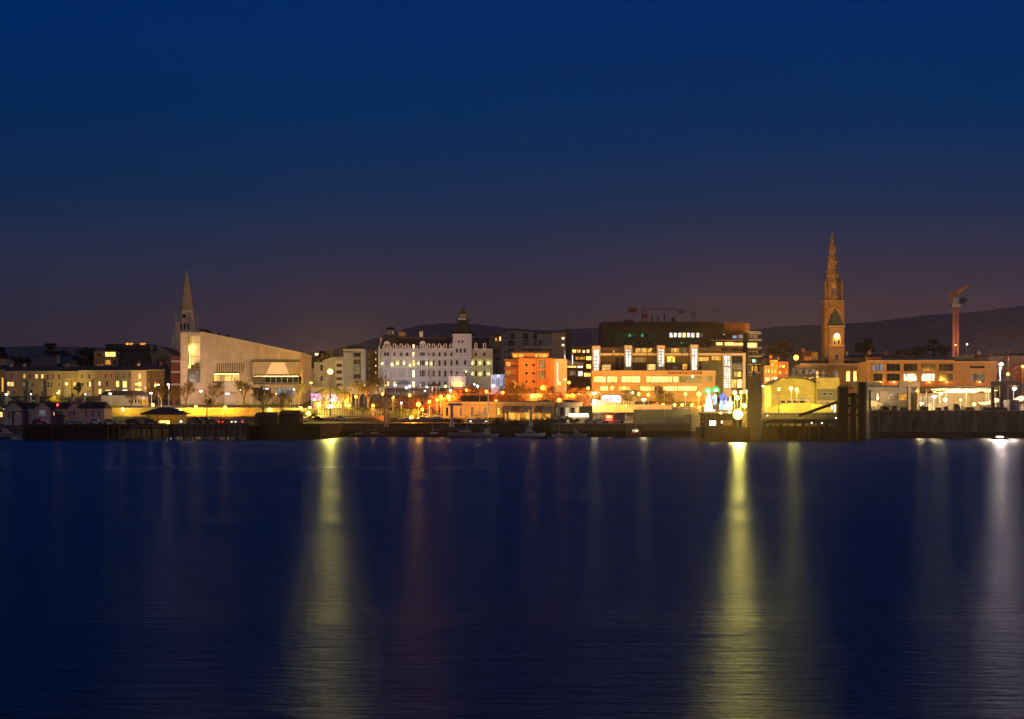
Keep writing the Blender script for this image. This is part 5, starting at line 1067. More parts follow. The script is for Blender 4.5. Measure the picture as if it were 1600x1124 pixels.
L = bpy.data.lights.new('town_light', 'SPOT'); L.energy = 52000; L.color = (1, .52, .13); L.spot_size = R(60); L.spot_blend = .8; L.shadow_soft_size = 1
# the floodlight that lights the spire stands on the town hall roof
t = thing('roof_floodlight', 'small floodlight on the town hall roof aimed up at the church spire', 'lamp', (wx(1283, 660), 660, wz(566, 660)))
MB().box(-.5, .5, -.3, .3, -1, .5).build('housing', darkpole_m, t); q = MB(); q.box(-.42, .42, .31, .33, -.2, .42); q.build('lens', glow('flood_amber', (1, .6, .2), 8, sampled=False), t)
lo = bpy.data.objects.new('town_light', L); COL.objects.link(lo); lo.parent = t; lo.location = (0, 1.2, 1)
d_ = Vector((wx(1303, 740), 740, wz(440, 740)))-Vector((wx(1283, 660), 661, wz(566, 660)+1)); lo.rotation_euler = d_.to_track_quat('-Z', 'Y').to_euler()
# ---- town hall with its clock tower
B = Bd('town_hall', 'arcaded sandstone town hall with a clock tower lit golden inside its belfry', 'town hall', 1302, 612, 650)
th = mat('town_hall_brick', (.42, .24, .12), .85, .25, .4, brick=(.6, .3, .03)); k = B.k; X = B.X; Z = B.Z; cream = mat('pale_sandstone', ())
B.wall('wall', th, 1250.5, 1332, 569, 612, [(1273, 1279, 580, 596, 'lit', 1, 3, True), (1283.5, 1289.5, 580, 596, 'greywarm', 1, 3, True), (1302, 1309.5, 579.5, 596, 'greywarm', 1, 3, True), (1322, 1328.6, 580, 596, 'gold', 1, 3, True)], y=0, d=14, sills=False)
B.wall('corner_pavilion', th, 1332.05, 1348.5, 569, 612, [(1333.2, 1338.6, 580, 596, 'gold', 1, 3, True)], y=-.5, d=14, sills=False)
b = MB()
for i in range(33): b.box(X(1251+i*3), X(1251+i*3)+.4, -.78, -.52, Z(572.2), Z(570.3))
b.box(X(1250), X(1349), -1.0, -.51, Z(570.2), Z(568.2))
for xa, rr in ((1276, 4), (1286.5, 4), (1305.8, 4.6), (1325.3, 4.3), (1336, 4)):
    for i in range(8):
        t0_ = math.pi*i/8; t1_ = math.pi*(i+1)/8; r0, r1 = (rr-.6)*k, (rr+.5)*k; cz_ = Z(583.2)
        b.prism([(X(xa)+r0*math.cos(t0_), cz_+r0*math.sin(t0_)), (X(xa)+r1*math.cos(t0_), cz_+r1*math.sin(t0_)), (X(xa)+r1*math.cos(t1_), cz_+r1*math.sin(t1_)), (X(xa)+r0*math.cos(t1_), cz_+r0*math.sin(t1_))], -.72, -.51)
b.build('cornice', cream, B.o)
b = MB(); b.hip(X(1250), X(1349), .2, 14, Z(568)+.0, Z(562.5), 8*k, 5); b.build('roof', slate, B.o); B.chimney(th, 1273, 1282, 551, 566, 5, 3)
b = MB(); b.prism([(X(1284), Z(568)), (X(1295), Z(568)), (X(1295), Z(561)), (X(1287), Z(551))], 3, 9); b.build('side_roof', slate, B.o)
# clock tower
c0, c1 = 1296, 1318
ctw = B.wall('clock_tower', th, c0, c1, 539, 569, [(1304.3, 1309.7, 555, 563, 'dark', 1, 2, True)], y=-.8, d=(c1-c0)*k, found=1, sills=False)
bl = B.wall('belfry', th, c0+.4, c1-.4, 511.5, 538.9, [(1302.3, 1305.9, 532, 538, 'dark', 1, 1, True), (1308.3, 1311.9, 532, 538, 'dark', 1, 1, True)], y=-.6, d=(c1-c0-1)*k, found=0, sills=False)
b = MB(); b.box(X(c0-1.6), X(c1+1.8), -1.6, (c1-c0)*k, Z(511.3), Z(509.6)); b.box(X(c0-1), X(c1+1), -1.5, -.82, Z(541.2), Z(539.3))
for i in range(9): b.box(X(c0+.2+i*2.55), X(c0+.2+i*2.55)+.3, -1.0, -.62, Z(514.5), Z(512.3))
for px in (1300.4, 1312.6): b.box(X(px), X(px)+.35, -.85, -.62, Z(538.7), Z(527.6))
b.build('tower_mouldings', cream, B.o)
b = MB(); b.box(X(1301), X(1313.4), -.66, -.605, Z(531.8), Z(529)); 
pts = [(X(1307)+6*k*math.cos(t_), Z(528.5)+6.2*k*math.sin(t_)) for t_ in [math.pi*i/10 for i in range(11)]]; b.prism(pts, -.66, -.603); b.build('clock_panel', glow('clock_gold', (1, .48, .06), 1.5), bl)
b = MB(); b.smooth = False; b.tube((X(1307), -.84, Z(525.2)), (X(1307), -.67, Z(525.2)), 4.1*k, 4.1*k, 20); cl = b.build('clock_face', glow('clock_glow', (1, .75, .3), 5), bl)
b = MB(); b.box(X(1307)-.05, X(1307)+.05, -.90, -.86, Z(525.2), Z(522.2)); b.box(X(1307)-.02, X(1307)+.8, -.90, -.86, Z(525.4), Z(525.4)+.09); b.build('clock_hands', darkpole_m, cl)
for px in (1307,):
    L = bpy.data.lights.new('belfry_light', 'POINT'); L.energy = 300; L.color = (1, .55, .1); L.shadow_soft_size = .4; lo = bpy.data.objects.new('belfry_light', L); COL.objects.link(lo); lo.parent = bl; lo.location = (X(px), -2.2, Z(533))
b = MB(); b.hip(X(c0-1), X(c1+1), -1.2, (c1-c0)*k-.2, Z(509.5), Z(507), 1.6*k, .45); b.hip(X(c0+.6), X(c1-.6), -.75, (c1-c0)*k-.65, Z(507)+.003, Z(481), 10*k, 2.7); b.tube((X(1307), (c1-c0)*k/2-.7, Z(482)), (X(1307), (c1-c0)*k/2-.7, Z(478)), .12, .04); b.box(X(1305.6), X(1308.4), -.55, .1, Z(506), Z(503)); b.build('pyramid_roof', mat('copper_green_slate', (.10, .12, .10), .6, .35, .8, brick=(.5, .35, .04)), B.o)
# flat dark addition in front of the town hall
B = Bd('glazed_extension', 'dark steel and glass rooftop extension in front of the town hall', 'building', 1257, 612, 628)
B.wall('wall', DFR(), 1241, 1275, 574.5, 612, [(1243+i*5.2, 1247.6+i*5.2, 577, 585, 'greywarm' if i % 2 else 'dark', 2, 1) for i in range(6)]+[(1250+i*6, 1254+i*6, 589, 596, 'amber' if i % 2 else 'dark', 1, 1) for i in range(4)], d=6, sills=False, frame='dark')
B.box('roof_deck', slate, 1226, 1290, 585.5, 587, -1.2, -.05)
# pub/row up the hill street
for i, (a, e, tp, Y_, col, lab) in enumerate(((1191, 1203, 561, 700, (.5, .17, .07), 'red brick corner house at the top of the hill street'), (1203.2, 1215, 564, 715, (.55, .2, .08), 'red brick street house with small lit shop windows, middle of the row'), (1215.2, 1232, 566, 730, (.5, .24, .12), 'orange lit house behind the amber corner lamp'))):
    house(lab, a, e, tp, col, [(a+2, a+4.4, tp+4, tp+9, 'amber' if i else 'dim'), (e-4.6, e-2.4, tp+4, tp+9, 'dark'), (a+2, a+4.4, tp+14, tp+19, 'gold'), (e-4.6, e-2.4, tp+14, tp+19, 'amber'), (a+1.5, e-1.5, tp+25, tp+29, 'lit', 4, 1)], Y=Y_, chim=(a+2,), roofh=5, name='street_house', pyb=600, group='houses up the hill street')
house('orange lit shop house at the foot of the hill street beside the terminal', 1193.5, 1206, 572, (.62, .34, .14), [(1196, 1198, 577, 583, 'gold'), (1200, 1202.5, 577, 583, 'gold'), (1196, 1203, 590, 596, 'lit', 3, 1), (1196, 1204, 604, 611, 'gold', 3, 1)], Y=660, roofh=4, name='street_house', pyb=616)
B = Bd('hill_house', 'dark brown roofed house between the bright orange lamp and the clock tower', 'house', 1260, 580, 735)
B.wall('wall', mat('hill_house_wall', (.4, .22, .12), .85, .2), 1257, 1272, 557, 580, [(1262, 1264, 560, 563, 'dark', 1, 1)], d=8); B.roof(mat('brown_tiles', (.12, .06, .04), .8, .3), 1252, 1273, 548.5, 557.5, 0, 8, 4); B.chimney(th, 1256, 1259, 546, 552, 3, 2)

# ---- long office on the right
B = Bd('long_ochre_office', 'long ochre two storey office with big window bays and a bare tree in front', 'office block', 1457, 612, 625)
k = B.k; X = B.X; Z = B.Z; oz = mat('ochre_stone', (.50, .30, .13), .85, .14, .4, brick=(1.4, .7, .02)); ws = []
for i, (a, e) in enumerate(((1364, 1380), (1385.5, 1407), (1412, 1434), (1439.5, 1461.5), (1467, 1490))):
    ws.append((a, e, 568.5, 580, 'dark' if i != 0 else 'cool', 3, 1)); ws.append((a+.5, e-.5, 584, 595.5, ['dark', 'dark', 'cream', 'cream', 'greywarm'][i] if i in (2, 3) else 'dark', 3 if i not in (2, 3) else 4, 2))
ws += [(1515, 1539, 572, 575.5, 'dark', 6, 1), (1516.5, 1539, 584, 602, 'greywarm', 4, 4)]
B.wall('wall', oz, 1353.5, 1556.5, 565, 612, ws, y=0, d=16, rec=.7, sills=False, frame='dark')
b = MB(); b.box(X(1353), X(1490.5), -.8, -.01, Z(565.2), Z(563.3)); b.box(X(1490.6), X(1557), -.4, -.01, Z(566.6), Z(564.8)); b.build('cornice', cream, B.o)
b = MB(); b.box(X(1352.5), X(1557.5), -.9, 16.3, Z(563.2), Z(562)); b.build('roof', slate, B.o)
b = MB(); b.box(X(1353.6), X(1360), -.5, -.02, -2, Z(565.3)); 
for a in (1380.5, 1407.6, 1434.6, 1462): b.box(X(a+.4), X(a+4.1), -.35, -.02, -2, Z(565.3))
b.build('pilasters', oz, B.o)
B.box('plinth_band', mat('rust_band', (.5, .2, .07), .8, .1), 1353.6, 1556, 598, 603.5, -.9, -.51)
for a, e, tp in ((1508, 1527, 554.5), (1497, 1507, 557.5)): B.box('roof_plant', mat('plant_grey', (.12, .11, .1), .7, .2), a, e, tp, 562, 4, 9)
for px in (1375, 1396, 1421, 1451, 1478, 1530): scallop(B, px, 597.5, -.95, 240, (1, .5, .12))
# roofs behind it
for i, (a, e, tp, Y_, lab) in enumerate(((1320, 1352, 556, 700, 'low dark roofed house behind the gap beside the town hall'), (1356, 1378, 554.5, 720, 'dark roofed house behind the ochre office, next to the pale chimney'), (1381, 1412, 556, 730, 'long dark roof with a small dish behind the ochre office'), (1528, 1545, 555, 720, 'brown roofed house with a lit gable lamp behind the end of the ochre office'), (1546, 1572, 554, 740, 'brown chimneyed roof behind the tall pinkish lamp'), (1574, 1612, 553, 750, 'row roof glowing dull red at the far edge of the town'))):
    Bq = Bd('back_house', lab, 'house', (a+e)/2, 575, Y_, 'dark roofs behind the ochre office')
    MB().box(Bq.X(a), Bq.X(e), 0, 8, -3, Bq.Z(tp+3)).build('wall', mat('hill_house_wall', ()), Bq.o); Bq.roof(mat('brown_tiles', ()) if i > 2 else slate, a, e, tp-1.5, tp+3.2, 0, 8, 2)
    Bq.chimney(mat('coping_stone', ()) if i in (1, 0) else th, a+4, a+7.5, tp-6, tp+1, 3, 2)
# ---- terminal
yel = mat('terminal_panels', (.52, .42, .10), .55, .1, .3, brick=(2.6, 1.5, .015)); k_ = 540/F
B = Bd('ferry_terminal', 'yellow lit ferry terminal with a bowed roof, grid panels and a square annex', 'terminal', 1255, 650, 540); k = B.k; X = B.X; Z = B.Z
b = MB(); pts = [(1205, 650), (1274.5, 650), (1274.5, 599.5), (1266, 595), (1255, 592.3), (1243, 591.3), (1230, 591.6), (1219, 593.8), (1211, 597.5), (1205, 602)]
b.prism([(X(a), Z(e) if e < 650 else -2) for a, e in pts], 0, 14); hall = b.build('hall', yel, B.o)
b = MB(); rp = [(1203, 602.6), (1211, 596.6), (1219, 592.6), (1230, 590.3), (1243, 590), (1255, 591), (1267, 593.9), (1279, 599.5)]
for (a, u), (c, v) in zip(rp, rp[1:]): b.prism([(X(a), Z(u)), (X(c), Z(v)), (X(c), Z(v-1.2)), (X(a), Z(u-1.2))], -1.0, 14.5)
b.build('bowed_roof', mat('roof_green', (.12, .12, .07), .6, .2), B.o)
for i, (a, e, st) in enumerate(((1219.5, 1227, 'dark'), (1229, 1237, 'dark'), (1239, 1247.5, 'dark'), (1249, 1257.5, 'dark'))): window(hall, X((a+e)/2), Z(630), (e-a)*k, 4.2*k, -.05, st, 1, 1)
for a, e in ((1209, 1216), (1238, 1257), (1260, 1268)): window(hall, X((a+e)/2), Z(624.5), (e-a)*k, 2.6*k, -.05, 'dim', 2, 1)
window(hall, X(1264), Z(630), 7*k, 8*k, -.05, 'warm', 2, 2)
B.wall('annex', yel, 1275, 1311, 590.5, 650, [(1284.5, 1291, 613.8, 618, 'cream', 1, 1), (1293, 1300, 613.8, 618, 'greywarm', 1, 1), (1280, 1295, 628, 632, 'dim', 4, 1)], y=-.8, d=12, found=2, sills=False)
b = MB(); b.box(X(1276.5), X(1307), -1.0, -.81, Z(626), Z(608)); b.build('dark_panel', mat('annex_olive', (.16, .15, .08), .7, .2), B.o)
for a, st in ((1287.5, 'cream'), (1296.5, 'greywarm')): window(B.o, X(a), Z(618), 6.5*k, 4.2*k, -1.08, 'dark', 1, 1)
b = MB(); pts = [(1190, 652), (1296, 652), (1292, 640), (1276, 633), (1255, 630.5), (1225, 631.5), (1205, 634), (1192, 638)]; b.prism([(X(a), Z(e)) for a, e in pts], -9, -5); b.build('canopy', mat('canopy_yellow', (.62, .60, .12), .6, .08, .3, brick=(3.2, 6, .01)), B.o)
for (a, e_, w_) in ((1225, 600, 900), (1262, 628, 1600), (1220, 640, 900)):
    L = bpy.data.lights.new('terminal_light', 'POINT'); L.energy = w_*.75; L.color = (1, .78, .12); L.shadow_soft_size = .4; lo = bpy.data.objects.new('terminal_light', L); COL.objects.link(lo); lo.parent = B.o; lo.location = (X(a), -12, Z(e_-12))
for a in (1294, 1298.5): q = MB(); q.box(X(a)-.2, X(a)+.2, -6.3, -6, Z(646), Z(630)); q.build('light_column', glow('light_column', (1, .9, .6), 3.5), B.o)
# low quay halls right of the dolphins
B = Bd('quay_hall', 'low grey quay hall with pale panels behind the white fender post', 'hall', 1400, 650, 545); k = B.k; X = B.X; Z = B.Z
gq = mat('quay_panels', (.30, .28, .27), .7, .15, .3, brick=(3, 1.5, .02))
B.wall('wall', gq, 1356, 1437, 605, 650, [(1361, 1368, 612, 622, 'grey', 2, 2), (1369.5, 1374, 613, 626, 'dark', 1, 2), (1387, 1404, 615, 625, 'dim', 4, 2), (1404.5, 1417, 616, 626, 'amber', 3, 2)], d=10, found=2, sills=False, frame='dark')
b = MB(); b.box(X(1375), X(1387), -.2, -.01, Z(628), Z(612)); b.build('pale_panel', mat('coping_stone', ()), B.o)
B.box('roof_edge', slate, 1354, 1438, 602.6, 604.9, -.8, 10)
b = MB(); b.box(X(1330), X(1376), -1.5, -.9, Z(603), Z(597.5)); b.build('dark_fascia', darkpole_m, B.o)
B = Bd('boat_shed', 'small vaulted greenhouse like shed with slatted pale front beside the white fender post', 'shed', 1370, 655, 520); k = B.k; X = B.X; Z = B.Z
b = MB(); pts = [(X(1360), Z(652)), (X(1380.5), Z(652)), (X(1380.5), Z(634)), (X(1376), Z(629.5)), (X(1368), Z(627)), (X(1360), Z(626))]; b.prism(pts, 0, 9); b.build('wall', mat('shed_cream', (.5, .48, .3), .7, .1), B.o)
b = MB()
for i in range(8): b.box(X(1361.2+i*2.4), X(1361.2+i*2.4)+.22, -.12, -.01, Z(650), Z(635))
b.build('slats', darkpole_m, B.o)
# bright canopy over the shelter
B = Bd('passenger_shelter', 'long passenger shelter whose curved ceiling is strewn with bright lamps', 'shelter', 1510, 645, 528); k = B.k; X = B.X; Z = B.Z
b = MB(); rp = [(1436, 609.5), (1460, 606.5), (1490, 604.8), (1515, 604.8), (1545, 606.5), (1562, 609)]
for (a, u), (c, v) in zip(rp, rp[1:]): b.prism([(X(a), Z(u)), (X(c), Z(v)), (X(c), Z(v-1.5)), (X(a), Z(u-1.5))], -4, 9)
b.build('roof', slate, B.o); rn = random.Random(2); g = MB()
for i in range(150):
    px = rn.gauss(1512, 24); py = rn.uniform(607.8, 613.5)
    if 1440 < px < 1562: s_ = rn.uniform(.08, .3); g.box(X(px)-s_*1.5, X(px)+s_*1.5, -3+rn.uniform(0, 6), 3.2+rn.uniform(0, 1), Z(py)-s_*.35, Z(py)+s_*.35)
tag(g.build('ceiling_lamps', glow('shelter_lamps', (1, .72, .25), 4.2), B.o), kind='stuff')
g = MB(); g.lathe([(.05, Z(613.8)), (2.4, Z(613.6)), (2.7, Z(612.9)), (.05, Z(612.3))], 14, (X(1490), -2)); g.build('ceiling_lamp', glow('shelter_disc', (1, .85, .5), 11), B.o)
B.wall('wall', mat('shelter_brown', (.22, .17, .1), .8, .2, .4, brick=(1, 2, .03)), 1436, 1562, 614.5, 648, [(1440+i*8, 1446+i*8, 618, 634, 'greywarm' if i % 3 else 'dim', 2, 2) for i in range(4)], y=4, d=5, sills=False, frame='dark')
for px in (1445, 1476, 1507, 1538): MB().tube((X(px), -2, -2), (X(px), -2, Z(607.5)), .13, .13, 6).build('post', pole_m, B.o)
for px in (1470, 1510, 1545):
    L = bpy.data.lights.new('shelter_light', 'POINT'); L.energy = 900; L.color = (1, .75, .3); L.shadow_soft_size = .3; lo = bpy.data.objects.new('shelter_light', L); COL.objects.link(lo); lo.parent = B.o; lo.location = (X(px), -3.5, Z(616))
t = thing('tent_canopy', 'pale tensioned tent canopy with two peaks lit from beneath at the quay edge', 'canopy', (wx(1572, 505), 505, wz(642, 505))); k = 505/F
b = MB(); nx_, ny_ = 26, 6
for j in range(ny_+1):
    for i in range(nx_+1):
        u = i/nx_; px = 1527+u*82; zz = 13+6*math.exp(-((px-1556)/10)**2)+8*math.exp(-((px-1597)/12)**2)+3*u; zz *= (1-.28*abs(j/ny_-.5)*2); b.v.append(((px-1572)*k, j*1.5-4, zz*k))
for j in range(ny_):
    for i in range(nx_): a = j*(nx_+1)+i; b.f.append((a, a+1, a+nx_+2, a+nx_+1)); b.m.append(0)
b.smooth = True; b.build('fabric', mat('tent_white', (.75, .68, .55), .7, .08), t)
for px in (1530, 1556, 1578, 1597): MB().tube(((px-1572)*k, -.5, -2), ((px-1572)*k, -.5, 13*k), .09).build('post', pole_m, t)
L = bpy.data.lights.new('tent_light', 'POINT'); L.energy = 700; L.color = (1, .8, .4); L.shadow_soft_size = .3; lo = bpy.data.objects.new('tent_light', L); COL.objects.link(lo); lo.parent = t; lo.location = (0, -3, 4*k)
# ---------------------------------------------------------------- quays, jetties, walls
timber = mat('tarred_timber', (.05, .042, .034), .9, .5, .8, streak=True); sconc = mat('stained_concrete', (.19, .16, .11), .9, .8, .55, streak=True); weed = mat('weedy_stone', (.022, .022, .014), .8, .4, .8)
def blk(name, label, cat, px0, px1, Y0, Y1, ztop, parts, group=None):
    xm = wx((px0+px1)/2, Y0); t = thing(name, label, cat, (xm, Y0, 0), 0, group)
    x0 = wx(px0, Y0)-xm; x1 = wx(px1, Y0)-xm; d = Y1-Y0; H = ztop
    b = MB(); b.box(x0, x1, 0, d, 2.0, H-.3); b.build('wall_face', parts[0], t)
    b = MB(); b.box(x0-.15, x1+.15, -.2, d, H-.298, H); b.build('coping', parts[1], t)
    b = MB(); b.box(x0-.05, x1+.05, -.06, d, -3, 1.998); b.build('tidal_base', parts[2], t)
    return t, x0, x1, d
# right quay
t, x0, x1, d = blk('quay_wall', 'tall stained concrete quay wall with a black weedy foot along the ferry quay', 'quay wall', 1357, 2100, 481, 523, 8.75, (sconc, conc, weed))
b = MB()
xx = x0+1.5
for i in range(44):
    xx += rnd.choice([2.2, 3.1, 4.6, 6.3]); w_ = rnd.uniform(.18, .5); b.box(xx, xx+w_, -rnd.uniform(.12, .3), -.004, rnd.uniform(.3, 2.5), rnd.uniform(5.5, 8.2))
tag(b.build('fender_piles', timber, t), kind='stuff')
# middle quay
t, x0, x1, d = blk('quay_wall', 'long low olive green harbour wall where the red fishing boat lies', 'quay wall', 862, 1082, 512, 522, 4.55, (mat('olive_wall', (.17, .15, .07), .9, .4, .4, streak=True), conc, weed))
MB().box(wx(978, 512)-t.location[0], wx(980, 512)-t.location[0], -.3, -.003, .5, 4.2).build('ladder', pole_m, t)
t, x0, x1, d = blk('quay_pier', 'pale square concrete pier head at the end of the olive harbour wall', 'quay wall', 1080.5, 1097, 508, 530, wz(648, 508), (mat('olive_pale', (.3, .27, .15), .9, .35, .4, streak=True), conc, weed))
t, x0, x1, d = blk('quay_wall', 'dark quay wall running on behind the ferry ramp', 'quay wall', 1097.5, 1357, 513, 523, 8.3, (mat('dark_quay', (.09, .08, .06), .9, .4, .4, streak=True), conc, weed))
t, x0, x1, d = blk('quay_wall', 'low dark landing quay below the park pavilion', 'quay wall', 470, 862, 517.4, 521.5, 4.52, (mat('dark_quay', ()), mat('wet_stone', (.05, .047, .04), .8, .3), weed))
# left timber jetty (solid face) and piled pier
Yj = 436; kj = Yj/F
t = thing('timber_jetty', 'solid black timber faced jetty in front of the harbour cottages', 'jetty', (wx(100, Yj), Yj, 0)); a = wx(36, Yj)-wx(100, Yj); e = wx(164.5, Yj)-wx(100, Yj)
b = MB(); b.box(a, e, .25, 84, -3, 4.3)
n = 58
for i in range(n): xx = a+(e-a)*i/n; b.box(xx+.03, xx+(e-a)/n-.03, rnd.uniform(-.05, .05), .249, -3, 4.3+rnd.uniform(-.15, .1))
b.build('timber_face', timber, t); MB().box(a-.1, e+.1, .1, 84, 4.301, 4.55).build('deck', mat('deck_boards', (.09, .075, .055), .85, .4, .6), t)
b = MB()
for i in range(12): xx = a+1+i*(e-a-2)/11; b.tube((xx, -.25, -3), (xx, -.25, 4.9+rnd.uniform(-.2, .3)), .2, .18, 7)
b.build('mooring_piles', timber, t)
t = thing('piled_pier', 'open pier on a row of pale piles running out to the dark boat store', 'pier', (wx(276, Yj), Yj, 0)); a = wx(164.6, Yj)-wx(276, Yj); e = wx(389, Yj)-wx(276, Yj)
MB().box(a, e, 0, 32, 4.0, 4.55).build('deck', mat('deck_boards', ()), t)
b = MB(); b.box(a, e, .1, .5, 3.2, 3.7); b.box(a, e, 18, 18.4, 3.2, 3.7); b.build('cross_beam', timber, t)
for i in range(26):
    xx = a+.8+i*(e-a-1.6)/25; q = MB(); q.tube((xx, .25, -3), (xx, .25, 4.0), .24, .22, 8); q.build('pile', mat('pale_pile', (.20, .18, .13), .9, .4, .7, streak=True), t)
    if i % 2 == 0: q = MB(); q.tube((xx, 12, -3), (xx, 12, 4.0), .24, .22, 6); q.build('rear_pile', timber, t)
b = MB()
for i in range(30): xx = a+i*(e-a)/29; b.tube((xx, .3, 4.55), (xx, .3, 5.6), .035, .035, 4)
for zz in (5.1, 5.6): b.box(a, e, .27, .33, zz, zz+.05)
b.build('railing', darkpole_m, t)
t, x0, x1, d = blk('boat_store_quay', 'black walled quay under the big low floodlight', 'quay wall', 389.3, 500, 452, 518, 4.7, (mat('black_wall', (.03, .027, .022), .9, .4, .4), mat('wet_stone', ()), weed))
for px0, px1, h_, lab in ((398, 432, 2.4, 'long black boat store shed on the dark quay'), (436, 468, 3.0, 'taller black boat store shed next to the big low floodlight')):
    Y = 460; q = thing('boat_store', lab, 'shed', (wx((px0+px1)/2, Y), Y, 4.7)); w2 = (px1-px0)*Y/F/2
    MB().box(-w2, w2, 0, 8, 0, h_).build('wall', mat('black_boards', (.035, .03, .026), .85, .4, .6, streak=True), q); MB().hip(-w2, w2, 0, 8, h_+.002, h_+1.0, .6, 3.9, 0, .3).build('roof', slate, q)
    window(q, -w2*.3, .5, 2.2, 1.5, -.08, 'dark', 2, 1, 'dark')
# yellow retaining wall
def longwall(name, label, cat, px0, px1, Y, py0, py1, m, d=1.2, cop=None, found=1.5):
    t = thing(name, label, cat, (wx((px0+px1)/2, Y), Y, wz(py1, Y))); w2 = (px1-px0)*Y/F/2; H = (py1-py0)*Y/F
    MB().box(-w2, w2, 0, d, -found, H-.25).build('wall', m, t); MB().box(-w2-.1, w2+.1, -.1, d+.1, H-.248, H).build('coping', cop or conc, t); return t, w2, H
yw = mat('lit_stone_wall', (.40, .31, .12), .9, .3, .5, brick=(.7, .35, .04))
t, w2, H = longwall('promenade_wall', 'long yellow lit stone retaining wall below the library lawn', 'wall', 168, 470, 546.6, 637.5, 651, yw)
for i, px in enumerate((180, 205, 232, 262, 292, 322, 338, 368, 400, 425, 450)):   # row of low lamps at its foot
    q = thing('wall_washer', 'low yellow light washing the long yellow wall, '+['next to the yellow lit tree', 'beside the small bare tree', 'behind the pavilion ridge', 'behind the pavilion roof end', 'below the library corner tower', 'beside the amber globe lamp', 'at the fullest bare tree', 'below the entrance canopy', 'at the tall pavement tree', 'behind the black boat store', 'at the forked bare tree'][i], 'lamp', (wx(px, 543), 543, wz(652.5, 543)-.3), 0, 'low lights along the yellow wall')
    MB().box(-.2, .2, -.15, .15, -.6, .45).build('housing', darkpole_m, q); g = MB(); g.box(-.16, .16, .152, .17, .1, .4); g.build('lens', glow('wash_lens', (1, .7, .12), 6, sampled=False), q)
    L = bpy.data.lights.new('wash_light', 'SPOT'); L.energy = (520, 300, 420, 650, 380, 600, 260, 500, 350, 560, 420)[i]; L.color = (1, .66, .10); L.shadow_soft_size = .2; L.spot_size = R(150); L.spot_blend = .8
    lo = bpy.data.objects.new('wash_light', L); COL.objects.link(lo); lo.parent = q; lo.location = (0, .4, .5); lo.rotation_euler = (R(98), 0, 0)
def fence(label, px0, px1, Y, zb, h, n, m, group=None, rails=2):
    t = thing('fence', label, 'fence', (wx((px0+px1)/2, Y), Y, zb), 0, group); w2 = (px1-px0)*Y/F/2
    b = MB()
    for i in range(n+1): xx = -w2+2*w2*i/n; b.box(xx-.05, xx+.05, -.05, .05, -.3, h)
    b.build('posts', m, t); b = MB()
    for r_ in range(rails): zz = h*(r_+1)/rails; b.box(-w2, w2, -.03, .03, zz-.05, zz+.02)
    b.build('rails', m, t); return t
fence('dark railing along the promenade below the yellow wall', 240, 470, 536, ground_z(-80, 536), 1.1, 60, darkpole_m)
fence('pale railing of the raised walk in front of the park pavilion', 497, 600, 540, wz(649, 540), 1.5, 26, mat('rail_white', (.65, .6, .5), .6, .1))
t, w2, H = longwall('walkway_wall', 'orange lit wall carrying the raised walk by the park pavilion', 'wall', 497, 600, 540.3, 649, 655, mat('walk_wall', (.35, .24, .14), .9, .3))
fence('white railing on the far quay beyond the yellow tree', 170, 216, 540, ground_z(-130, 540), 1.3, 14, darkpole_m)
# stepped road walls in the middle
t, w2, H = longwall('road_wall', 'long olive concrete road wall above the fishing boat quay', 'wall', 990, 1094, 532, 640, 660.5, mat('olive_concrete', (.34, .31, .15), .85, .25, .3, streak=True))
t, w2, H = longwall('road_parapet', 'low orange lit parapet of the coast road below the banner', 'wall', 926, 1050, 556, 632.5, 638, mat('orange_parapet', (.5, .32, .16), .85, .25))
fence('orange lit rail on top of the coast road parapet', 926, 990, 555, wz(632.5, 555), 1.2, 16, mat('rail_white', ()))
fence('white rail along the quay between red truck and pier head', 986, 1080, 514, 4.55, 1.3, 30, mat('rail_white', ()))
fence('thin rail on the coast road over the olive concrete wall', 990, 1094, 533, wz(640, 533), 1.1, 26, mat('rail_white', ()))
t, w2, H = longwall('terrace_wall', 'long brown garden wall behind the yacht club roof', 'wall', 700, 925, 574, 616, 629, mat('garden_wall', (.14, .08, .045), .9, .4))
# quay fences, right
fence('pale barred fence on the quay beside the white lamp posts', 1451, 1487, 486, 8.75, 2.1, 26, mat('rail_white', ()))
fence('thin pale frame fence next to the portal frame', 1522, 1562, 486, 8.75, 2.9, 6, mat('rail_white', ()))
fence('white quay railing along the shore by the tent canopy', 1575, 1640, 488, 8.75, 1.8, 22, mat('rail_white', ()))
def gantry(label, px0, px1, py0, Y, beam, legs, pyb):
    t = thing('portal_gantry', label, 'gantry', (wx((px0+px1)/2, Y), Y, wz(pyb, Y))); kk = Y/F; c = (px0+px1)/2
    MB().box((px0-c)*kk, (px1-c)*kk, -.8, .8, (pyb-py0-beam)*kk, (pyb-py0)*kk).build('beam', darkst, t)
    for l, w_ in legs: MB().box((l-c)*kk, (l+w_-c)*kk, -.6, .6, -.5, (pyb-py0-beam)*kk-.004).build('leg', darkst, t)
    return t
darkst = mat('dark_gantry', (.06, .045, .03), .7, .3)
gantry('dark portal frame with two thick legs beside the tall pinkish lamp', 1548, 1592, 596, 484, 7.5, ((1548.5, 4.5), (1562, 5)), 642)
MB().box(-7.2, .5, -1, 1.2, 0, 1.1).build('plinth', darkst, bpy.data.objects['portal_gantry'])
gantry('low dark gantry with one leg over the grey quay hall', 1404, 1437, 597, 500, 7.5, ((1418.5, 3.5), (1432.5, 3)), 642)
t = thing('shipping_container', 'grey blue steel container standing at the tent canopy', 'container', (wx(1585.5, 484), 484, 8.75)); b = MB(); b.box(-1.5, 1.5, 0, 6, 0, 3.2)
for i in range(9): b.box(-1.45+i*.33, -1.3+i*.33, -.05, -.003, .2, 3.0)
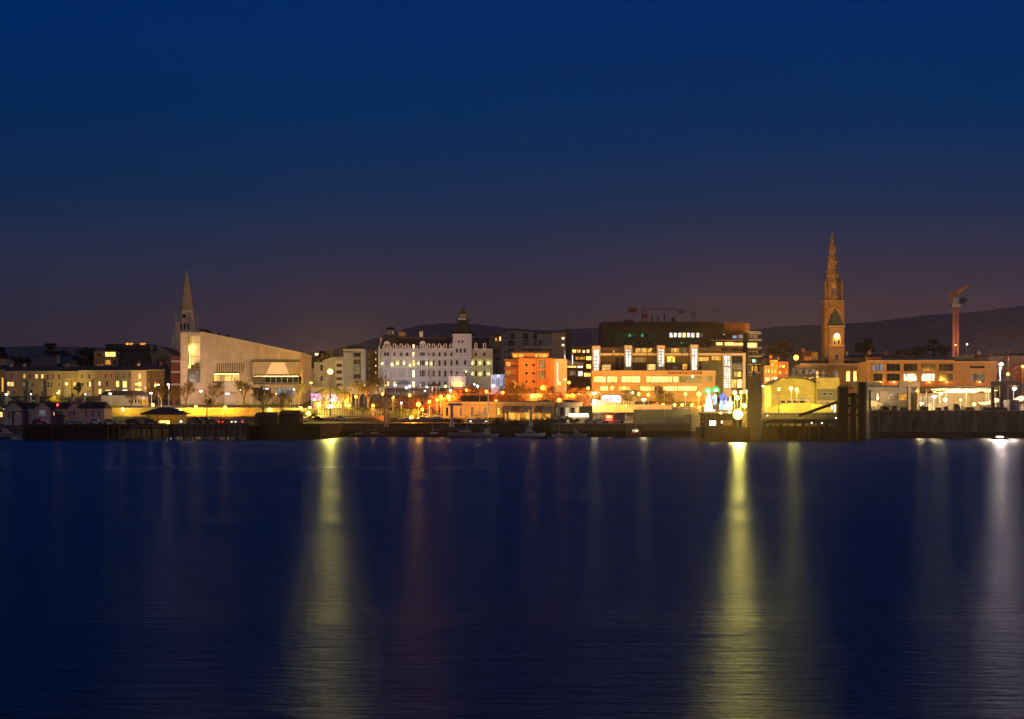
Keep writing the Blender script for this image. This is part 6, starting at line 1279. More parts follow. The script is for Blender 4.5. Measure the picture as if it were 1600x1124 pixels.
b.build('body', mat('container_blue', (.12, .13, .15), .6, .2), t); MB().box(-1.52, 1.52, -.06, 6.02, 3.203, 3.32).build('roof', mat('container_blue', ()), t)
for i, px in enumerate((1383, 1397, 1412, 1447, 1466, 1478, 1494, 1497.5, 1515, 1441)):
    w_ = [2.2, 1.6, 2.4, 1.4, 1.9, 1.3, 1.6, 1.2, 2.8, 1.5][i]; h_ = [.9, 1.3, .8, 1.0, .8, 1.1, 1.9, 1.1, .9, 1.2][i]
    q = thing('dockside_bin', ['squat', 'square', 'wide', 'small', 'broad', 'narrow', 'tall', 'leaning', 'long', 'stout'][i]+' dark dockside bin on the quay coping '+['by the shed', 'behind the grey hall post', 'under the low gantry', 'left of the barred fence', 'in front of the barred fence', 'at the middle of the barred fence', 'where the barred fence ends', 'just past the tall bin', 'below the shelter disc lamp', 'by the lowest quay lamp'][i], 'bin', (wx(px, 483.2), 483.2, 8.75))
    b = MB(); b.hip(-w_/2, w_/2, -.5, .6, 0, h_, .06, .06); b.build('body', darkst, q); MB().box(-w_/2+.02, w_/2-.02, -.5, .6, h_+.002, h_+.1).build('lid', darkpole_m, q)

# ---------------------------------------------------------------- ferry ramp and dolphins
blackst = mat('black_steel', (.022, .02, .02), .7, .3, .5, streak=True)
Y = 412; k = Y/F
def at(name, label, cat, px, py, Y): return thing(name, label, cat, (wx(px, Y), Y, wz(py, Y)))
t = thing('harbour_column', 'massive square concrete column carrying a green light', 'column', (wx(1178, Y), Y, 0)); ztop_ = wz(587, Y); b = MB(); b.box(-8*k, 6.5*k, 0, 3.2, -3, ztop_); b.build('shaft', mat('column_concrete', (.16, .13, .09), .9, .35, .4, streak=True), t)
b = MB(); b.plan([(6.52*k, .1), (13*k, 1.2), (13*k, 3.1), (6.52*k, 3.1)], -3, ztop_-.4); b.build('side_buttress', mat('column_pale', (.28, .26, .25), .9, .3, .4, streak=True), t)
b = MB(); b.tube((1*k, 1.5, ztop_), (1*k, 1.5, ztop_+21*k), .2, .16, 8); b.box(-1.2*k, 3.2*k, .9, 2.1, ztop_+.002, ztop_+1.2); b.box(-1.1*k, 3.1*k, 1, 2, ztop_+6*k, ztop_+6.6*k); b.build('light_mast', darkpole_m, t)
g = MB(); g.smooth = True; zz = ztop_+23*k; g.lathe([(.05, zz-.3), (.33, zz-.1), (.33, zz+.2), (.05, zz+.35)], 10, (1*k, 1.4)); g.build('green_lens', glow('nav_green', (.05, 1, .25), 22), t)
# linkspan body
t = thing('linkspan_pontoon', 'black steel ferry pontoon with one bright square window and hung tyres', 'pontoon', (wx(1135, 396), 396, 0)); k = 396/F; P = lambda px: (px-1135)*k; ZZ = lambda py: wz(py, 396)
b = MB(); b.box(P(1097), P(1172), 0, 14, -1, ZZ(668)); b.build('hull', blackst, t)
b = MB(); b.box(P(1103), P(1160), 1, 12, ZZ(668)+.003, ZZ(648)); b.box(P(1101), P(1165), .4, 12.5, ZZ(648)+.003, ZZ(646.5)); ho = b.build('control_house', blackst, t)
g = MB(); g.box(P(1109.5), P(1119), .9, .995, ZZ(665), ZZ(657.5)); g.build('window', glow('cabin_window', (1, .72, .5), 5), ho)
g = MB(); g.box(P(1127.5), P(1130), .9, .995, ZZ(661.5), ZZ(658)); g.build('window', glow('cabin_window', ()) if False else _M['cabin_window'], ho)
b = MB(); b.box(P(1130.5), P(1145), .8, .99, ZZ(665), ZZ(657)); b.build('door', mat('pontoon_orange', (.4, .2, .1), .6, .2), ho)
b = MB()
for i in range(16): b.box(P(1101+i*4.1), P(1101+i*4.1)+.06, .4, .46, ZZ(646.4), ZZ(641))
b.box(P(1101), P(1164), .38, .48, ZZ(641), ZZ(640.6)); b.build('railing', darkpole_m, ho)
for i in range(5):
    q = MB(); zc = ZZ(652+i*7.5); 
    for j in range(10):
        a0 = 2*math.pi*j/10; a1 = 2*math.pi*(j+1)/10; q.tube((P(1098)+.5*math.cos(a0), -.2, zc+.55*math.sin(a0)), (P(1098)+.5*math.cos(a1), -.2, zc+.55*math.sin(a1)), .16, .16, 5)
    q.build('tyre_fender', mat('rubber', (.03, .03, .03), .9, .1), t)
# ramp bridge
t = thing('ferry_ramp', 'long dark ferry ramp bridge resting on black piles', 'bridge', (wx(1252, 428), 428, 0)); k = 428/F; P = lambda px: (px-1252)*k; ZZ = lambda py: wz(py, 428)
b = MB(); b.box(P(1191), P(1318), 0, 6, ZZ(662), ZZ(655)); b.build('deck', mat('ramp_grey', (.06, .06, .065), .7, .3), t)
b = MB(); b.box(P(1192), P(1311), -.1, .1, ZZ(647.3), ZZ(646)); b.box(P(1192), P(1311), -.1, .1, ZZ(651.5), ZZ(651))
for i in range(24): b.box(P(1193+i*5), P(1193+i*5)+.1, -.09, .09, ZZ(655)+.002, ZZ(647.3)-.002)
for i in range(23): b.tube((P(1193+i*5), 0, ZZ(655)), (P(1198+i*5), 0, ZZ(647.5)), .05, .05, 3)
b.build('side_truss', mat('ramp_rail', (.16, .15, .15), .6, .2), t)
for i, px in enumerate((1196, 1206, 1213, 1221, 1232, 1244, 1256, 1266, 1280, 1292, 1304)):
    w_ = .3 if i % 3 else .45; MB().tube((P(px), 1, -3), (P(px), 1, ZZ(662)-.003), w_, w_, 8).build('pile', blackst if i % 2 else mat('pile_brown', (.07, .045, .03), .8, .3), t)
b = MB(); b.tube((P(1248), -.6, ZZ(650)), (P(1312), -.6, ZZ(627)), .55, .55, 4); b.build('lifting_arm', mat('arm_grey', (.10, .10, .09), .6, .2), t)
b = MB(); b.box(P(1191), P(1312), 2, 5.8, -2, ZZ(666)); b.build('dark_bulkhead', blackst, t)
g = MB()
for px, py in ((1306, 653.5), (1309.5, 653.5), (1199, 649.5), (1268, 661), (1284, 661.3)): g.box(P(px)-.14, P(px)+.14, -.3, -.12, ZZ(py)-.14, ZZ(py)+.14)
tag(g.build('deck_lights', glow('deck_light', (1, .8, .6), 5), t), kind='stuff')
t = thing('mooring_dolphin', 'cluster of tall black steel dolphin columns with crossbeams beside the white fender post', 'dolphin', (wx(1331, 420), 420, 0)); k = 420/F; P = lambda px: (px-1331)*k; ZZ = lambda py: wz(py, 420)
for a, e, tp, bt, y0 in ((1311, 1325.5, 605, 690, 0), (1331, 1339.5, 614, 689, 1.5), (1342, 1351.5, 597, 688, 0)):
    b = MB(); b.box(P(a), P(e), y0, y0+2.4, -3, ZZ(tp)); b.build('column', blackst, t)
b = MB(); b.box(P(1312), P(1324.5), -1, -.003, -3, ZZ(663)); b.build('fender_foot', blackst, t)
for py in (616.5, 633, 647): b = MB(); b.box(P(1325.6), P(1341.9), .3, 1.4, ZZ(py+4), ZZ(py)); b.build('crossbeam', blackst, t)
b = MB(); b.tube((P(1325), 1, ZZ(607)), (P(1334), 1, ZZ(605.5)), .2); b.box(P(1311.5), P(1325), .2, 2.2, ZZ(604.9), ZZ(603.6))
for i in range(6): b.box(P(1312+i*2.4), P(1312+i*2.4)+.12, .2, .3, ZZ(603.5), ZZ(600.5))
b.build('top_platform', blackst, t)
t = thing('fender_post', 'slim tall white steel fender post leaning against the black dolphin', 'post', (wx(1353.7, 418), 418, 0)); k = 418/F; b = MB(); b.hip(-1.1*k, 1.2*k, 0, .5, -3, wz(589, 418), .12, .1); b.build('shaft', mat('fender_white', (.5, .46, .45), .7, .25, .5, streak=True), t); MB().box(-1.3*k, -1.11*k, .1, .5, -3, wz(597, 418)).build('rubber_strip', blackst, t)
t = thing('quay_post', 'shorter square white post standing against the quay wall corner', 'post', (wx(1359.8, 478), 478, 0)); k = 478/F; MB().box(-2*k, 1.2*k, 0, .8, -3, wz(610, 478)).build('shaft', mat('post_pale', (.34, .32, .3), .8, .3, .5, streak=True), t); MB().box(-2.2*k, 1.4*k, -.05, .85, wz(610, 478)+.002, wz(609, 478)).build('cap', conc, t)

# ---------------------------------------------------------------- timber pavilion on the pier
t = thing('pier_pavilion', 'open sided waiting pavilion with a hipped slate roof and amber interior on the pier', 'pavilion', (wx(254, 449), 449, 4.55)); k = 449/F; P = lambda px: (px-254)*k; ZZ = lambda py: wz(py, 449)-4.55
b = MB(); b.hip(P(217.5), P(291), -1, 9, ZZ(647.2), ZZ(636.5), 27*k, 4.6); b.build('roof', mat('brown_slate', (.09, .065, .045), .75, .3, 1, brick=(.4, .3, .03)), t)
for px in (221, 233, 246, 279, 287): MB().box(P(px), P(px)+.25, 0, .25, 0, ZZ(647.2)-.003).build('post', mat('pavilion_post', (.5, .38, .2), .7, .1), t)
MB().box(P(222), P(286), 5, 5.3, 0, ZZ(647.2)-.004).build('back_wall', mat('pavilion_boards', (.45, .3, .12), .8, .2), t); MB().box(P(206), P(232), 1.5, 5, 0, ZZ(652.5)).build('side_room', mat('pavilion_boards', ()), t)
b = MB(); b.box(P(219), P(289), -.6, -.4, ZZ(648.6), ZZ(647.25)); b.build('fascia', mat('pavilion_post', ()), t)
for px in (232, 256, 283):
    L = bpy.data.lights.new('ceiling_light', 'POINT'); L.energy = 110; L.color = (1, .58, .12); L.shadow_soft_size = .2; lo = bpy.data.objects.new('ceiling_light', L); COL.objects.link(lo); lo.parent = t; lo.location = (P(px), 2, ZZ(650))
g = MB(); g.box(P(248), P(258), 1, 1.3, ZZ(661), ZZ(657.5)); g.box(P(259), P(263.5), .8, 1.2, ZZ(662.5), ZZ(657.5)); g.build('lit_counter', glow('counter_light', (1, .62, .15), 3.2), t)
g = MB(); g.box(P(282.5), P(284.5), -.7, -.5, ZZ(660), ZZ(658)); g.build('bulkhead_lamp', glow('bulkhead', (1, .9, .7), 14), t)

# ---------------------------------------------------------------- yacht club and waterfront kiosks
B = Bd('yacht_club', 'long low classical yacht club with a pale cornice, brown awnings and orange lit front', 'clubhouse', 780, 659, 545); k = B.k; X = B.X; Z = B.Z
yc = mat('club_stone', (.55, .38, .20), .85, .2, .5, brick=(1.3, .7, .02))
wins = [(696, 701, 636.5, 650, 'dark', 1, 3), (718, 722.5, 636.5, 650, 'greywarm', 1, 3), (735, 740, 636, 650, 'dim', 1, 3), (755.5, 760.5, 636.5, 648.5, 'dim', 1, 3)]
B.wall('wall', yc, 692, 775, 631, 659, wins, d=12, found=1.5)
b = MB()
for q in wins:
    b.box(X(q[0])-.35, X(q[0])-.02, -.12, -.004, Z(650), Z(q[2])); b.box(X(q[1])+.02, X(q[1])+.35, -.12, -.004, Z(650), Z(q[2])); b.box(X(q[0])-.35, X(q[1])+.35, -.14, -.004, Z(q[2])+.004, Z(q[2])+.35)
b.build('window_surrounds', mat('pale_sandstone', ()), B.o)
B.wall('awning_range', yc, 775.05, 866, 631, 659, [(777, 781, 637.5, 648, 'yellow', 1, 2), (788, 812, 646.5, 657, 'amber', 7, 1), (814, 836, 646.5, 657, 'amber', 6, 1), (838, 860, 646.5, 657, 'amber', 6, 1)], y=.3, d=11, found=1.5, sills=False)
b = MB(); b.box(X(690.5), X(868), -.8, 12, Z(630.98), Z(628)); b.build('cornice', mat('club_cornice', (.62, .46, .28), .8, .12), B.o)
b = MB(); b.box(X(693), X(867), 1, 11, Z(627.98), Z(626.8)); b.build('roof', mat('club_roof', (.06, .045, .035), .85, .3), B.o)
for i, (a, e) in enumerate(((783, 797), (797.5, 812), (812.5, 826), (834, 848), (848.5, 862))):
    q = MB(); q.add([(X(a+3), -.02, Z(634)), (X(e+3), -.02, Z(634)), (X(e), -2.6, Z(641)), (X(a), -2.6, Z(641)), (X(e), -2.6, Z(645)), (X(a), -2.6, Z(645)), (X(e), -2.5, Z(645)), (X(a), -2.5, Z(645)), (X(e), -2.5, Z(641.3)), (X(a), -2.5, Z(641.3)), (X(e+3), -.02, Z(634.4)), (X(a+3), -.02, Z(634.4))], [(0, 3, 2, 1), (3, 5, 4, 2), (5, 7, 6, 4), (7, 9, 8, 6), (9, 11, 10, 8)]); q.build('awning', mat('awning_brown', (.22, .13, .09), .85, .15) if i % 2 else mat('awning_grey', (.34, .28, .22), .85, .15), B.o)
for px in (800, 823, 846): 
    L = bpy.data.lights.new('veranda_light', 'POINT'); L.energy = 260; L.color = (1, .5, .08); L.shadow_soft_size = .2; lo = bpy.data.objects.new('veranda_light', L); COL.objects.link(lo); lo.parent = B.o; lo.location = (X(px), -1.3, Z(645))
for px, py in ((708, 652), (728, 652), (748, 640), (766, 640), (772, 652)):
    L = bpy.data.lights.new('front_light', 'POINT'); L.energy = 620; L.color = (1, .45, .08); L.shadow_soft_size = .3; lo = bpy.data.objects.new('front_light', L); COL.objects.link(lo); lo.parent = B.o; lo.location = (X(px), -4.5, Z(py))
for i, (px, w_, h_) in enumerate(((724, 8, 9), (733, 10, 8), (742, 12, 8.5), (756, 10, 7.5))): B.box('roof_screen', mat('screen_dark', (.09, .05, .035), .8, .3), px-w_/2, px+w_/2, 627-h_, 626.75, 4, 5)
B.chimney(yc, 777, 780, 619.5, 627, 4, 1)
t = thing('entrance_awning', 'pale flat awning on the front of the yacht club near its flagpole', 'awning', (wx(754, 541), 541, wz(660, 541))); k2 = 541/F; MB().box(-9*k2, 9*k2, -1.5, 2.5, 11*k2, 13*k2).build('awning_top', mat('rail_white', ()), t)
for dx in (-8.4, 8.2): MB().tube((dx*k2, -1.2, -1), (dx*k2, -1.2, 11*k2), .07).build('post', pole_m, t)
for px, py, lab in ((738, 658.5, 'oval white floodlight on the slip, nearer the pale column'), (757.5, 658.5, 'oval white floodlight on the slip, nearer the flagpole')):
    q = thing('ground_floodlight', lab, 'lamp', (wx(px, 532), 532, 4.55)); z_ = wz(py, 532)-4.55
    MB().box(-.15, .15, 0, .3, -.5, z_).build('stand', darkpole_m, q); g = MB(); g.smooth = True; g.lathe([(.02, -.2), (.55, -.12), (.6, .1), (.02, .25)], 12); o = g.build('lens', glow('oval_lens', (1, .78, .5), 9), q, (0, 0, z_)); o.scale = (1.35, .6, 1)
    L = bpy.data.lights.new('lamp_light', 'POINT'); L.energy = 500; L.color = (1, .7, .4); L.shadow_soft_size = .3; lo = bpy.data.objects.new('lamp_light', L); COL.objects.link(lo); lo.parent = q; lo.location = (0, -1, z_+.3)
B = Bd('round_tea_room', 'round pale tea room with a shallow dome and tall windows beside the white lit kiosk', 'tea room', 894, 660, 543); k = B.k; X = B.X; Z = B.Z; tm = mat('tea_room_stone', (.48, .42, .32), .8, .15, .4)
b = MB(); b.lathe([(22*k, -1.5), (22*k, Z(635.5))], 20, (X(887), 8)); b.build('drum', tm, B.o)
b = MB(); b.lathe([(24*k, Z(635.5)+.003), (24.5*k, Z(631)), (25.5*k, Z(630.5)), (25.5*k, Z(628.8))], 20, (X(887), 8)); b.build('cornice', mat('tea_cornice', (.6, .52, .4), .8, .1), B.o)
b = MB(); b.lathe([(22*k, Z(628.8)+.003), (12*k, Z(625.5)), (.2, Z(624))], 20, (X(887), 8)); b.build('dome', slate, B.o)
for i in range(7):
    a_ = math.pi*(1.12+.76*i/6); xx = X(887)+22*k*math.cos(a_); yy = 8+22*k*math.sin(a_); o = window(B.o, xx, Z(650), 1.5, 3.0, yy, ['dark', 'greywarm', 'dark', 'cream', 'dark', 'lit', 'dark'][i], 1, 3); o.rotation_euler[2] = a_+math.pi/2
B = Bd('green_shed', 'dark green box shed behind the white lit kiosk awning', 'shed', 916, 660, 538); B.box('wall', mat('shed_green', (.09, .12, .09), .7, .3, .5, streak=True), 906, 925.5, 636, 662, 0, 5); B.box('roof_edge', slate, 905.5, 926, 635.2, 635.97, -.2, 5.2)
t = thing('kiosk', 'kiosk under a glaring white lit awning on the quay', 'kiosk', (wx(904, 530), 530, wz(661, 530))); k = 530/F
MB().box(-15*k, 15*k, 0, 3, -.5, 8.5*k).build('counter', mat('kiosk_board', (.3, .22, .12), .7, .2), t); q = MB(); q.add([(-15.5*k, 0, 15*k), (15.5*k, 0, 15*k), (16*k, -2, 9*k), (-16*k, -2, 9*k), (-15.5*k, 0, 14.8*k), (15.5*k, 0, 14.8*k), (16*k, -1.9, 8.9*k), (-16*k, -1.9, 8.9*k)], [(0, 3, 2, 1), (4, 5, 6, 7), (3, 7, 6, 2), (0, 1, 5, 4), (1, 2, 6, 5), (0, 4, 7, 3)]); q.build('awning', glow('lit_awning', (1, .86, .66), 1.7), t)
for dx in (-15, 15): MB().tube((dx*k, -1.8, -.5), (dx*k, -1.8, 9*k), .06).build('post', pole_m, t)
L = bpy.data.lights.new('kiosk_light', 'POINT'); L.energy = 900; L.color = (1, .82, .5); L.shadow_soft_size = .3; lo = bpy.data.objects.new('kiosk_light', L); COL.objects.link(lo); lo.parent = t; lo.location = (-14*k, -3.2, 7*k)
# banner
t = thing('backlit_banner', 'long backlit white banner with a dark green star emblem above the coast road', 'billboard', (wx(955, 563), 563, wz(636, 563))); k = 563/F
b = MB(); b.prism([(-16*k, 9*k), (15*k, 5.5*k), (15.5*k, 15*k), (12*k, 18*k), (-12*k, 18.5*k), (-16*k, 16*k)], 0, .5); b.build('panel', glow('banner_white', (.95, .8, 1), 1.4, True, lo=.4, scale=(.5, .5, .6)), t)
b = MB(); b.prism([(11*k+2.2*k*math.cos(a_)*(1 if i % 2 else .35), 12*k+2.6*k*math.sin(a_)*(1 if i % 2 else .35)) for i, a_ in enumerate([math.pi*j/4 for j in range(8)])], -.06, -.004); b.build('emblem', mat('emblem_green', (.02, .16, .08), .6, .1), t)
for dx in (-12, 0, 12): MB().tube((dx*k, .8, -1), (dx*k, .8, 14*k), .12).build('post', darkpole_m, t)
b = MB(); b.box(-14*k, 10*k, -.1, .5, 2*k, 7.6*k); b.build('base_board', mat('base_grey', (.25, .2, .2), .7, .2), t)
# fairground lights
t = thing('fairground_ride', 'fairground tower with two green light arches over white lit cones', 'fairground ride', (wx(1112, 524), 524, wz(641, 524))); k = 524/F; Z0 = lambda py: (641-py)*k
for cx_, r_, cyy in ((1106, 4.8, 611.5), (1118.3, 5.2, 610.5)):
    q = MB()
    for j in range(12):
        a0 = -.6+4.4*j/12; a1 = -.6+4.4*(j+1)/12; q.tube(((cx_-1112)*k+r_*k*math.cos(a0), 0, Z0(cyy)+r_*k*math.sin(a0)), ((cx_-1112)*k+r_*k*math.cos(a1), 0, Z0(cyy)+r_*k*math.sin(a1)), .36, .36, 6)
    q.build('light_arch', glow('arch_green', (.03, .75, .08), 1.0), t)
    q = MB(); q.lathe([(.3, Z0(cyy+1.5)), (.75, Z0(cyy-.5)), (.3, Z0(cyy-2.5))], 8, ((cx_-1112)*k, -.3)); q.build('arch_lamp', glow('arch_lamp', (.45, 1, .75), 5), t)
for cx_, w0, w1, tp, bt, m_ in ((1107.5, 1.6, 6.5, 613, 640, glow('cone_white', (.75, 1, .95), 1.3)), (1117.5, 1.8, 2.6, 616, 631, glow('cone_teal', (.35, 1, .85), 1.6))):
    q = MB(); q.lathe([(w1*k, Z0(bt)), (w0*k, Z0(tp))], 10, ((cx_-1112)*k, .3)); q.build('lit_cone', m_, t)
for x0_, y0_, x1_, y1_ in ((1124, 618, 1133, 632), (1129.5, 614.5, 1136, 627), (1113, 620, 1117, 634), (1128, 616, 1126, 626)):
    q = MB(); q.tube(((x0_-1112)*k, -.8, Z0(y0_)), ((x1_-1112)*k, -.8, Z0(y1_)), .42, .30, 5); q.build('blue_strip', glow('strip_blue', (.03, .16, .9), 1.3), t)
q = MB(); q.box((1101-1112)*k, (1117-1112)*k, -1.2, 1, Z0(643), Z0(640.2)); q.build('platform', glow('platform_white', (1, .97, .9), 2), t)
q = MB(); q.box((1102-1112)*k, (1103-1112)*k, -.2, .1, Z0(632), Z0(617)); q.build('yellow_strip', glow('strip_yellow2', (1, .6, .02), 1.6), t)
for i, (a, e, tp, lab) in enumerate(((1124, 1131, 619, 'pale blue lit tent with a steep peak beside the green arches'), (1131, 1138, 622, 'white lit market tent in the middle of the fairground row'), (1137.5, 1144.5, 619, 'white lit market tent nearest the biggest floodlight'))):
    q = thing('market_tent', lab, 'tent', (wx((a+e)/2, 528), 528, wz(641, 528))); w_ = (e-a)*k/2; b = MB(); b.lathe([(w_*1.3, 0), (w_*1.3, 8*k), (.15, (641-tp)*k)], 4, rot=R(45)); b.build('canvas', glow('tent_blue', (.4, .7, 1), 1.2) if i == 0 else glow('tent_lit', (1, .93, .8), 1.25), q); MB().tube((0, 0, (641-tp)*k-.2), (0, 0, (641-tp)*k+.9), .06).build('finial', darkpole_m, q)
L = bpy.data.lights.new('fair_light', 'POINT'); L.energy = 1200; L.color = (.6, 1, .8); L.shadow_soft_size = .6; lo = bpy.data.objects.new('fair_light', L); COL.objects.link(lo); lo.parent = t; lo.location = (0, -4, Z0(622))
# ---------------------------------------------------------------- posts, boats, cars
def hull(L_, W_, H_, sheer=.25, bow=1.0, n=12, stern=.75):
    b = MB(); rows = []
    for i in range(n+1):
        u = i/n; x = -L_/2+L_*u; w_ = W_/2*(stern+(1-stern)*math.sin(math.pi*min(u*1.1, .5)) if u < .45 else math.cos((u-.45)/.55*math.pi/2)**.75); top = H_*(1+sheer*(2*u-.9)**2)+(0.0)
        kz = -.25+.5*max(0, u-.75)*2; xo = .12*L_*max(0, u-.85)/.15*0
        rows.append([(x+ (.06*L_ if u == 1 else 0)*bow, -w_-.0, top), (x, -w_*.8, H_*.35), (x, 0, kz), (x, w_*.8, H_*.35), (x+(.06*L_ if u == 1 else 0)*bow, w_, top)])
    for r_ in rows: b.v += r_
    for i in range(n):
        for j in range(4): a = i*5+j; b.f.append((a, a+5, a+6, a+1)); b.m.append(0)
        a = i*5; b.f.append((a, a+4, a+9, a+5)); b.m.append(0)
    b.f.append((0, 1, 2, 3, 4)); b.m.append(0); return b
hull_w = mat('gelcoat', (.62, .6, .54), .35, .12); hull_g = mat('hull_grey', (.3, .3, .28), .4, .15); hull_b = mat('hull_dark', (.04, .05, .07), .4, .2); hull_r = mat('hull_red', (.35, .05, .03), .5, .2); alloy = mat('alloy', (.55, .55, .52), .35, .1); cabinm = mat('cabin_paint', (.55, .52, .45), .5, .15)
def boat(label, px, py, Y, L_, mast=None, rz=0, hm=None, cab='low', group=None, z=None, name='sailing_boat'):
    t = thing(name, label, 'boat', (wx(px, Y), Y, wz(py, Y) if z is None else z), rz, group)
    H_ = L_*.10+.3; hull(L_, L_*.3, H_).build('hull', hm or hull_w, t)
    b = MB(); b.hip(-L_*.18, L_*.2, -L_*.09, L_*.09, H_*.98, H_+L_*.065+.15, .25, .12); 
    if cab == 'high': b.hip(-L_*.12, L_*.08, -L_*.1, L_*.1, H_+L_*.06, H_+L_*.16+.5, .2, .12); b.tube((-L_*.12, 0, H_+1), (-L_*.2, 0, H_+L_*.16+1.3), .08); b.tube((-L_*.1, 0, H_+L_*.16+.5), (-L_*.06, 0, H_+L_*.16+1.8), .05)
    b.build('cabin', cabinm, t)
    b = MB(); b.box(-L_*.14, L_*.15, -L_*.096-.01, -L_*.09+.02, H_+.12, H_+.34); b.build('cabin_windows', G('dark'), t)
    if mast:
        b = MB(); b.tube((L_*.07, 0, H_), (L_*.07, 0, H_+mast), .075, .045, 6); b.tube((L_*.07, 0, H_+1.3), (-L_*.32, 0, H_+1.35), .06, .05, 5); b.tube((L_*.07, -.6, H_+mast*.6), (L_*.07, .6, H_+mast*.6), .03, .03, 4); b.build('mast', alloy, t)
        b = MB(); b.tube((L_*.05, 0, H_+1.45), (-L_*.3, 0, H_+1.47), .14, .1, 6); b.build('furled_sail', mat('sail_cover', (.1, .12, .2), .8, .2), t)
        b = MB(); b.tube((L_*.07, 0, H_+mast), (L_*.5, 0, H_), .015, .015, 3); b.tube((L_*.07, 0, H_+mast), (-L_*.48, 0, H_), .015, .015, 3); b.build('rigging', alloy, t)
    return t
gb = 'boats moored along the landing'
for a in [
 ('white motor yacht with a raised flybridge afloat below the brown awnings', 828, 684.4, 500, 9.5, None, 0, hull_w, 'high'),
 ('long grey hulled yacht afloat in front of the pale column', 726, 684.2, 502, 11, 11, 0, hull_g, 'low'),
 ('white cruiser with cluttered deck afloat below the entrance awning', 760, 684.0, 505, 8, None, 3.14, hull_w, 'high'),
 ('small dark dinghy afloat in front of the motor yacht', 847, 685.8, 468, 3.2, None, 0, hull_b, 'low'),
 ('small pale cuddy boat afloat under the round tea room', 875, 684.0, 506, 5.2, 8, 3.14, hull_w, 'low'),
 ('pale workboat with twin frames afloat at the end of the olive wall', 901, 684.0, 504, 6.2, None, 0, hull_g, 'high'),
 ('slim yacht afloat close under the bright orange slip lamp', 678, 684.0, 506, 7.5, 9, 3.14, hull_b, 'low'),
 ('low boat lying alone below the amber reflections of the park pavilion', 560, 684.2, 503, 6, None, 0, hull_b, 'low'),
 ('dark launch afloat between the hoist post and the park walk', 585, 684.2, 503, 7, 7.5, 0, hull_b, 'low'),
 ('grey boat at the steps beyond the solid timber jetty', 10, 686.5, 470, 9, None, 0, hull_g, 'high'),
 ('tiny rowing boat beside the grey boat at the outer steps', 26, 687.5, 445, 3, None, 3.14, hull_w, 'low')]:
    boat(a[0], a[1], a[2], a[3], a[4], a[5], a[6], a[7], a[8], gb, z=0.0, name='sailing_boat' if a[5] else 'motor_boat')
gs = 'boats stored ashore by the slip'
for a in [('white keelboat stored ashore behind the bright slip lamp', 660, 660, 528, 7, 12, 0, hull_w), ('grey keelboat stored ashore nearest the yacht club wall', 683, 660, 527, 7.5, 13.5, 3.14, hull_g), ('white yacht stored ashore under the promenade lamp', 671, 655.5, 538, 8, 14, 0, hull_w), ('small boat on a trailer beside the harbour hoist post', 620, 659, 530, 5, 8, 0, hull_w), ('small mastless boat under a pale cover beside the slip hedge', 636, 660, 529, 5.5, None, 3.14, hull_w), ('white dinghy ashore near the club awning with a bare mast', 747.5, 662.5, 524, 5, 13, 0, hull_w), ('yacht stored ashore at the foot of the tea room', 872, 663, 523.5, 6, 9, 0, hull_g), ('white dinghy stored ashore behind the black boat store', 452, 658, 524, 4, 8.5, 0, hull_w), ('grey dinghy stored ashore behind the black boat store', 415, 658, 524, 4, 9.5, 3.14, hull_g), ('tall masted dinghy ashore on the jetty beside the red light', 111, 662.5, 452, 4, 6.5, 0, hull_w), ('white hulled dinghy with the tallest mast on the solid jetty', 118, 662.5, 449, 4.6, 7.2, 0, hull_w)]:
    t = boat(a[0], a[1], a[2], a[3], a[4], a[5], a[6], a[7], 'low', gs, z=(4.55 if a[3] < 470 else ground_z(wx(a[1], a[3]), a[3]))+.55)
    b = MB(); b.box(-a[4]*.25, -a[4]*.22, -.7, .7, -.6, .2); b.box(a[4]*.15, a[4]*.18, -.6, .6, -.6, .2); b.build('cradle', darkpole_m, t)
# red fishing boat, bow on
t = thing('fishing_boat', 'small red hulled fishing boat with a white wheelhouse against the olive wall', 'boat', (wx(994, 506), 506, 0), R(-60)); hull(5.6, 2.4, 1.3, .5).build('hull', hull_r, t)
b = MB(); b.hip(-1.3, .3, -.75, .75, 1.15, 2.7, .12, .08); wh_ = b.build('wheelhouse', cabinm, t); MB().box(-1.5, .5, -.9, .9, 2.703, 2.85).build('roof', cabinm, wh_); b = MB(); b.box(.22, .32, -.6, .6, 1.9, 2.4); b.box(-1.0, 0, -.8, -.72, 1.9, 2.4); b.build('window', G('cream'), wh_)
b = MB(); b.tube((-.4, 0, 2.8), (-.4, 0, 4.6), .07, .05); b.tube((-.4, -.5, 3.9), (-.4, .5, 3.9), .04); b.tube((1.6, 0, 1.3), (1.6, 0, 2.6), .06); b.build('mast', alloy, t)
# lit buoy like boat lamp at the right
t = thing('moored_launch', 'low launch with a glowing deck lamp afloat at the foot of the high quay wall', 'boat', (wx(1562, 452), 452, 0)); hull(5.0, 1.6, .55).build('hull', hull_b, t); b = MB(); b.hip(-1.3, .9, -.5, .5, .5, 1.05, .2, .1); b.build('cabin', cabinm, t); g = MB(); g.box(-1.0, .8, -.57, -.51, .58, .88); g.build('deck_lamp', glow('launch_lamp', (1, .8, .6), 9), t)
